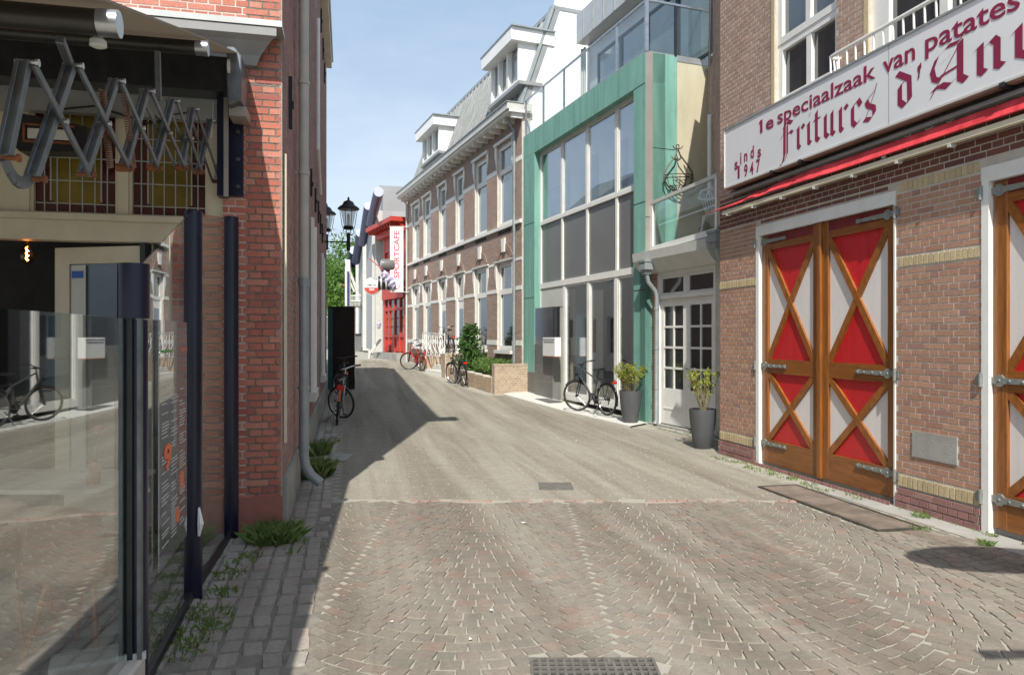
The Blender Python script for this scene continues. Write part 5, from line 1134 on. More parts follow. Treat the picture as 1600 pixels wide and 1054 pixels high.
MB().box(FBc, -.3, LB, 3.24, 3.32, -2.2, .03).build('terrace_floor', M['zinc'], an)
# white plastic garden chair up there
gc = thing('garden_chair', 'white plastic garden chair with slatted back on the balcony', 'chair', (0, 0, 0))
sh = MB(); 
for k in range(9):
    t = -1 + k / 4; sh.path([(t * .15, .22, .42), (t * .20, .28, .62), (t * .24, .31, .82)], .012, 5)
for pts in ([(-.28, .31, .72), (-.2, .33, .86), (0, .34, .92), (.2, .33, .86), (.28, .31, .72)],): sh.path(pts, .022, 8)
sh.build('backrest', M['plast'], gc, True); MB().bxyz(-.24, .24, -.24, .22, .40, .43).build('seat', M['plast'], gc, bevel=.01)
for sx in (-1, 1):
    MB().path([(sx * .27, .30, .72), (sx * .29, .1, .66), (sx * .28, -.22, .64), (sx * .26, -.26, .42)], .02, 8).build('armrest', M['plast'], gc, True)
    for sy in (-1, 1): MB().tube((sx * .28, sy * .26, 0), (sx * .23, sy * .21, .41), .02, 8, .028).build('leg', M['plast'], gc, True)
p = FBc.pt(LB - .55, 3.33, -.42); gc.location = p; gc.rotation_euler = (0, 0, .35)
# ------------------------------------------------------------------ green copper house
gh = thing('copper_house', 'narrow modern house with a verdigris copper front, tall white windows and a glazed roof terrace', 'building', FG.pt(3, 0, 0))
def ug(px, d=0): return FG.u(px, d)
gE = ug(1008); g0, g1 = ug(835), ug(990); gzl = gz(19.5)
M['dirtgreen'] = mat('dark_verdigris_seam', (.07, .17, .14), .8)
GT = 7.2
MB().box(FG, 0, g0, .75, 6.6, -.45, 0).build('copper_pier', M['green'], gh); MB().box(FG, g1, gE, .05, 6.6, -.45, 0).build('copper_pier', M['green'], gh)
MB().box(FG, 0, gE, 6.6, GT, -.45, .002).build('copper_beam', M['green'], gh); MB().box(FG, 0, g0 + .004, 0, .75, -.45, .006).build('pier_foot', M['tile'], gh)
for z in (2.75, 4.75): MB().box(FG, -.001, g0 - .01, z, z + .012, 0, .004).build('seam', M['dark'], gh)
for z in (2.6, 4.3, 6.59): MB().box(FG, g1 + .01, gE, z, z + .012, 0, .004).build('seam', M['dark'], gh)
for k_ in range(1, 6): MB().box(FG, k_ * gE / 6, k_ * gE / 6 + .012, 6.62, GT - .01, .002, .006).build('seam', M['dirtgreen'], gh)
FGS = Frame(FG.pt(gE, 0, 0), (-FG.n.x, -FG.n.y))             # side return, faces the viewer
MB().box(FGS, .006, .165, 3.1, GT, -.02, .012).build('corner_post', M['taupe'], gh); MB().box(FGS, 0, .165, 4.0, 4.01, .012, .016).build('seam', M['dark'], gh)
MB().box(FGS, .165, .72, 3.0, GT, -.2, 0).build('copper_side', M['green'], gh); MB().box(FGS, .72, 1.55, 3.0, GT - .03, -.2, -.01).build('rendered_side', M['creamwall'], gh)
for z in (3.3, 5.35): MB().box(FGS, .165, .72, z, z + .012, 0, .003).build('seam', M['dark'], gh)
MB().box(FGS, .0, .14, 0, 3.1, -.2, .0).build('copper_return', M['green'], gh); MB().box(FGS, .3, 1.6, 0, 3.0, -.2, -.02).build('side_wall', M['mortar'], gh)
MB().box(FG, 0, .2, 0, GT, -6, -.46).build('side_wall', M['mortar'], gh); MB().box(FG, 0, gE - .001, GT - .1, GT + .02, -7, -.0).build('terrace_floor', M['zinc'], gh)
# glazing
mulu = [ug(p) for p in (868.5, 907, 952.5)]
RD = -.16
zs_ = [.18, 3.02, 4.72, 6.6]
cols_ = [g0] + mulu + [g1]
mb = MB(); mw = .045
mb.box(FG, g0, g0 + .06, .18, 6.6, RD - .08, RD)
for m_ in mulu: mb.box(FG, m_ - mw, m_ + mw, 3.05, 6.55, RD - .08, RD)
mb.box(FG, g1 - .03, g1, .18, 6.6, RD - .08, RD)
mb.box(FG, g0 + .06, g1 - .03, 6.55, 6.6, RD - .08, RD - .002).box(FG, g0 + .06, g1 - .03, 4.66, 4.74, RD - .08, RD + .01).box(FG, g0 + .06, g1 - .03, 2.97, 3.11, RD - .08, RD + .012)
mb.build('window_grid', M['white'], gh)
for a, b in zip(cols_, cols_[1:]):
    window(FG, a + mw + .002, b - mw - .002, 4.745, 6.545, gh, M['white'], M['glassW'], fw=.04, d=RD - .01, th=.05)
    MB().box(FG, a + mw, b - mw, 3.11, 4.66, RD - .06, RD - .04).build('infill_panel', M['greyp'], gh)
# ground floor
dcol = [ug(872), ug(910), ug(952.5), g1]
lo_ = MB(); zf = .16
for m_ in (ug(872), ug(952.5)): lo_.box(FG, m_ - .08, m_ + .05, zf, 2.97, RD - .08, RD)
lo_.box(FG, ug(909) - .05, ug(909) + .05, zf, 2.97, RD - .08, RD)
lo_.box(FG, ug(872) + .05, ug(909) - .05, zf, zf + .14, RD - .08, RD).box(FG, ug(909) + .05, ug(952.5) - .08, zf, zf + .14, RD - .08, RD).box(FG, ug(952.5) + .05, g1, zf, zf + .14, RD - .08, RD)
lo_.build('shop_window_frame', M['white'], gh)
for a, b in ((ug(872) + .05, ug(909) - .05), (ug(909) + .05, ug(952.5) - .08), (ug(952.5) + .05, g1 - .03)):
    window(FG, a + .003, b - .003, zf + .142, 2.965, gh, M['white'], M['glassS'], fw=.045, d=RD - .012, th=.05)
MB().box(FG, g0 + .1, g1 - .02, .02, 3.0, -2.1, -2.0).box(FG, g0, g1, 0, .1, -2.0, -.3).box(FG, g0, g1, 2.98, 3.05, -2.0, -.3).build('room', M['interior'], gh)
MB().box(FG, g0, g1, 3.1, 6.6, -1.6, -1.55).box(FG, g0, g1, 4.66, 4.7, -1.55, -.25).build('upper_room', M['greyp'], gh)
for a_, b_, z_ in ((g0 + .1, ug(862), 5.6), (ug(915), ug(935), 4.75), (ug(960), ug(975), 4.75), (ug(872), ug(885), 4.75)): MB().box(FG, a_, b_, z_, 6.5, -.36, -.34).build('reflection_strip', M['paleC'], gh)  # pale strips added behind the panes, standing in for bright reflections
for a, b in ((ug(876), ug(893)), (ug(960), ug(972))):
    vs = []; n = 28
    for i in range(n + 1): x = a + (b - a) * i / n; vs += [FG.pt(x, zf + .1, -.42 + .03 * math.sin(i * 1.5)), FG.pt(x, 2.95, -.42 + .03 * math.sin(i * 1.5))]
    MB().add(vs, [(2 * i, 2 * i + 2, 2 * i + 3, 2 * i + 1) for i in range(n)]).build('curtain', M['curtain'], gh, True)
MB().box(FG, ug(925), ug(940), .2, 2.4, -1.2, -1.15).build('inner_door', M['lgrey'], gh)
# tiled pier with letterbox, cream panel above
ta, tbb = ug(838), ug(865, .02)
MB().box(FG, ta, tbb, .10, 1.50, RD, .05).build('tiled_pier', M['tile'], gh); MB().box(FG, ta, tbb - .02, 1.5, 2.45, RD, .03).build('stone_panel', M['blackgl'], gh)
for z in (.55, .95): MB().box(FG, ta, tbb, z, z + .008, .05, .052).build('tile_joint', M['concrete'], gh)
MB().box(FG, g0 + .06, ug(872) - .08, 2.46, 2.97, RD - .05, RD - .01).build('upper_panel', M['lgrey'], gh); MB().box(FG, g0 + .06, ug(872) - .08, .1, 2.46, RD - .05, RD - .02).build('side_panel', M['lgrey'], gh)
mba, mbb = ug(848, .22), ug(867, .22); mz0, mz1 = FG.z(857, 556, .2), FG.z(857, 527, .2)
lx = thing('letterbox', 'white metal letterbox on the dark tiled pier of the copper house', 'letterbox', FG.pt((mba + mbb) / 2, mz0, .1))
MB().box(FG, mba, mbb, mz0, mz1, .052, .22).build('box', M['plast'], lx, bevel=.006); MB().box(FG, mba + .02, mbb - .02, mz1 - .06, mz1 - .045, .22, .223).build('slot', M['dark'], lx); MB().box(FG, mba + .06, mbb - .06, mz1 - .13, mz1 - .09, .22, .223).build('name_label', M['zinc'], lx)
MB().box(FG, mba, mbb, mz0 - .012, mz0, .052, .22).build('base', M['orange'], lx)
MB().box(FG, ug(860), ug(885), .135, .15, .1, .45).build('doormat', M['tile'], gh)
# roof terrace glass
gt = thing('terrace_balustrade', 'clear glass balustrade with thin steel rail on top of the copper front', 'railing', FG.pt(3, GT, 0))
GH = 8.22
MB().box(FG, 0, gE, GH - .04, GH, -.06, -.02).build('handrail', M['alu'], gt)
pp = [ug(819.5), ug(847), ug(879), ug(917), ug(961), gE - .03]
for p_ in pp: MB().box(FG, p_ - .02, p_ + .02, GT, GH - .04, -.06, -.02).build('post', M['alu'], gt)
for a, b in zip(pp, pp[1:]): MB().box(FG, a + .03, b - .03, GT + .03, GH - .05, -.045, -.035).build('pane', M['glassP'], gt)
MB().box(FGS, .02, 3.0, GH - .04, GH, -.02, .02).build('handrail', M['alu'], gt); MB().box(FGS, .0, .07, GT, GH + .9, -.03, .02).build('post', M['alu'], gt); MB().box(FGS, .66, .70, GT, GH - .04, -.02, .02).build('post', M['dark'], gt)
for a, b in ((.1, .64), (.72, 1.8)): MB().box(FGS, a, b, GT + .03, GH - .05, -.01, 0).build('pane', M['glassP'], gt)
# set-back zinc storey
ph = MB(); sb = -1.25; u0, u1 = 1.5, gE - .1
MB().box(FG, u0, u1, 9.35, 10.1, -5, sb + .35).build('zinc_fascia', M['zincl'], gh)
x = u0 + .4
while x < u1: MB().box(FG, x, x + .02, 9.36, 10.1, sb + .35, sb + .37).build('seam', M['zincpipe'], gh); x += .55
MB().box(FG, u0, u1, 8.95, 9.35, -5, sb).build('zinc_wall', M['zincl'], gh); MB().box(FG, u0 - .0, u0 + .5, GT, 8.95, -5, sb).build('zinc_wall', M['zincl'], gh)
x = u0 + .52
while x < u1 - .5: window(FG, x, x + 1.2, GT + .02, 8.94, gh, M['dark'], M['dglass2'], fw=.05, d=sb + 0, th=.06); x += 1.21
MB().box(FG, u0 + .5, u1, GT, 8.95, -5, -4.9).build('zinc_wall', M['interior'], gh)
FGS2 = FGS.off(.0, .0); MB().box(FGS, 1.3, 5, GT, 9.35, -.35, -.3).build('side_glazing', M['dglass2'], gh)
MB().path([FG.pt(u0 - .15, GT, sb + .1), FG.pt(u0 - .15, 9.3, sb + .1)], .05, 10).path([FG.pt(u0 - .02, GT, sb + .1), FG.pt(u0 - .02, 9.3, sb + .1)], .035, 10).build('downpipe', M['pipe'], gh, True)
# wrought iron hanging basket on the side wall
hb2 = thing('wrought_iron_basket', 'empty wrought iron wall basket with scrolls on the green and cream side wall', 'basket', FGS.pt(.75, 4.2, .1))
def bp(px, py, d=.14): return FGS.pt(FGS.u(px, d), FGS.z(px, py, d), d)
for pts in ([(1059, 232), (1056, 243), (1046, 256), (1038, 270), (1038, 281), (1045, 293), (1058, 300)], [(1059, 232), (1063, 243), (1073, 256), (1082, 270), (1083, 281), (1076, 293), (1062, 300)]):
    MB().path([bp(*p) for p in pts], .014, 6).build('hoop', M['iron'], hb2, True)
for s_ in (-1, 1): MB().path([bp(1059 + s_ * (1 + .9 * r_ * math.cos(r_ * .9)), 228 - .9 * r_ * math.sin(r_ * .9) + 0) for r_ in [x * .5 for x in range(2, 15)]], .011, 5).build('scroll', M['iron'], hb2, True)
for (py, w_, dz) in ((274, 22, 0), (279, 22, 0), (291, 14, 0)):
    c = bp(1060, py); r_ = w_ / FPX * 14.3; MB().path([c + Vector((math.cos(t) * r_, math.sin(t) * r_ * .5, 0)) for t in np.linspace(0, 6.28, 17)[:-1]], .010, 5, closed=True).build('ring', M['iron'], hb2, True)
for k in range(7):
    t = math.pi + k * math.pi / 6; c = bp(1060, 276); r_ = 22 / FPX * 14.3; c2 = bp(1060, 299)
    MB().path([c + Vector((math.cos(t) * r_, math.sin(t) * r_ * .5, 0)), c * .45 + c2 * .55 + Vector((math.cos(t) * r_ * .8, math.sin(t) * r_ * .4, 0)), c2], .007, 5).build('strut', M['iron'], hb2, True)
# planters
def planter(lb_, h=.63, r=.215):
    c = thing('planter_pot', lb_, 'planter', (0, 0, 0), 'tall grey planters')
    MB().lathe((0, 0, 0), [(r * .60, 0), (r * .66, .02), (r * .82, h * .35), (r * .97, h * .75), (r, h * .96), (r * 1.0, h), (r * .92, h), (r * .90, h - .05), (.0, h - .05)], 28).build('pot', M['blackpot'], c, True)
    MB().lathe((0, 0, h - .07), [(r * .9, 0), (r * .9, .03), (.0, .035)], 20).build('soil', M['soil'], c); return c
def shrubby(x, y, z, n, R, hh, lb_, seed, par_mat='leafy', s=.028, dens=26, lean=(0, 0)):
    random.seed(seed); c = thing('potted_shrub', lb_, 'plant', (x, y, z)); st = MB(); lf = MB()
    for i in range(n):
        a = RU(0, 6.28); r0 = .06 * RN(); tp = Vector((x + R * RU(.2, 1) * math.cos(a) + lean[0], y + R * RU(.35, 1) * math.sin(a) + lean[1], z + hh * RU(.6, 1)))
        b = Vector((x + r0 * math.cos(a), y + r0 * math.sin(a), z)); m_ = b.lerp(tp, .5) + Vector((RU(-.03, .03), RU(-.03, .03), 0)); st.path([b, m_, tp], [.006, .005, .003], 5)
        leaves(lf, tp, (.07, .07, .08), dens, s, shell=.1); leaves(lf, m_.lerp(tp, .5), (.06, .06, .08), dens // 2, s, shell=.1); leaves(lf, m_, (.05, .05, .06), dens // 5, s * .8, shell=.1)
    st.build('stems', M['stem'], c); o = lf.build('foliage', M[par_mat], c); random.seed(seed + 1); return c
pA = planter('tall grey planter beside the bicycle, in front of the copper pier'); P = gnd(985, 663, .0); pA.location = (P.x, P.y, .03)
shrubby(P.x, P.y, .60, 34, .30, .56, 'dense yellow-green shrub in the planter beside the bicycle', 11)
P = gnd(1098, 700); pB = tree_copy(pA, (P.x, P.y, .0), 1.0, 'tall grey planter in front of the rain pipe right of the french doors', scale=(.94, .94, .95))
shrubby(P.x, P.y, .54, 22, .38, .68, 'sparse leggy shrub with yellow-green leaves in the planter by the right rain pipe', 21, dens=13)
# ------------------------------------------------------------------ terrace of brown brick houses
hh = thing('brick_terrace_house', 'brown brick terrace with white stone bands, tall white windows and a zinc mansard roof', 'building', FH.pt(6, 0, 0))
def uh(px, d=0): return FH.u(px, d)
EH = uh(815.5); ctr = [uh(p) for p in (649.8, 667.3, 691.3, 718.1, 751.2, 788.5)]
wd_ = [1.15, 1.15, .95, .95, 1.2, 1.25]
GB, GT_, UB, UT = [1.30, 1.30, .62, .62, 1.30, 1.30], 3.92, 5.0, 7.45
hol = []
for c, w_, b in zip(ctr, wd_, GB): hol += [(c - w_ / 2, c + w_ / 2, b, GT_), (c - w_ / 2, c + w_ / 2, UB, UT)]
bas = [(c - w_ / 2 + .03, c + w_ / 2 - .03, .72, 1.0) for c, w_, b in zip(ctr, wd_, GB) if b > 1]
wall(FH, 0, EH, 0, 8.0, hol + bas, -.25, 0, M['mortarl'], hh)
bands = [(0, EH, 1.44, 1.60), (0, EH, 3.02, 3.15), (0, EH, 3.86, 3.94), (0, EH, 4.90, 5.0), (0, EH, 6.66, 6.80)]
mass(FH, rows(.002, EH - .002, .3, 8.0, hol + bas + bands, seed=41), hh, M['brick_hist'])
MB().box(FH, 0, EH, .0, .5, 0, .02).build('plinth', M['concrete'], hh)
for zb0_, zb1_ in ((1.45, 1.59), (3.03, 3.14), (3.87, 3.93), (6.67, 6.79)):
    xs = [0] + [x for c, w_ in zip(ctr, wd_) for x in (c - w_ / 2, c + w_ / 2)] + [EH]
    for i in range(0, len(xs), 2):
        if xs[i + 1] > xs[i] + .01: MB().box(FH, xs[i], xs[i + 1], zb0_, zb1_, 0, .014).build('stone_band', M['white'], hh)
MB().box(FH, 0, EH, 4.90, 5.0, 0, .07).build('sill_band', M['white'], hh)
for i, (c, w_, b) in enumerate(zip(ctr, wd_, GB)):
    a, d_ = c - w_ / 2, c + w_ / 2
    if b > 1:
        window(FH, a, d_, b, GT_, hh, M['white'], M['dglass'], fw=.13, tra=(3.05,), d=-.06, th=.08, bar=.16)
        MB().box(FH, a - .05, d_ + .05, b - .10, b, -.06, .10).build('sill', M['white'], hh)
        MB().box(FH, a + .05, d_ - .05, .74, .98, -.2, -.15).build('basement_window', M['dglass'], hh)
        if i in (1, 4, 5): MB().box(FH, a + .16, a + .36, b + .15, 2.95, -.145, -.13).build('curtain', M['paleC'], hh)
    else:
        window(FH, a, d_, 3.0, GT_, hh, M['white'], M['dglass'], fw=.12, d=-.06, th=.08)
        dd_2 = MB().box(FH, a, d_, b, 3.0, -.14, -.08).build('front_door', M['white'], hh); MB().box(FH, a + .2, d_ - .2, 1.5, 2.7, -.08, -.07).build('pane', M['dglass2'], dd_2); MB().box(FH, a, a + .1, b, 3.0, -.08, -.02).box(FH, d_ - .1, d_, b, 3.0, -.08, -.02).build('door_frame', M['white'], hh)
    window(FH, a, d_, UB, UT, hh, M['white'], M['dglass2'], fw=.13, tra=(6.66,), d=-.06, th=.08, bar=.15)
    MB().box(FH, a + .16, d_ - .16, UB + .15, 6.58, -.145, -.13).build('curtain', M['paleC'], hh)
    # white stone corner blocks / brackets beside the upper lights
    mb = MB()
    for x0, x1 in ((a - .16, a - .003), (d_ + .003, d_ + .16)):
        for z0_, z1_ in ((3.15, 3.86), (6.80, 7.50)):
            sg_ = -1 if x0 < c else 1
            xo, xi = (x0, x1) if sg_ < 0 else (x1, x0)
            pts = [(xi, z0_), (xi, z1_), (xo, z1_), (xo, z0_ + .42), (xi - sg_ * -.06, z0_ + .18)]
            MB().prism(FH, pts if sg_ > 0 else pts[::-1], .002, .03).build('stone_bracket', M['white'], hh)
    MB().box(FH, a - .18, d_ + .18, 7.5, 7.58, .002, .07).build('lintel', M['white'], hh)
    MB().box(FH, a - .18, d_ + .18, 3.94, 3.99, .0, .06).build('lintel', M['lgrey'], hh)
    MB().prism(FH, [(c - .10, 4.22), (c + .10, 4.22), (c + .13, 4.62), (c - .13, 4.62)], .01, .07).build('keystone', M['white'], hh)
    mb = MB()
    for k in range(13):
        t0 = math.pi * (.12 + .76 * k / 13); t1 = math.pi * (.12 + .76 * (k + .86) / 13); r0, r1 = w_ * .42, w_ * .42 + .2
        mb.prism(FH, [(c + r0 * math.cos(t), 3.84 + r0 * math.sin(t) * .85) for t in (t0, t1)] + [(c + r1 * math.cos(t), 3.84 + r1 * math.sin(t) * .85) for t in (t1, t0)], .008, .028)
    mb.build('arch_brickwork', M['brick_hist'], hh)['kind'] = 'stuff'
    MB().box(FH, c - .5, c + .5, 4.78, 4.87, .002, .02).build('dark_course', M['interior'], hh)
# cornice: gutter on brackets
MB().box(FH, -.1, EH + .15, 8.0, 8.18, -.25, .50).build('gutter', M['lgrey'], hh); MB().box(FH, -.1, EH + .15, 7.93, 8.0, -.02, .44).build('soffit', M['white'], hh); MB().box(FH, -.12, EH + .17, 8.18, 8.21, .0, .53).build('gutter_lip', M['zinc'], hh)
x = .1
while x < EH: MB().prism(FH, [(x, 7.80), (x + .09, 7.80), (x + .09, 7.93), (x, 7.93)], .0, .34).build('cornice_bracket', M['white'], hh); x += .56
# mansard with standing seams
RT = 11.1; mb = MB(); mb.extr([FH.pt(0, 8.2, -.02), FH.pt(EH, 8.2, -.02), FH.pt(EH, RT, -1.05), FH.pt(0, RT, -1.05)], FH.n * -.15).build('mansard_roof', M['zinc'], hh)
MB().box(FH, 0, EH, RT - .06, RT + .05, -8, -1.0).build('flat_roof', M['zinc'], hh)
x = .3
while x < EH: MB().extr([FH.pt(x, 8.22, -.02), FH.pt(x + .025, 8.22, -.02), FH.pt(x + .025, RT, -1.05), FH.pt(x, RT, -1.05)], FH.n * .045 + Vector((0, 0, .016))).build('standing_seam', M['zinc'], hh); x += .40
MB().extr([FH.pt(EH - .22, 8.2, .0), FH.pt(EH + .03, 8.2, .0), FH.pt(EH + .03, RT + .05, -1.02), FH.pt(EH - .22, RT + .05, -1.02)], FH.n * .09).build('verge', M['zincpipe'], hh)
FHS = Frame(FH.pt(EH, 0, 0), (-FH.n.x, -FH.n.y))
MB().prism(FHS, [(.03, 7.0), (6.5, 7.0), (6.5, 13.2), (1.5, 13.2), (1.1, 11.2), (.03, 8.2)], -.3, -.02).build('white_gable', M['stucco'], hh)
MB().box(FH, 0, .25, 0, 8, -8, -.26).box(FH, .26, EH, 0, 8, -8, -7.8).build('wall', M['mortar'], hh); MB().box(FH, .3, EH, .1, 7.9, -.9, -.85).build('inner_wall', M['interior'], hh)
def dormer(pa, pb, zb, zt, lbl=None):
    a, b = uh(pa, .1), uh(pb, .1); d = .06
    dr = MB().box(FH, a, a + .1, zb, zt, -.75, d).box(FH, b - .1, b, zb, zt, -.75, d).box(FH, a + .1, b - .1, zb, zb + .12, -.75, d).build('dormer', M['stucco'], hh)
    m1_, m2_ = a + (b - a) * .30, a + (b - a) * .62
    mb = MB(); 
    for m_ in (m1_, m2_): mb.box(FH, m_ - .07, m_ + .07, zb + .12, zt, -.05, d + .002)
    mb.build('mullion', M['white'], dr)
    for p, q in ((a + .1, m1_ - .07), (m1_ + .07, m2_ - .07), (m2_ + .07, b - .1)): MB().box(FH, p + .06, q - .06, zb + .2, zt - .08, -.08, -.04).build('pane', M['dglass2'], dr); MB().box(FH, p, p + .058, zb + .12, zt, -.09, -.02).box(FH, q - .058, q, zb + .12, zt, -.09, -.02).build('sash', M['white'], dr)
    MB().box(FH, a - .14, b + .14, zt, zt + .36, -1.0, d + .26).build('dormer_fascia', M['stucco'], dr); MB().box(FH, a - .22, b + .22, zt + .36, zt + .40, -1.0, d + .28).build('dormer_roof', M['zincpipe'], dr)
    MB().box(FH, a - .1, b + .2, zb - .1, zb, -.6, d + .06).build('dormer_sill', M['zinc'], dr)
dormer(765, 808, 8.85, 9.98); dormer(658.5, 684, 8.85, 9.85)
MB().path([FH.pt(EH - .42, .95, .07), FH.pt(EH - .42, 7.55, .07), FH.pt(EH - .42, 7.75, .2), FH.pt(EH - .42, 7.95, .3)], .045, 10).build('downpipe', M['zincpipe'], hh, True)
MB().path([FH.pt(.12, .4, .08), FH.pt(.12, 7.7, .08), FH.pt(.12, 7.95, .3)], .045, 10).build('downpipe', M['lgrey'], hh, True)

# front gardens
GO = 1.02; FGd = FH.off(0, GO)
def ugd(px): return FGd.u(px)
gwl = thing('garden_wall', 'tan brick end wall of the front garden beside the copper house', 'garden wall', FGd.pt(ugd(773), 0, 0))
e = ugd(773); zz_ = gz(19.6); FE = Frame(FGd.pt(e, 0, 0), (-FGd.n.x, -FGd.n.y))
MB().box(FE, .0, GO - .02, zz_ - .1, zz_ + .80, -.22, 0).build('core', M['mortar'], gwl); mass(FE, rows(.002, GO - .03, zz_, zz_ + .74, [], seed=51), gwl, M['brick_gard'])
mass(FE, rows(.002, GO - .03, zz_ + .745, zz_ + .81, [], soldier=True, seed=52), gwl, M['brick_gard'], 'coping_brickwork', d0=.008)
mass(FGd, rows(e - .2, e + .0, zz_, zz_ + .8, [], seed=53), gwl, M['brick_gard'])
lw = thing('planter_wall', 'low tan brick planter wall along the street below the hedge', 'garden wall', FGd.pt(e - 2, 0, 0))
s0_, s1_ = ugd(700), e - .24
for i in range(6):
    a = s0_ + (s1_ - s0_) * i / 6; b = s0_ + (s1_ - s0_) * (i + 1) / 6; z = gz(FGd.pt((a + b) / 2, 0).y); MB().box(FGd, a, b, z - .1, z + .42, -.2, 0).build('core', M['mortar'], lw); mass(FGd, rows(a, b, z, z + .41, [], ch=.07, seed=60 + i), lw, M['brick_gard'])
MB().box(FGd, s0_, e - .02, .3, .52, -GO + .05, -.2).build('soil', M['soil'], lw)
random.seed(31); t = MB(); 
for i in range(14): u = s1_ - .2 - i * .17; q = FGd.pt(u, zz_ + .68, -.45); leaves(t, q, (.30, .34, .26), 320, .04, shell=.5)
one('low_hedge', M['leaf'], t, 'low light green hedge in the planter before the brown brick houses', 'hedge')
random.seed(32); q = FGd.pt(ugd(717), 0, -.35); sh_ = thing('climbing_shrub', 'tall leafy dark green shrub behind the parked black bicycle', 'shrub', (q.x, q.y, .3)); t = MB()
for (dx, dz, r) in ((0, .8, .5), (-.3, .7, .4), (.35, .9, .4), (.0, 1.3, .42), (.15, 1.6, .28), (-.35, 1.1, .3), (.45, .55, .35)): leaves(t, q + FGd.u_ * dx + Vector((0, 0, gz(q.y) + dz)), (r, r, r), 330, .07, shell=.45)
t.build('foliage', M['leafd'], sh_); MB().path([q + Vector((0, 0, .3)), q + Vector((.1, 0, .9)), q + Vector((0, 0, 1.6))], .03, 6).build('stem', M['bark'], sh_)
# stoop with steps and railing
st0, st1 = ugd(664), ugd(689); z = gz(25)
sp = thing('front_steps', 'white stone doorsteps between low brick cheeks before the brown houses', 'steps', FGd.pt((st0 + st1) / 2, z, 0))
MB().box(FGd, st0, st1, z - .2, z + .14, -GO, .0).build('step', M['white'], sp); MB().box(FGd, st0, st1, z + .14, z + .30, -GO, -.3).build('step', M['white'], sp); MB().box(FGd, st0, st1, z + .30, z + .46, -GO, -.6).build('step', M['white'], sp)
for a, b, h_ in ((ugd(655), st0 - .01, .62), (st1 + .01, ugd(695), .75)):
    MB().box(FGd, a, b, z - .2, z + h_, -GO + .02, -.01).build('cheek_wall', M['mortar'], sp); mass(FGd, rows(a, b, z - .1, z + h_, [], seed=71), sp, M['brick_gard'], d0=-.01)
    Fq = Frame(FGd.pt(b, 0, 0), (-FGd.n.x, -FGd.n.y)); mass(Fq, rows(.02, GO - .03, z - .1, z + h_, [], seed=72), sp, M['brick_gard'])
rl = thing('iron_railing', 'white ornamental iron railing with scrolls before the brown houses', 'railing', FGd.pt(ugd(670), z + .62, 0))
ra0, ra1 = ugd(658), ugd(692); zr = z + .62
MB().bar(FGd.pt(ra0, zr + .85, -.06), FGd.pt(ra1, zr + .75, -.06), .03, .03).bar(FGd.pt(ra0, zr + .05, -.06), FGd.pt(ra1, zr + .02, -.06), .03, .03).build('rail', M['white'], rl)
n_ = 5
for i in range(n_ + 1): u = ra0 + (ra1 - ra0) * i / n_; MB().bar(FGd.pt(u, zr, -.06), FGd.pt(u, zr + .82, -.06), .022, .022, up=(1, 0, 0)).build('baluster', M['white'], rl)
for i in range(n_):
    u = ra0 + (ra1 - ra0) * (i + .5) / n_
    for s_ in (-1, 1): MB().path([FGd.pt(u + s_ * (.03 + .17 * math.sin(t * 1.2) * (1 - t / 9)), zr + .1 + t * .1, -.06) for t in np.linspace(0, 7, 14)], .012, 5).build('scroll', M['white'], rl)
# ------------------------------------------------------------------ sports cafe
cf = thing('sports_cafe', 'narrow red-painted sports cafe front with projecting red eaves', 'cafe', FC.pt(2, .6, 0))
EC = FC.u(636); uc_ = lambda p, d=0: FC.u(p, d)
wall(FC, 0, EC, 0, 6.9, [(.25, EC - .2, .9, 6.6)], -.25, 0, M['greywall2'], cf)
MB().box(FC, .25, EC - .2, .95, 6.6, -.9, -.8).build('inner_wall', M['interior'], cf)
MB().box(FC, .0, EC, .3, .95, 0, .5).build('doorstep', M['concrete'], cf)
MB().box(FC, -.3, EC + .1, 7.0, 7.2, -.3, .8).build('red_eaves', M['redcafe'], cf); MB().box(FC, -.1, EC, 6.6, 7.0, -.1, .3).build('red_frieze', M['redcafe'], cf)
for i in range(9): x = -.2 + i * (EC + .2) / 9; MB().box(FC, x, x + .1, 6.86, 7.0, .3, .7).build('eaves_bracket', M['redcafe'], cf)
mb = MB(); A0, A1 = .25, EC - .2
mb.box(FC, A0, A1, 5.9, 6.6, -.1, .02).box(FC, A0, A1, 3.55, 4.3, -.1, .12).box(FC, A0, A0 + .25, .95, 6.6, -.1, .03).box(FC, A1 - .2, A1, .95, 6.6, -.1, .03)
for k in range(1, 4): u = A0 + (A1 - A0) * k / 4; mb.box(FC, u - .07, u + .07, .95, 5.9, -.1, .022)
for z in (5.1, 3.05, 1.75): mb.box(FC, A0, A1, z - .06, z + .06, -.1, .018)
mb.build('red_woodwork', M['redcafe'], cf)
for k in range(4):
    a = A0 + (A1 - A0) * k / 4 + .08; b = A0 + (A1 - A0) * (k + 1) / 4 - .08
    MB().box(FC, a, b, 1.0, 1.68, -.08, -.04).build('red_door_panel', M['redcafe'], cf)
    for j in range(2):
        u0_ = a + (b - a) * j / 2 + .02; u1_ = a + (b - a) * (j + 1) / 2 - .02
        for q_ in range(3): z0_ = 1.82 + q_ * .4; MB().box(FC, u0_, u1_, z0_, z0_ + .36, -.08, -.05).build('pane', M['amber'] if (j + q_) % 2 and k != 2 else M['dglass2'], cf)
        MB().box(FC, u0_, u1_, 3.12, 3.5, -.08, -.05).build('pane', M['dglass2'], cf)
    MB().box(FC, a, b, 4.35, 5.85, -.08, -.05).build('red_shutter', M['redcafe'], cf)
bw = Frame((-5.50, 32.6), (1, .03)); bn = thing('vertical_banner', 'tall white hanging banner with vertical red SPORTCAFE lettering', 'banner', bw.pt(.3, 5.2, 0))
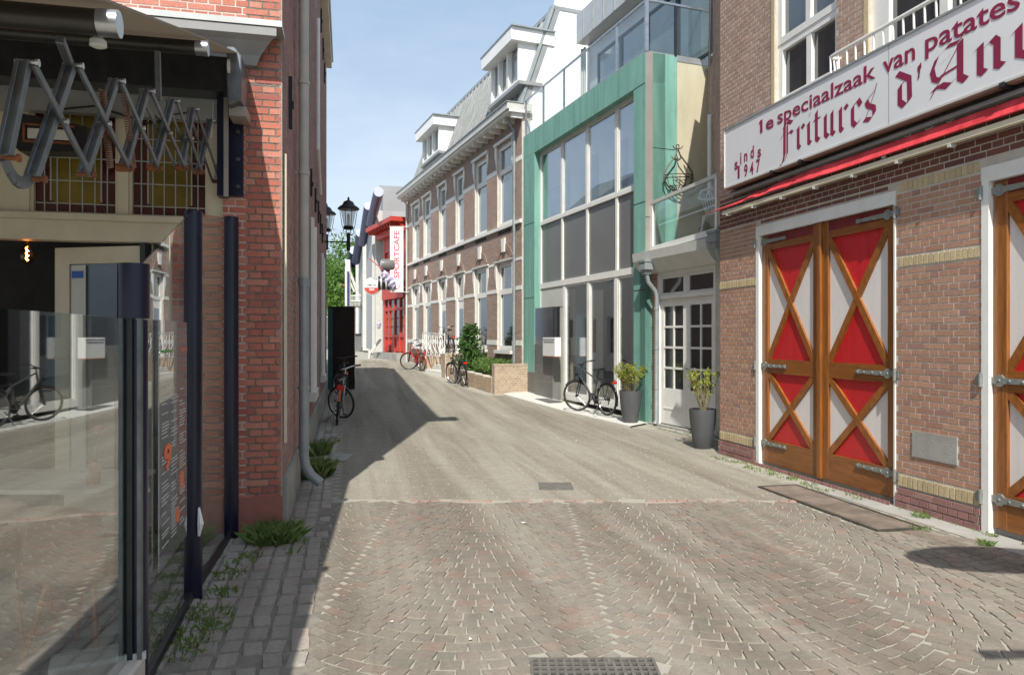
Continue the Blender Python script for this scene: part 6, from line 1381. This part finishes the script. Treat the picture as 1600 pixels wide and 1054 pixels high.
MB().box(bw, 0, .60, 3.75, 6.65, -.01, .01).build('cloth', M['paper'], bn); MB().tube(bw.pt(-.03, 6.67, 0), bw.pt(.9, 6.67, 0), .02, 6).tube(bw.pt(0, 3.73, 0), bw.pt(.9, 3.73, 0), .02, 6).build('bracket', M['lgrey'], bn)
M['bannerred'] = mat('banner_red', (.62, .10, .13), .6, var=.15)
text_on(MB(), bw, 'SPORTCAFE', .17, .43, 4.35, 6.5, .012, .02, rot=1).build('lettering', M['bannerred'], bn)
MB().path([bw.pt(.30 + .13 * math.cos(t), 4.02 + .15 * math.sin(t), .016) for t in np.linspace(2.6, 6.6, 12)], .014, 5).build('ring_logo', M['bannerred'], bn)
c = Vector((-6.38, 33.0, CAMH + 80 * 33.0 / FPX)); rs2 = thing('round_beer_sign', 'round wall sign, white above and red below, with a pale rim', 'sign', c)
MB().lathe(c, [(.37, -.06), (.40, -.04), (.40, .04), (.37, .05)], 36, (0, -1, 0)).build('rim', M['lgrey'], rs2, True)
def half(zs, m_, nm): MB().prism(Frame((c.x, c.y - .052), (1, 0)), [(.35 * math.cos(t), c.z + .35 * math.sin(t)) for t in zs], 0, .012).build(nm, M[m_], rs2)
half(np.linspace(-.20, math.pi + .20, 24), 'paper', 'white_face'); half(np.linspace(math.pi + .22, 2 * math.pi - .22, 20), 'redcafe', 'red_face')
text_on(MB(), Frame((c.x, c.y - .064), (1, 0)), 'AMSTEL', -.22, .22, c.z + .0, c.z + .09, .002, .02).build('lettering', M['iron'], rs2)
text_on(MB(), Frame((c.x, c.y - .064), (1, 0)), 'BIER', -.12, .12, c.z - .2, c.z - .11, .002, .02).build('lettering', M['paper'], rs2)
MB().bar(c + Vector((.3, 0, .38)), c + Vector((1.0, 1.2, .38)), .03, .03).build('bracket', M['blackiron'], rs2)
for px, py, nm_, m_, r_ in ((606, 414, 'upper grey drum-shaped lamp with a white face beside the banner', 'greyp', .29), (601, 442, 'lower black drum-shaped lamp with pale stripes between sign and banner', 'dark', .31)):
    Y = 32.7; p = Vector(((px - 800) / FPX * Y, Y, CAMH + (527 - py) / FPX * Y)); o = thing('drum_lamp', nm_, 'lamp', p)
    MB().lathe(p + Vector((-.30, 0, 0)), [(r_ * .8, 0), (r_, .03), (r_, .55), (r_ * .85, .60)], 24, (1, .15, 0)).build('drum', M[m_], o, True)
    MB().lathe(p + Vector((-.315, -.0, 0)), [(r_ * .75, 0), (r_ * .75, .02)], 24, (1, .15, 0)).build('white_face', M['paper'], o)
    if m_ == 'dark': 
        for k in (.12, .34): MB().lathe(p + Vector((-.30 + k, 0, 0)), [(r_ + .006, 0), (r_ + .006, .07)], 24, (1, .15, 0)).build('pale_band', M['lgrey'], o)
    MB().bar(p + Vector((.25, 0, 0)), p + Vector((.7, .9, 0)), .05, .05).build('arm', M['dark'], o)
Y = 32.9; g3 = lambda px, py, y=Y: Vector(((px - 800) / FPX * y, y, CAMH + (527 - py) / FPX * y))
fp = thing('flag_pole', 'slanting pole with a furled pale flag across the cafe front', 'flagpole', g3(632, 448)); MB().tube(g3(633, 449), g3(576, 403, 32.2), .022, 8).build('pole', M['bannerred'], fp)
fv = []; n = 12
for i in range(n + 1):
    t = i / n; q = g3(598, 421, 32.4).lerp(g3(616, 437, 32.5), t); w__ = .10 + .14 * math.sin(t * 3.1)
    for s_ in (-1, 0, 1): fv.append(q + Vector((w__ * s_ * .8, .06 * math.sin(i * 1.9 + s_), -.12 - .22 * t + .1 * s_)))
o = MB().add(fv, [(3 * i + k, 3 * i + k + 1, 3 * i + k + 4, 3 * i + k + 3) for i in range(n) for k in (0, 1)]).build('furled_flag', M['flag'], fp, True); o.modifiers.new('t', 'SOLIDIFY').thickness = .03
wl = thing('wall_lantern', 'small pinkish wall lantern left of the cafe door', 'lamp', g3(593, 510)); q = g3(592, 507, 34); MB().lathe(q, [(.03, -.2), (.07, -.15), (.10, .05), (.03, .14), (.02, .22)], 10).build('lantern', M['flag'], wl)
# tan building and white pipe above the cafe
tb2 = thing('tan_brick_block', 'tan brick block with grey edge rising behind the red cafe', 'building', FC.pt(2, 7, -3))
MB().box(FC, -.4, EC + 1.5, 0, 9.35, -7, -2.2).build('wall', M['tanwall'], tb2); MB().box(FC, -.42, .1, 0, 9.35, -2.2, -1.9).build('grey_edge', M['greywall'], tb2)
MB().box(FC, -.5, EC + 1.6, 9.35, 9.5, -7, -2.1).build('parapet', M['tanwall'], tb2)
MB().path([FC.pt(.35, 8.2, -2.1), FC.pt(1.3, 8.2, -2.1), FC.pt(1.3, 8.9, -2.1)], .08, 10).build('white_pipe', M['white'], tb2)
MB().box(FC, 1.7, 3.8, 9.5, 10.2, -5, -3).build('roof_box', M['cream'], tb2); MB().box(FC, 2.0, 2.3, 10.2, 11.0, -4, -3.6).build('chimney', M['cream'], tb2)
# wall piece between cafe and grey hall
# ------------------------------------------------------------------ grey hall with blue tubes on the roof
gw = thing('grey_hall', 'long grey rendered hall with pilasters and blue tube-shaped roof edges', 'building', FW.pt(20, .7, 0))
EW = FW.u(597.5); bays = [0, FW.u(552), FW.u(562.8), FW.u(575), FW.u(591.6), EW]
MB().box(FW, 0, EW, 0, 8.2, -6, 0).build('wall', M['greywall'], gw)
zst = [9.8, 10.2, 10.1, 10.5, 9.75]
for i in range(5):
    a, b = bays[i], bays[i + 1]
    m_ = b - (b - a) * .12
    MB().prism(FW, [(a, 8.2), (b, 8.2), (b, zst[i] - .5), (a, zst[i] - 1.6)][::1], -4, -.02).build('gable_panel', M['greywall2'], gw)
    MB().prism(FW, [(a + (b - a) * .25, 1.0), (b - .2, 1.0), (b - .2, 8.1), (a + (b - a) * .25, 8.1)], 0, .25).build('pilaster', M['greywall'], gw)
    MB().box(FW, b - .12, b - .02, .8, 8.2, 0, .35).build('drainpipe', M['lgrey'], gw)
for i, (xa, ya, xb, yb) in enumerate(((591.6, 300, 579, 350), (575.5, 322, 566, 380), (562.8, 364, 556, 408), (552.5, 391, 548, 425), (546, 412, 543, 440))):
    pa_ = FW.hit(xa, .5); p = FW.pt(pa_[1], CAMH + (527 - ya) / FPX * pa_[0], .5); pb_ = FW.hit(xb, .5); q = FW.pt(pb_[1], CAMH + (527 - yb) / FPX * pb_[0], .5)
    r_ = .27 * pa_[0] / 38 * (1.0 if i == 0 else .85); MB().tube(p, q, r_, 20).build('blue_roof_tube', M['bluetube'], gw, True); dn_ = (p - q).normalized(); MB().tube(p + dn_ * .002, p + dn_ * .04, r_ * .97, 20).build('tube_end', M['bluecap'], gw)
mb = MB(); mb.bar(FW.pt(EW - .6, 1.0, .6), FW.pt(EW - 3.0, .7 + 0, .6), .1, .15)
MB().bar(g3(577, 552, 35.5), g3(595, 530, 35.5), .06, .12).bar(g3(577, 560, 35.5), g3(577, 545, 35.5), .08, .08, up=(1, 0, 0)).build('stair_rail', M['lgrey'], gw)
bn2 = thing('wheelie_bin', 'dark grey wheeled bin against the grey hall', 'bin', g3(560, 546, 52)); q = g3(560, 545, 52); q.z = .7
MB().add([(q.x + sx * w2, q.y + sy * w2, q.z + z_) for z_, w2 in ((.05, .38), (1.15, .48)) for sx, sy in ((-1, -1), (1, -1), (1, 1), (-1, 1))], [(3, 2, 1, 0), (4, 5, 6, 7), (0, 1, 5, 4), (1, 2, 6, 5), (2, 3, 7, 6), (3, 0, 4, 7)]).build('body', M['greyp'], bn2); MB().bxyz(q.x - .52, q.x + .52, q.y - .54, q.y + .5, 1.85, 1.95).build('lid', M['dark'], bn2)
# white steel gantry and deck beyond
gy = thing('white_gantry', 'white steel post with diagonal braces and grey deck beyond the black panel', 'gantry', g3(543, 540, 50)); Yg = 50
G = lambda px, py, y=Yg: g3(px, py, y)
MB().bar(G(544, 478), G(544, 418), .38, .3, up=(0, 1, 0)).build('post', M['lgrey'], gy); MB().bar(G(544, 478, 49.7), G(544, 424, 49.7), .14, .05, up=(0, 1, 0)).build('post_recess', M['bluetube'], gy); MB().bar(G(544, 418), G(544, 406), .3, .3, up=(0, 1, 0)).build('post_head', M['white'], gy)
MB().bar(G(546, 422), G(560, 460), .16, .12, up=(0, 1, 0)).bar(G(546, 438), G(554, 456), .12, .1, up=(0, 1, 0)).bar(G(546, 470), G(564, 470), .12, .1).bar(G(546, 462), G(564, 461), .1, .1).build('brace', M['lgrey'], gy)
for i in range(7): x = 549 + i * 2.2; MB().bar(G(x, 478), G(x, 463), .04, .04, up=(0, 1, 0)).build('deck_bar', M['lgrey'], gy)
MB().bxyz(G(546, 480).x, G(566, 480).x, 50.3, 53, CAMH + 49 * 50 / FPX, CAMH + 58 * 50 / FPX).build('deck', M['zinc'], gy)
hs = thing('far_house', 'low far house with an orange tiled roof in front of the trees', 'house', g3(520, 545, 56)); q0, q1 = g3(500, 500, 66), g3(528, 500, 66)
MB().bxyz(q0.x, q1.x, 66, 72, .7, 5.2).build('wall', M['cream'], hs); MB().extr([(q0.x - .3, 65.6, 5.1), (q1.x + .3, 65.6, 5.1), (q1.x + .3, 69, 7.2), (q0.x - .3, 69, 7.2)], (0, 0, .15)).build('roof', M['orange'], hs)
def tree(x, y, h, R, lb_, seed, n=9000):
    random.seed(seed); t_ = thing('street_tree', lb_, 'tree', (x, y, .7), 'trees beyond the far end of the street')
    tr = MB(); tr.path([(x, y, .6), (x + .1, y, h * .35), (x, y, h * .7)], [.32, .24, .1], 8)
    L_ = []
    for i in range(9):
        a = i * 2.4; e = Vector((x + R * .6 * math.cos(a), y + R * .6 * math.sin(a), h * RU(.5, .9))); tr.path([(x, y, h * .4), Vector((x, y, h * .45)).lerp(e, .5), e], [.12, .08, .04], 6); L_.append(e)
    tr.build('trunk', M['bark'], t_); lf = MB()
    for e in L_: leaves(lf, e, (R * .48, R * .48, R * .34), n // 11, .2, shell=.2)
    leaves(lf, (x, y, h * .86), (R * .6, R * .6, R * .4), n // 11, .2, shell=.2); lf.build('crown', M['leaft'], t_)
tree(-17.5, 76, 12.6, 6.0, 'bright green tree showing behind the street lantern', 41); tree(-24, 80, 12.5, 5, 'tree half hidden by the restaurant side wall, left of the lantern', 42); tree(-14.6, 62, 8.2, 3.6, 'tree showing between the lantern and the grey hall', 43)
# white house across the street, hidden behind the restaurant but mirrored in the windows
NH = Frame((-6.9, 22.5), (-.25, .97)); nh = thing('white_neighbour_house', 'white rendered house across the street, seen only mirrored in the tall windows', 'building', NH.pt(3, .2, 0))
nhol = [(a, a + 1.0, b, b + 1.5) for a in (.8, 2.6, 4.4) for b in (1.0, 3.8)]
wall(NH, 0, 6.2, 0, 6.4, nhol, -.3, 0, M['stucco'], nh)
for h_ in nhol: window(NH, *h_, nh, M['white'], M['dglass'], fw=.08, mul=((h_[0] + h_[1]) / 2,), d=-.08)
MB().box(NH, 0, 6.2, 0, 6.4, -5, -.31).build('wall', M['stucco'], nh); MB().extr([NH.pt(-.2, 6.4, .2), NH.pt(6.4, 6.4, .2), NH.pt(6.4, 8.6, -2.5), NH.pt(-.2, 8.6, -2.5)], (0, 0, .15)).extr([NH.pt(-.2, 8.6, -2.5), NH.pt(6.4, 8.6, -2.5), NH.pt(6.4, 6.4, -5.2), NH.pt(-.2, 6.4, -5.2)], (0, 0, .15)).build('roof', M['zincpipe'], nh)
MB().box(NH, 1.2, 1.9, 7.0, 10.2, -2.6, -1.8).build('chimney', M['stucco'], nh); MB().box(NH, 1.1, 2.0, 10.2, 10.35, -2.7, -1.7).build('chimney_cap', M['concrete'], nh)
# ------------------------------------------------------------------ street lanterns on the side wall
def lantern(u, z, rea, lb_):
    p = FS.pt(u, z, rea); o = thing('street_lantern', lb_, 'street lamp', p, 'wall lanterns on the restaurant side wall')
    MB().tube(FS.pt(u, z - .12, .0), FS.pt(u, z - .12, rea), .016, 8).build('bracket', M['blackiron'], o)
    MB().lathe(p, [(.03, -.34), (.045, -.33), (.045, .05), (.035, .12)], 12).build('stem', M['blackiron'], o, True)
    for k in range(4): a = k * math.pi / 2 + .6; MB().path([p + Vector((.03 * math.cos(a), .03 * math.sin(a), .06)), p + Vector((.15 * math.cos(a), .15 * math.sin(a), .10)), p + Vector((.13 * math.cos(a), .13 * math.sin(a), .2)), p + Vector((.17 * math.cos(a), .17 * math.sin(a), .30)), p + Vector((.235 * math.cos(a), .235 * math.sin(a), .72))], .009, 5).build('cage_arm', M['blackiron'], o)
    MB().lathe(p, [(.10, .20), (.12, .22), (.13, .27), (.10, .29)], 16).build('collar', M['blackiron'], o, True)
    MB().lathe(p, [(.115, .29), (.20, .72)], 8).build('glass_shade', glass('lantern_glass', (.86, .88, .86), .08, .25), o)
    MB().lathe(p, [(.03, .30), (.035, .55), (.02, .60)], 8).build('lamp_tube', M['paper'], o)
    MB().lathe(p, [(.27, .71), (.275, .73), (.24, .77), (.16, .82), (.12, .90), (.03, .95), (.025, 1.0), (.01, 1.03)], 24).build('cap', M['blackiron'], o, True)
lantern(us(508) - .9, 4.22, .60, 'black street lantern on a long bracket at the end of the restaurant wall')
lantern(SL + 1.1, 4.62, -.02, 'second black lantern mostly hidden behind the end of the restaurant wall')
# glossy black panel
PX = Frame((-5.18, 20.35), (1, .0)); w_ = 42 / FPX * 20.35
bp_ = thing('black_panel', 'glossy black panel with a teal edge at the far end of the left wall', 'panel', PX.pt(w_ / 2, .2, 0))
MB().box(PX, .0, w_, .22, 2.52, -.06, 0).build('panel', M['blackgl'], bp_); MB().box(PX, .0, .13, .22, 2.50, .001, .012).build('teal_strip', M['teal'], bp_); MB().box(PX, 0, w_, 2.52, 2.55, -.08, .02).build('top_edge', M['dark'], bp_)

# ------------------------------------------------------------------ bicycles
def bicycle(lb_, cm='bikegrey', fender='dark', rackc='dark', group='parked bicycles', steer=0.0, fork='dark', acc=None, saddlec='dark', R=.335):
    """front wheel towards +x, ground at z = 0"""
    o = thing('bicycle', lb_, 'bicycle', (0, 0, 0), group)
    rw, fw_ = Vector((-.54, 0, R)), Vector((.54, 0, R))
    head_t, head_b = Vector((.36, 0, .93)), Vector((.41, 0, .74)); bb = Vector((-.08, 0, .29)); seat = Vector((-.22, 0, .78))
    sa = (head_t - head_b).normalized(); Rm = Matrix.Rotation(steer, 4, sa); rot = lambda p: head_b + (Rm.to_3x3() @ (Vector(p) - head_b))
    def wheel(c, f=lambda p: p, axn=(0, 1, 0)):
        c2 = f(c); a2 = (f(c + Vector((0, 1, 0))) - c2)
        wh = MB().torus(c2, a2, R - .02, .021, 40, 8).build('wheel', M['rubber'], o, True); MB().torus(c2, a2, R - .045, .010, 36, 6).build('rim', M['chrome'], wh, True)
        sp_ = MB()
        for k in range(24):
            t = k * math.pi / 12; q = f(c + Vector(((R - .05) * math.cos(t), 0, (R - .05) * math.sin(t)))); h_ = f(c + Vector((.02 * math.cos(t + 1), .025 * (-1) ** k, .02 * math.sin(t + 1)))); sp_.tube(h_, q, .0014, 3, cap=False)
        sp_.build('spokes', M['chrome'], wh); MB().tube(f(c + Vector((0, -.04, 0))), f(c + Vector((0, .04, 0))), .022, 10).build('hub', M['dark'], wh, True); return wh
    wheel(rw); wheel(fw_, rot)
    fr_ = MB(); fr_.tube(head_t, bb + (seat - bb) * .86, .015, 10).tube(head_b, bb, .024, 10).tube(bb, seat, .017, 10).tube(head_b, head_t, .021, 10)
    for s_ in (-1, 1): fr_.tube(bb + Vector((0, s_ * .03, 0)), rw + Vector((0, s_ * .05, 0)), .010, 8).tube(bb + (seat - bb) * .85 + Vector((0, s_ * .02, 0)), rw + Vector((0, s_ * .05, 0)), .009, 8)
    fr_.build('frame', M[cm], o, True)
    fk = MB(); 
    for s_ in (-1, 1): fk.path([rot(head_b + Vector((0, s_ * .035, -.02))), rot(Vector((.45, s_ * .05, .60))), rot(fw_ + Vector((0, s_ * .05, 0)))], [.016, .015, .010], 8)
    fk.tube(rot(head_b + Vector((0, -.05, -.01))), rot(head_b + Vector((0, .05, -.01))), .018, 8); fk.build('fork', M[fork], o, True)
    MB().path([rot(Vector((.36, 0, .93))), rot(Vector((.345, 0, 1.03)))], .014, 8).path([rot(Vector((.20, -.29, 1.06))), rot(Vector((.33, -.20, 1.05))), rot(Vector((.36, 0, 1.03))), rot(Vector((.33, .20, 1.05))), rot(Vector((.20, .29, 1.06)))], .012, 8).build('handlebar', M['chrome'] if acc else M['dark'], o, True)
    MB().tube(rot(Vector((.17, -.29, 1.06))), rot(Vector((.28, -.24, 1.055))), .018, 8).tube(rot(Vector((.17, .29, 1.06))), rot(Vector((.28, .24, 1.055))), .018, 8).build('grip', M['rubber'], o, True)
    MB().path([rot(Vector((.33, .16, 1.05))), rot(Vector((.47, .12, .98))), rot(Vector((.45, .04, .80))), rot(Vector((.44, .03, .7)))], .005, 5).path([rot(Vector((.33, -.16, 1.05))), rot(Vector((.48, -.10, .96))), rot(Vector((.42, 0, .80)))], .005, 5).build('brake_cable', M['rubber'], o)
    MB().tube(seat, seat + Vector((-.03, 0, .13)), .013, 8).build('seat_post', M['chrome'] if acc else M['dark'], o, True)
    s_ = seat + Vector((-.04, 0, .14)); vs = []
    for x, w2, z_ in ((.16, .022, -.01), (.08, .03, .0), (-.02, .06, .0), (-.09, .085, .012), (-.13, .075, .015)): vs += [s_ + Vector((x, y, z_ + h_)) for y, h_ in ((-w2, -.015), (-w2 * .8, .025), (0, .035), (w2 * .8, .025), (w2, -.015))]
    MB().add(vs, [(5 * i + k, 5 * i + k + 1, 5 * i + k + 6, 5 * i + k + 5) for i in range(4) for k in range(4)] + [(5 * i + 4, 5 * i, 5 * i + 5, 5 * i + 9) for i in range(4)] + [(0, 1, 2, 3, 4), (24, 23, 22, 21, 20)]).build('saddle', M[saddlec], o, True)
    def arc(c, r, a0, a1, f=lambda p: p, w2=.026):
        vs = []; n = 18
        for i in range(n + 1): t = math.radians(a0 + (a1 - a0) * i / n); vs += [f(c + Vector((rr * math.cos(t), y, rr * math.sin(t)))) for rr, y in ((r, -w2), (r + .012, 0), (r, w2))]
        return MB().add(vs, [(3 * i + k, 3 * i + k + 1, 3 * i + k + 4, 3 * i + k + 3) for i in range(n) for k in (0, 1)])
    a = arc(rw, R + .012, 20, 200).build('mudguard', M[fender], o, True); a.modifiers.new('t', 'SOLIDIFY').thickness = .003
    a = arc(fw_, R + .012, 40, 130, rot).build('mudguard', M[fender], o, True); a.modifiers.new('t', 'SOLIDIFY').thickness = .003
    rk = MB(); 
    for y in (-.055, 0, .055): rk.tube((-.24, y, .74), (-.78, y, .73), .006, 6)
    rk.tube((-.25, -.06, .74), (-.25, .06, .74), .006, 6).tube((-.77, -.06, .73), (-.77, .06, .73), .006, 6)
    for y in (-.06, .06): rk.tube((-.45, y, .735), rw + Vector((0, y, 0)), .006, 6).tube((-.72, y, .73), rw + Vector((0, y, 0)), .006, 6)
    rk.build('luggage_rack', M[rackc], o, True)
    MB().bxyz(-.82, -.78, -.05, .05, .66, .715).build('rear_light', M['redlens'], o, bevel=.006)
    MB().lathe(rot(Vector((.49, 0, .80))), [(.03, 0), (.035, .03), (.03, .05)], 12, (1, 0, 0)).build('head_light', M['chrome'] if acc else M['dark'], o, True)
    MB().lathe(bb + Vector((0, -.055, 0)), [(.095, 0), (.095, .006)], 24, (0, 1, 0)).bar(bb + Vector((0, -.07, 0)), bb + Vector((.10, -.07, -.13)), .012, .022).bar(bb + Vector((0, .07, 0)), bb + Vector((-.10, .07, .13)), .012, .022).build('crank', M['dark'], o)
    MB().bxyz(bb.x + .05, bb.x + .15, -.13, -.07, bb.z - .145, bb.z - .12).build('pedal', M['rubber'], o); MB().bxyz(bb.x - .15, bb.x - .05, .07, .13, bb.z + .12, bb.z + .145).build('pedal', M['rubber'], o)
    MB().bar((-.40, .05, .27), (-.36, .22, .01), .014, .018).build('kickstand', M['chrome'], o)
    if fender == 'dark':
        MB().lathe(rw + Vector((0, -.05, 0)), [(.05, 0), (.045, .02)], 16, (0, 1, 0)).tube(rw + Vector((.0, -.05, -.04)), rw + Vector((.03, -.05, -.12)), .012, 6).build('derailleur', M['dark'], o)
    return o
def place(o, rear, front, lean=0.0, z=None):
    r = Vector(rear); f = Vector(front); d = f - r; o.location = ((r.x + f.x) / 2, (r.y + f.y) / 2, z if z is not None else gz((r.y + f.y) / 2)); o.rotation_euler = (lean, 0, math.atan2(d.y, d.x))
b1 = bicycle('dark grey sport bicycle on its stand before the copper house windows', 'bikegrey', 'dark', 'dark', steer=.5, fork='dark')
place(b1, (1.93, 14.75), (1.42, 15.68), .0, .085)
b2 = bicycle('pale green bicycle with orange rear mudguard leaning on the left wall under the window', 'bikegreen', 'bikeblack', 'chrome', steer=1.0, fork='bikegreen', acc=True)
MB().bar((-.86, 0, .72), (-.89, 0, .48), .035, .02, up=(1, 0, 0)).build('rear_reflector_strip', M['orangepl'], b2)
MB().bxyz(-.88, -.80, -.07, .07, .70, .78).build('tail_lamp', M['redlens'], b2)
place(b2, (-3.33, 13.75), (-3.53, 14.85), .12)
b3 = bicycle('black city bicycle seen from behind in front of the tall shrub', 'bikeblack', 'bikeblack', 'dark', steer=.3, acc=True, saddlec='brownbar')
place(b3, (-1.42, 21.2), (-1.82, 22.2), -.05)
q = FGd.pt(ugd(652), 0, .25); r_ = FGd.pt(ugd(660), 0, .1)
b4 = bicycle('red framed bicycle leaning on the ornamental railing near the cafe', 'bikered', 'bikered', 'dark', steer=.9, acc=True)
place(b4, (r_.x, r_.y, 0), (q.x, q.y, 0), .0)
b5 = bicycle('dark bicycle half hidden behind the white ornamental railing', 'bikeblack', 'bikeblack', 'dark', steer=.2, acc=True)
q = FGd.pt(ugd(674), 0, -.45); r_ = FGd.pt(ugd(683), 0, -.45); place(b5, (r_.x, r_.y, 0), (q.x, q.y, 0), 0, 1.0)
b6 = bicycle('black bicycle beyond the pale green one, against the far end of the left wall', 'bikeblack', 'bikeblack', 'dark', steer=.6)
place(b6, (-4.2, 17.9), (-4.5, 18.9), .1)
# ------------------------------------------------------------------ out of the frame on the right: unseen post and oval board, added for the shadow they throw into view
ps = thing('shadow_post', 'unseen tall post with an oval board, added beyond the right edge to cast a shadow', 'shadow caster', (3.05, 1.1, 0))
MB().tube((3.05, 1.1, 0), (3.05, 1.1, 3.5), .04, 12).build('post', M['blackiron'], ps); MB().bar((2.35, 1.1, 3.03), (4.1, 1.1, 3.03), .05, .07).build('arm', M['blackiron'], ps)
MB().lathe((0, 0, 0), [(1, -.03), (1, .03)], 40, (0, 1, 0)).build('oval_shadow_board', M['paper'], ps).matrix_local = Matrix.Translation((.42, 1.0, 3.75)) @ Matrix.Diagonal((.62, 1, .34, 1)) @ Matrix.Translation((3.05, 1.1, 0))
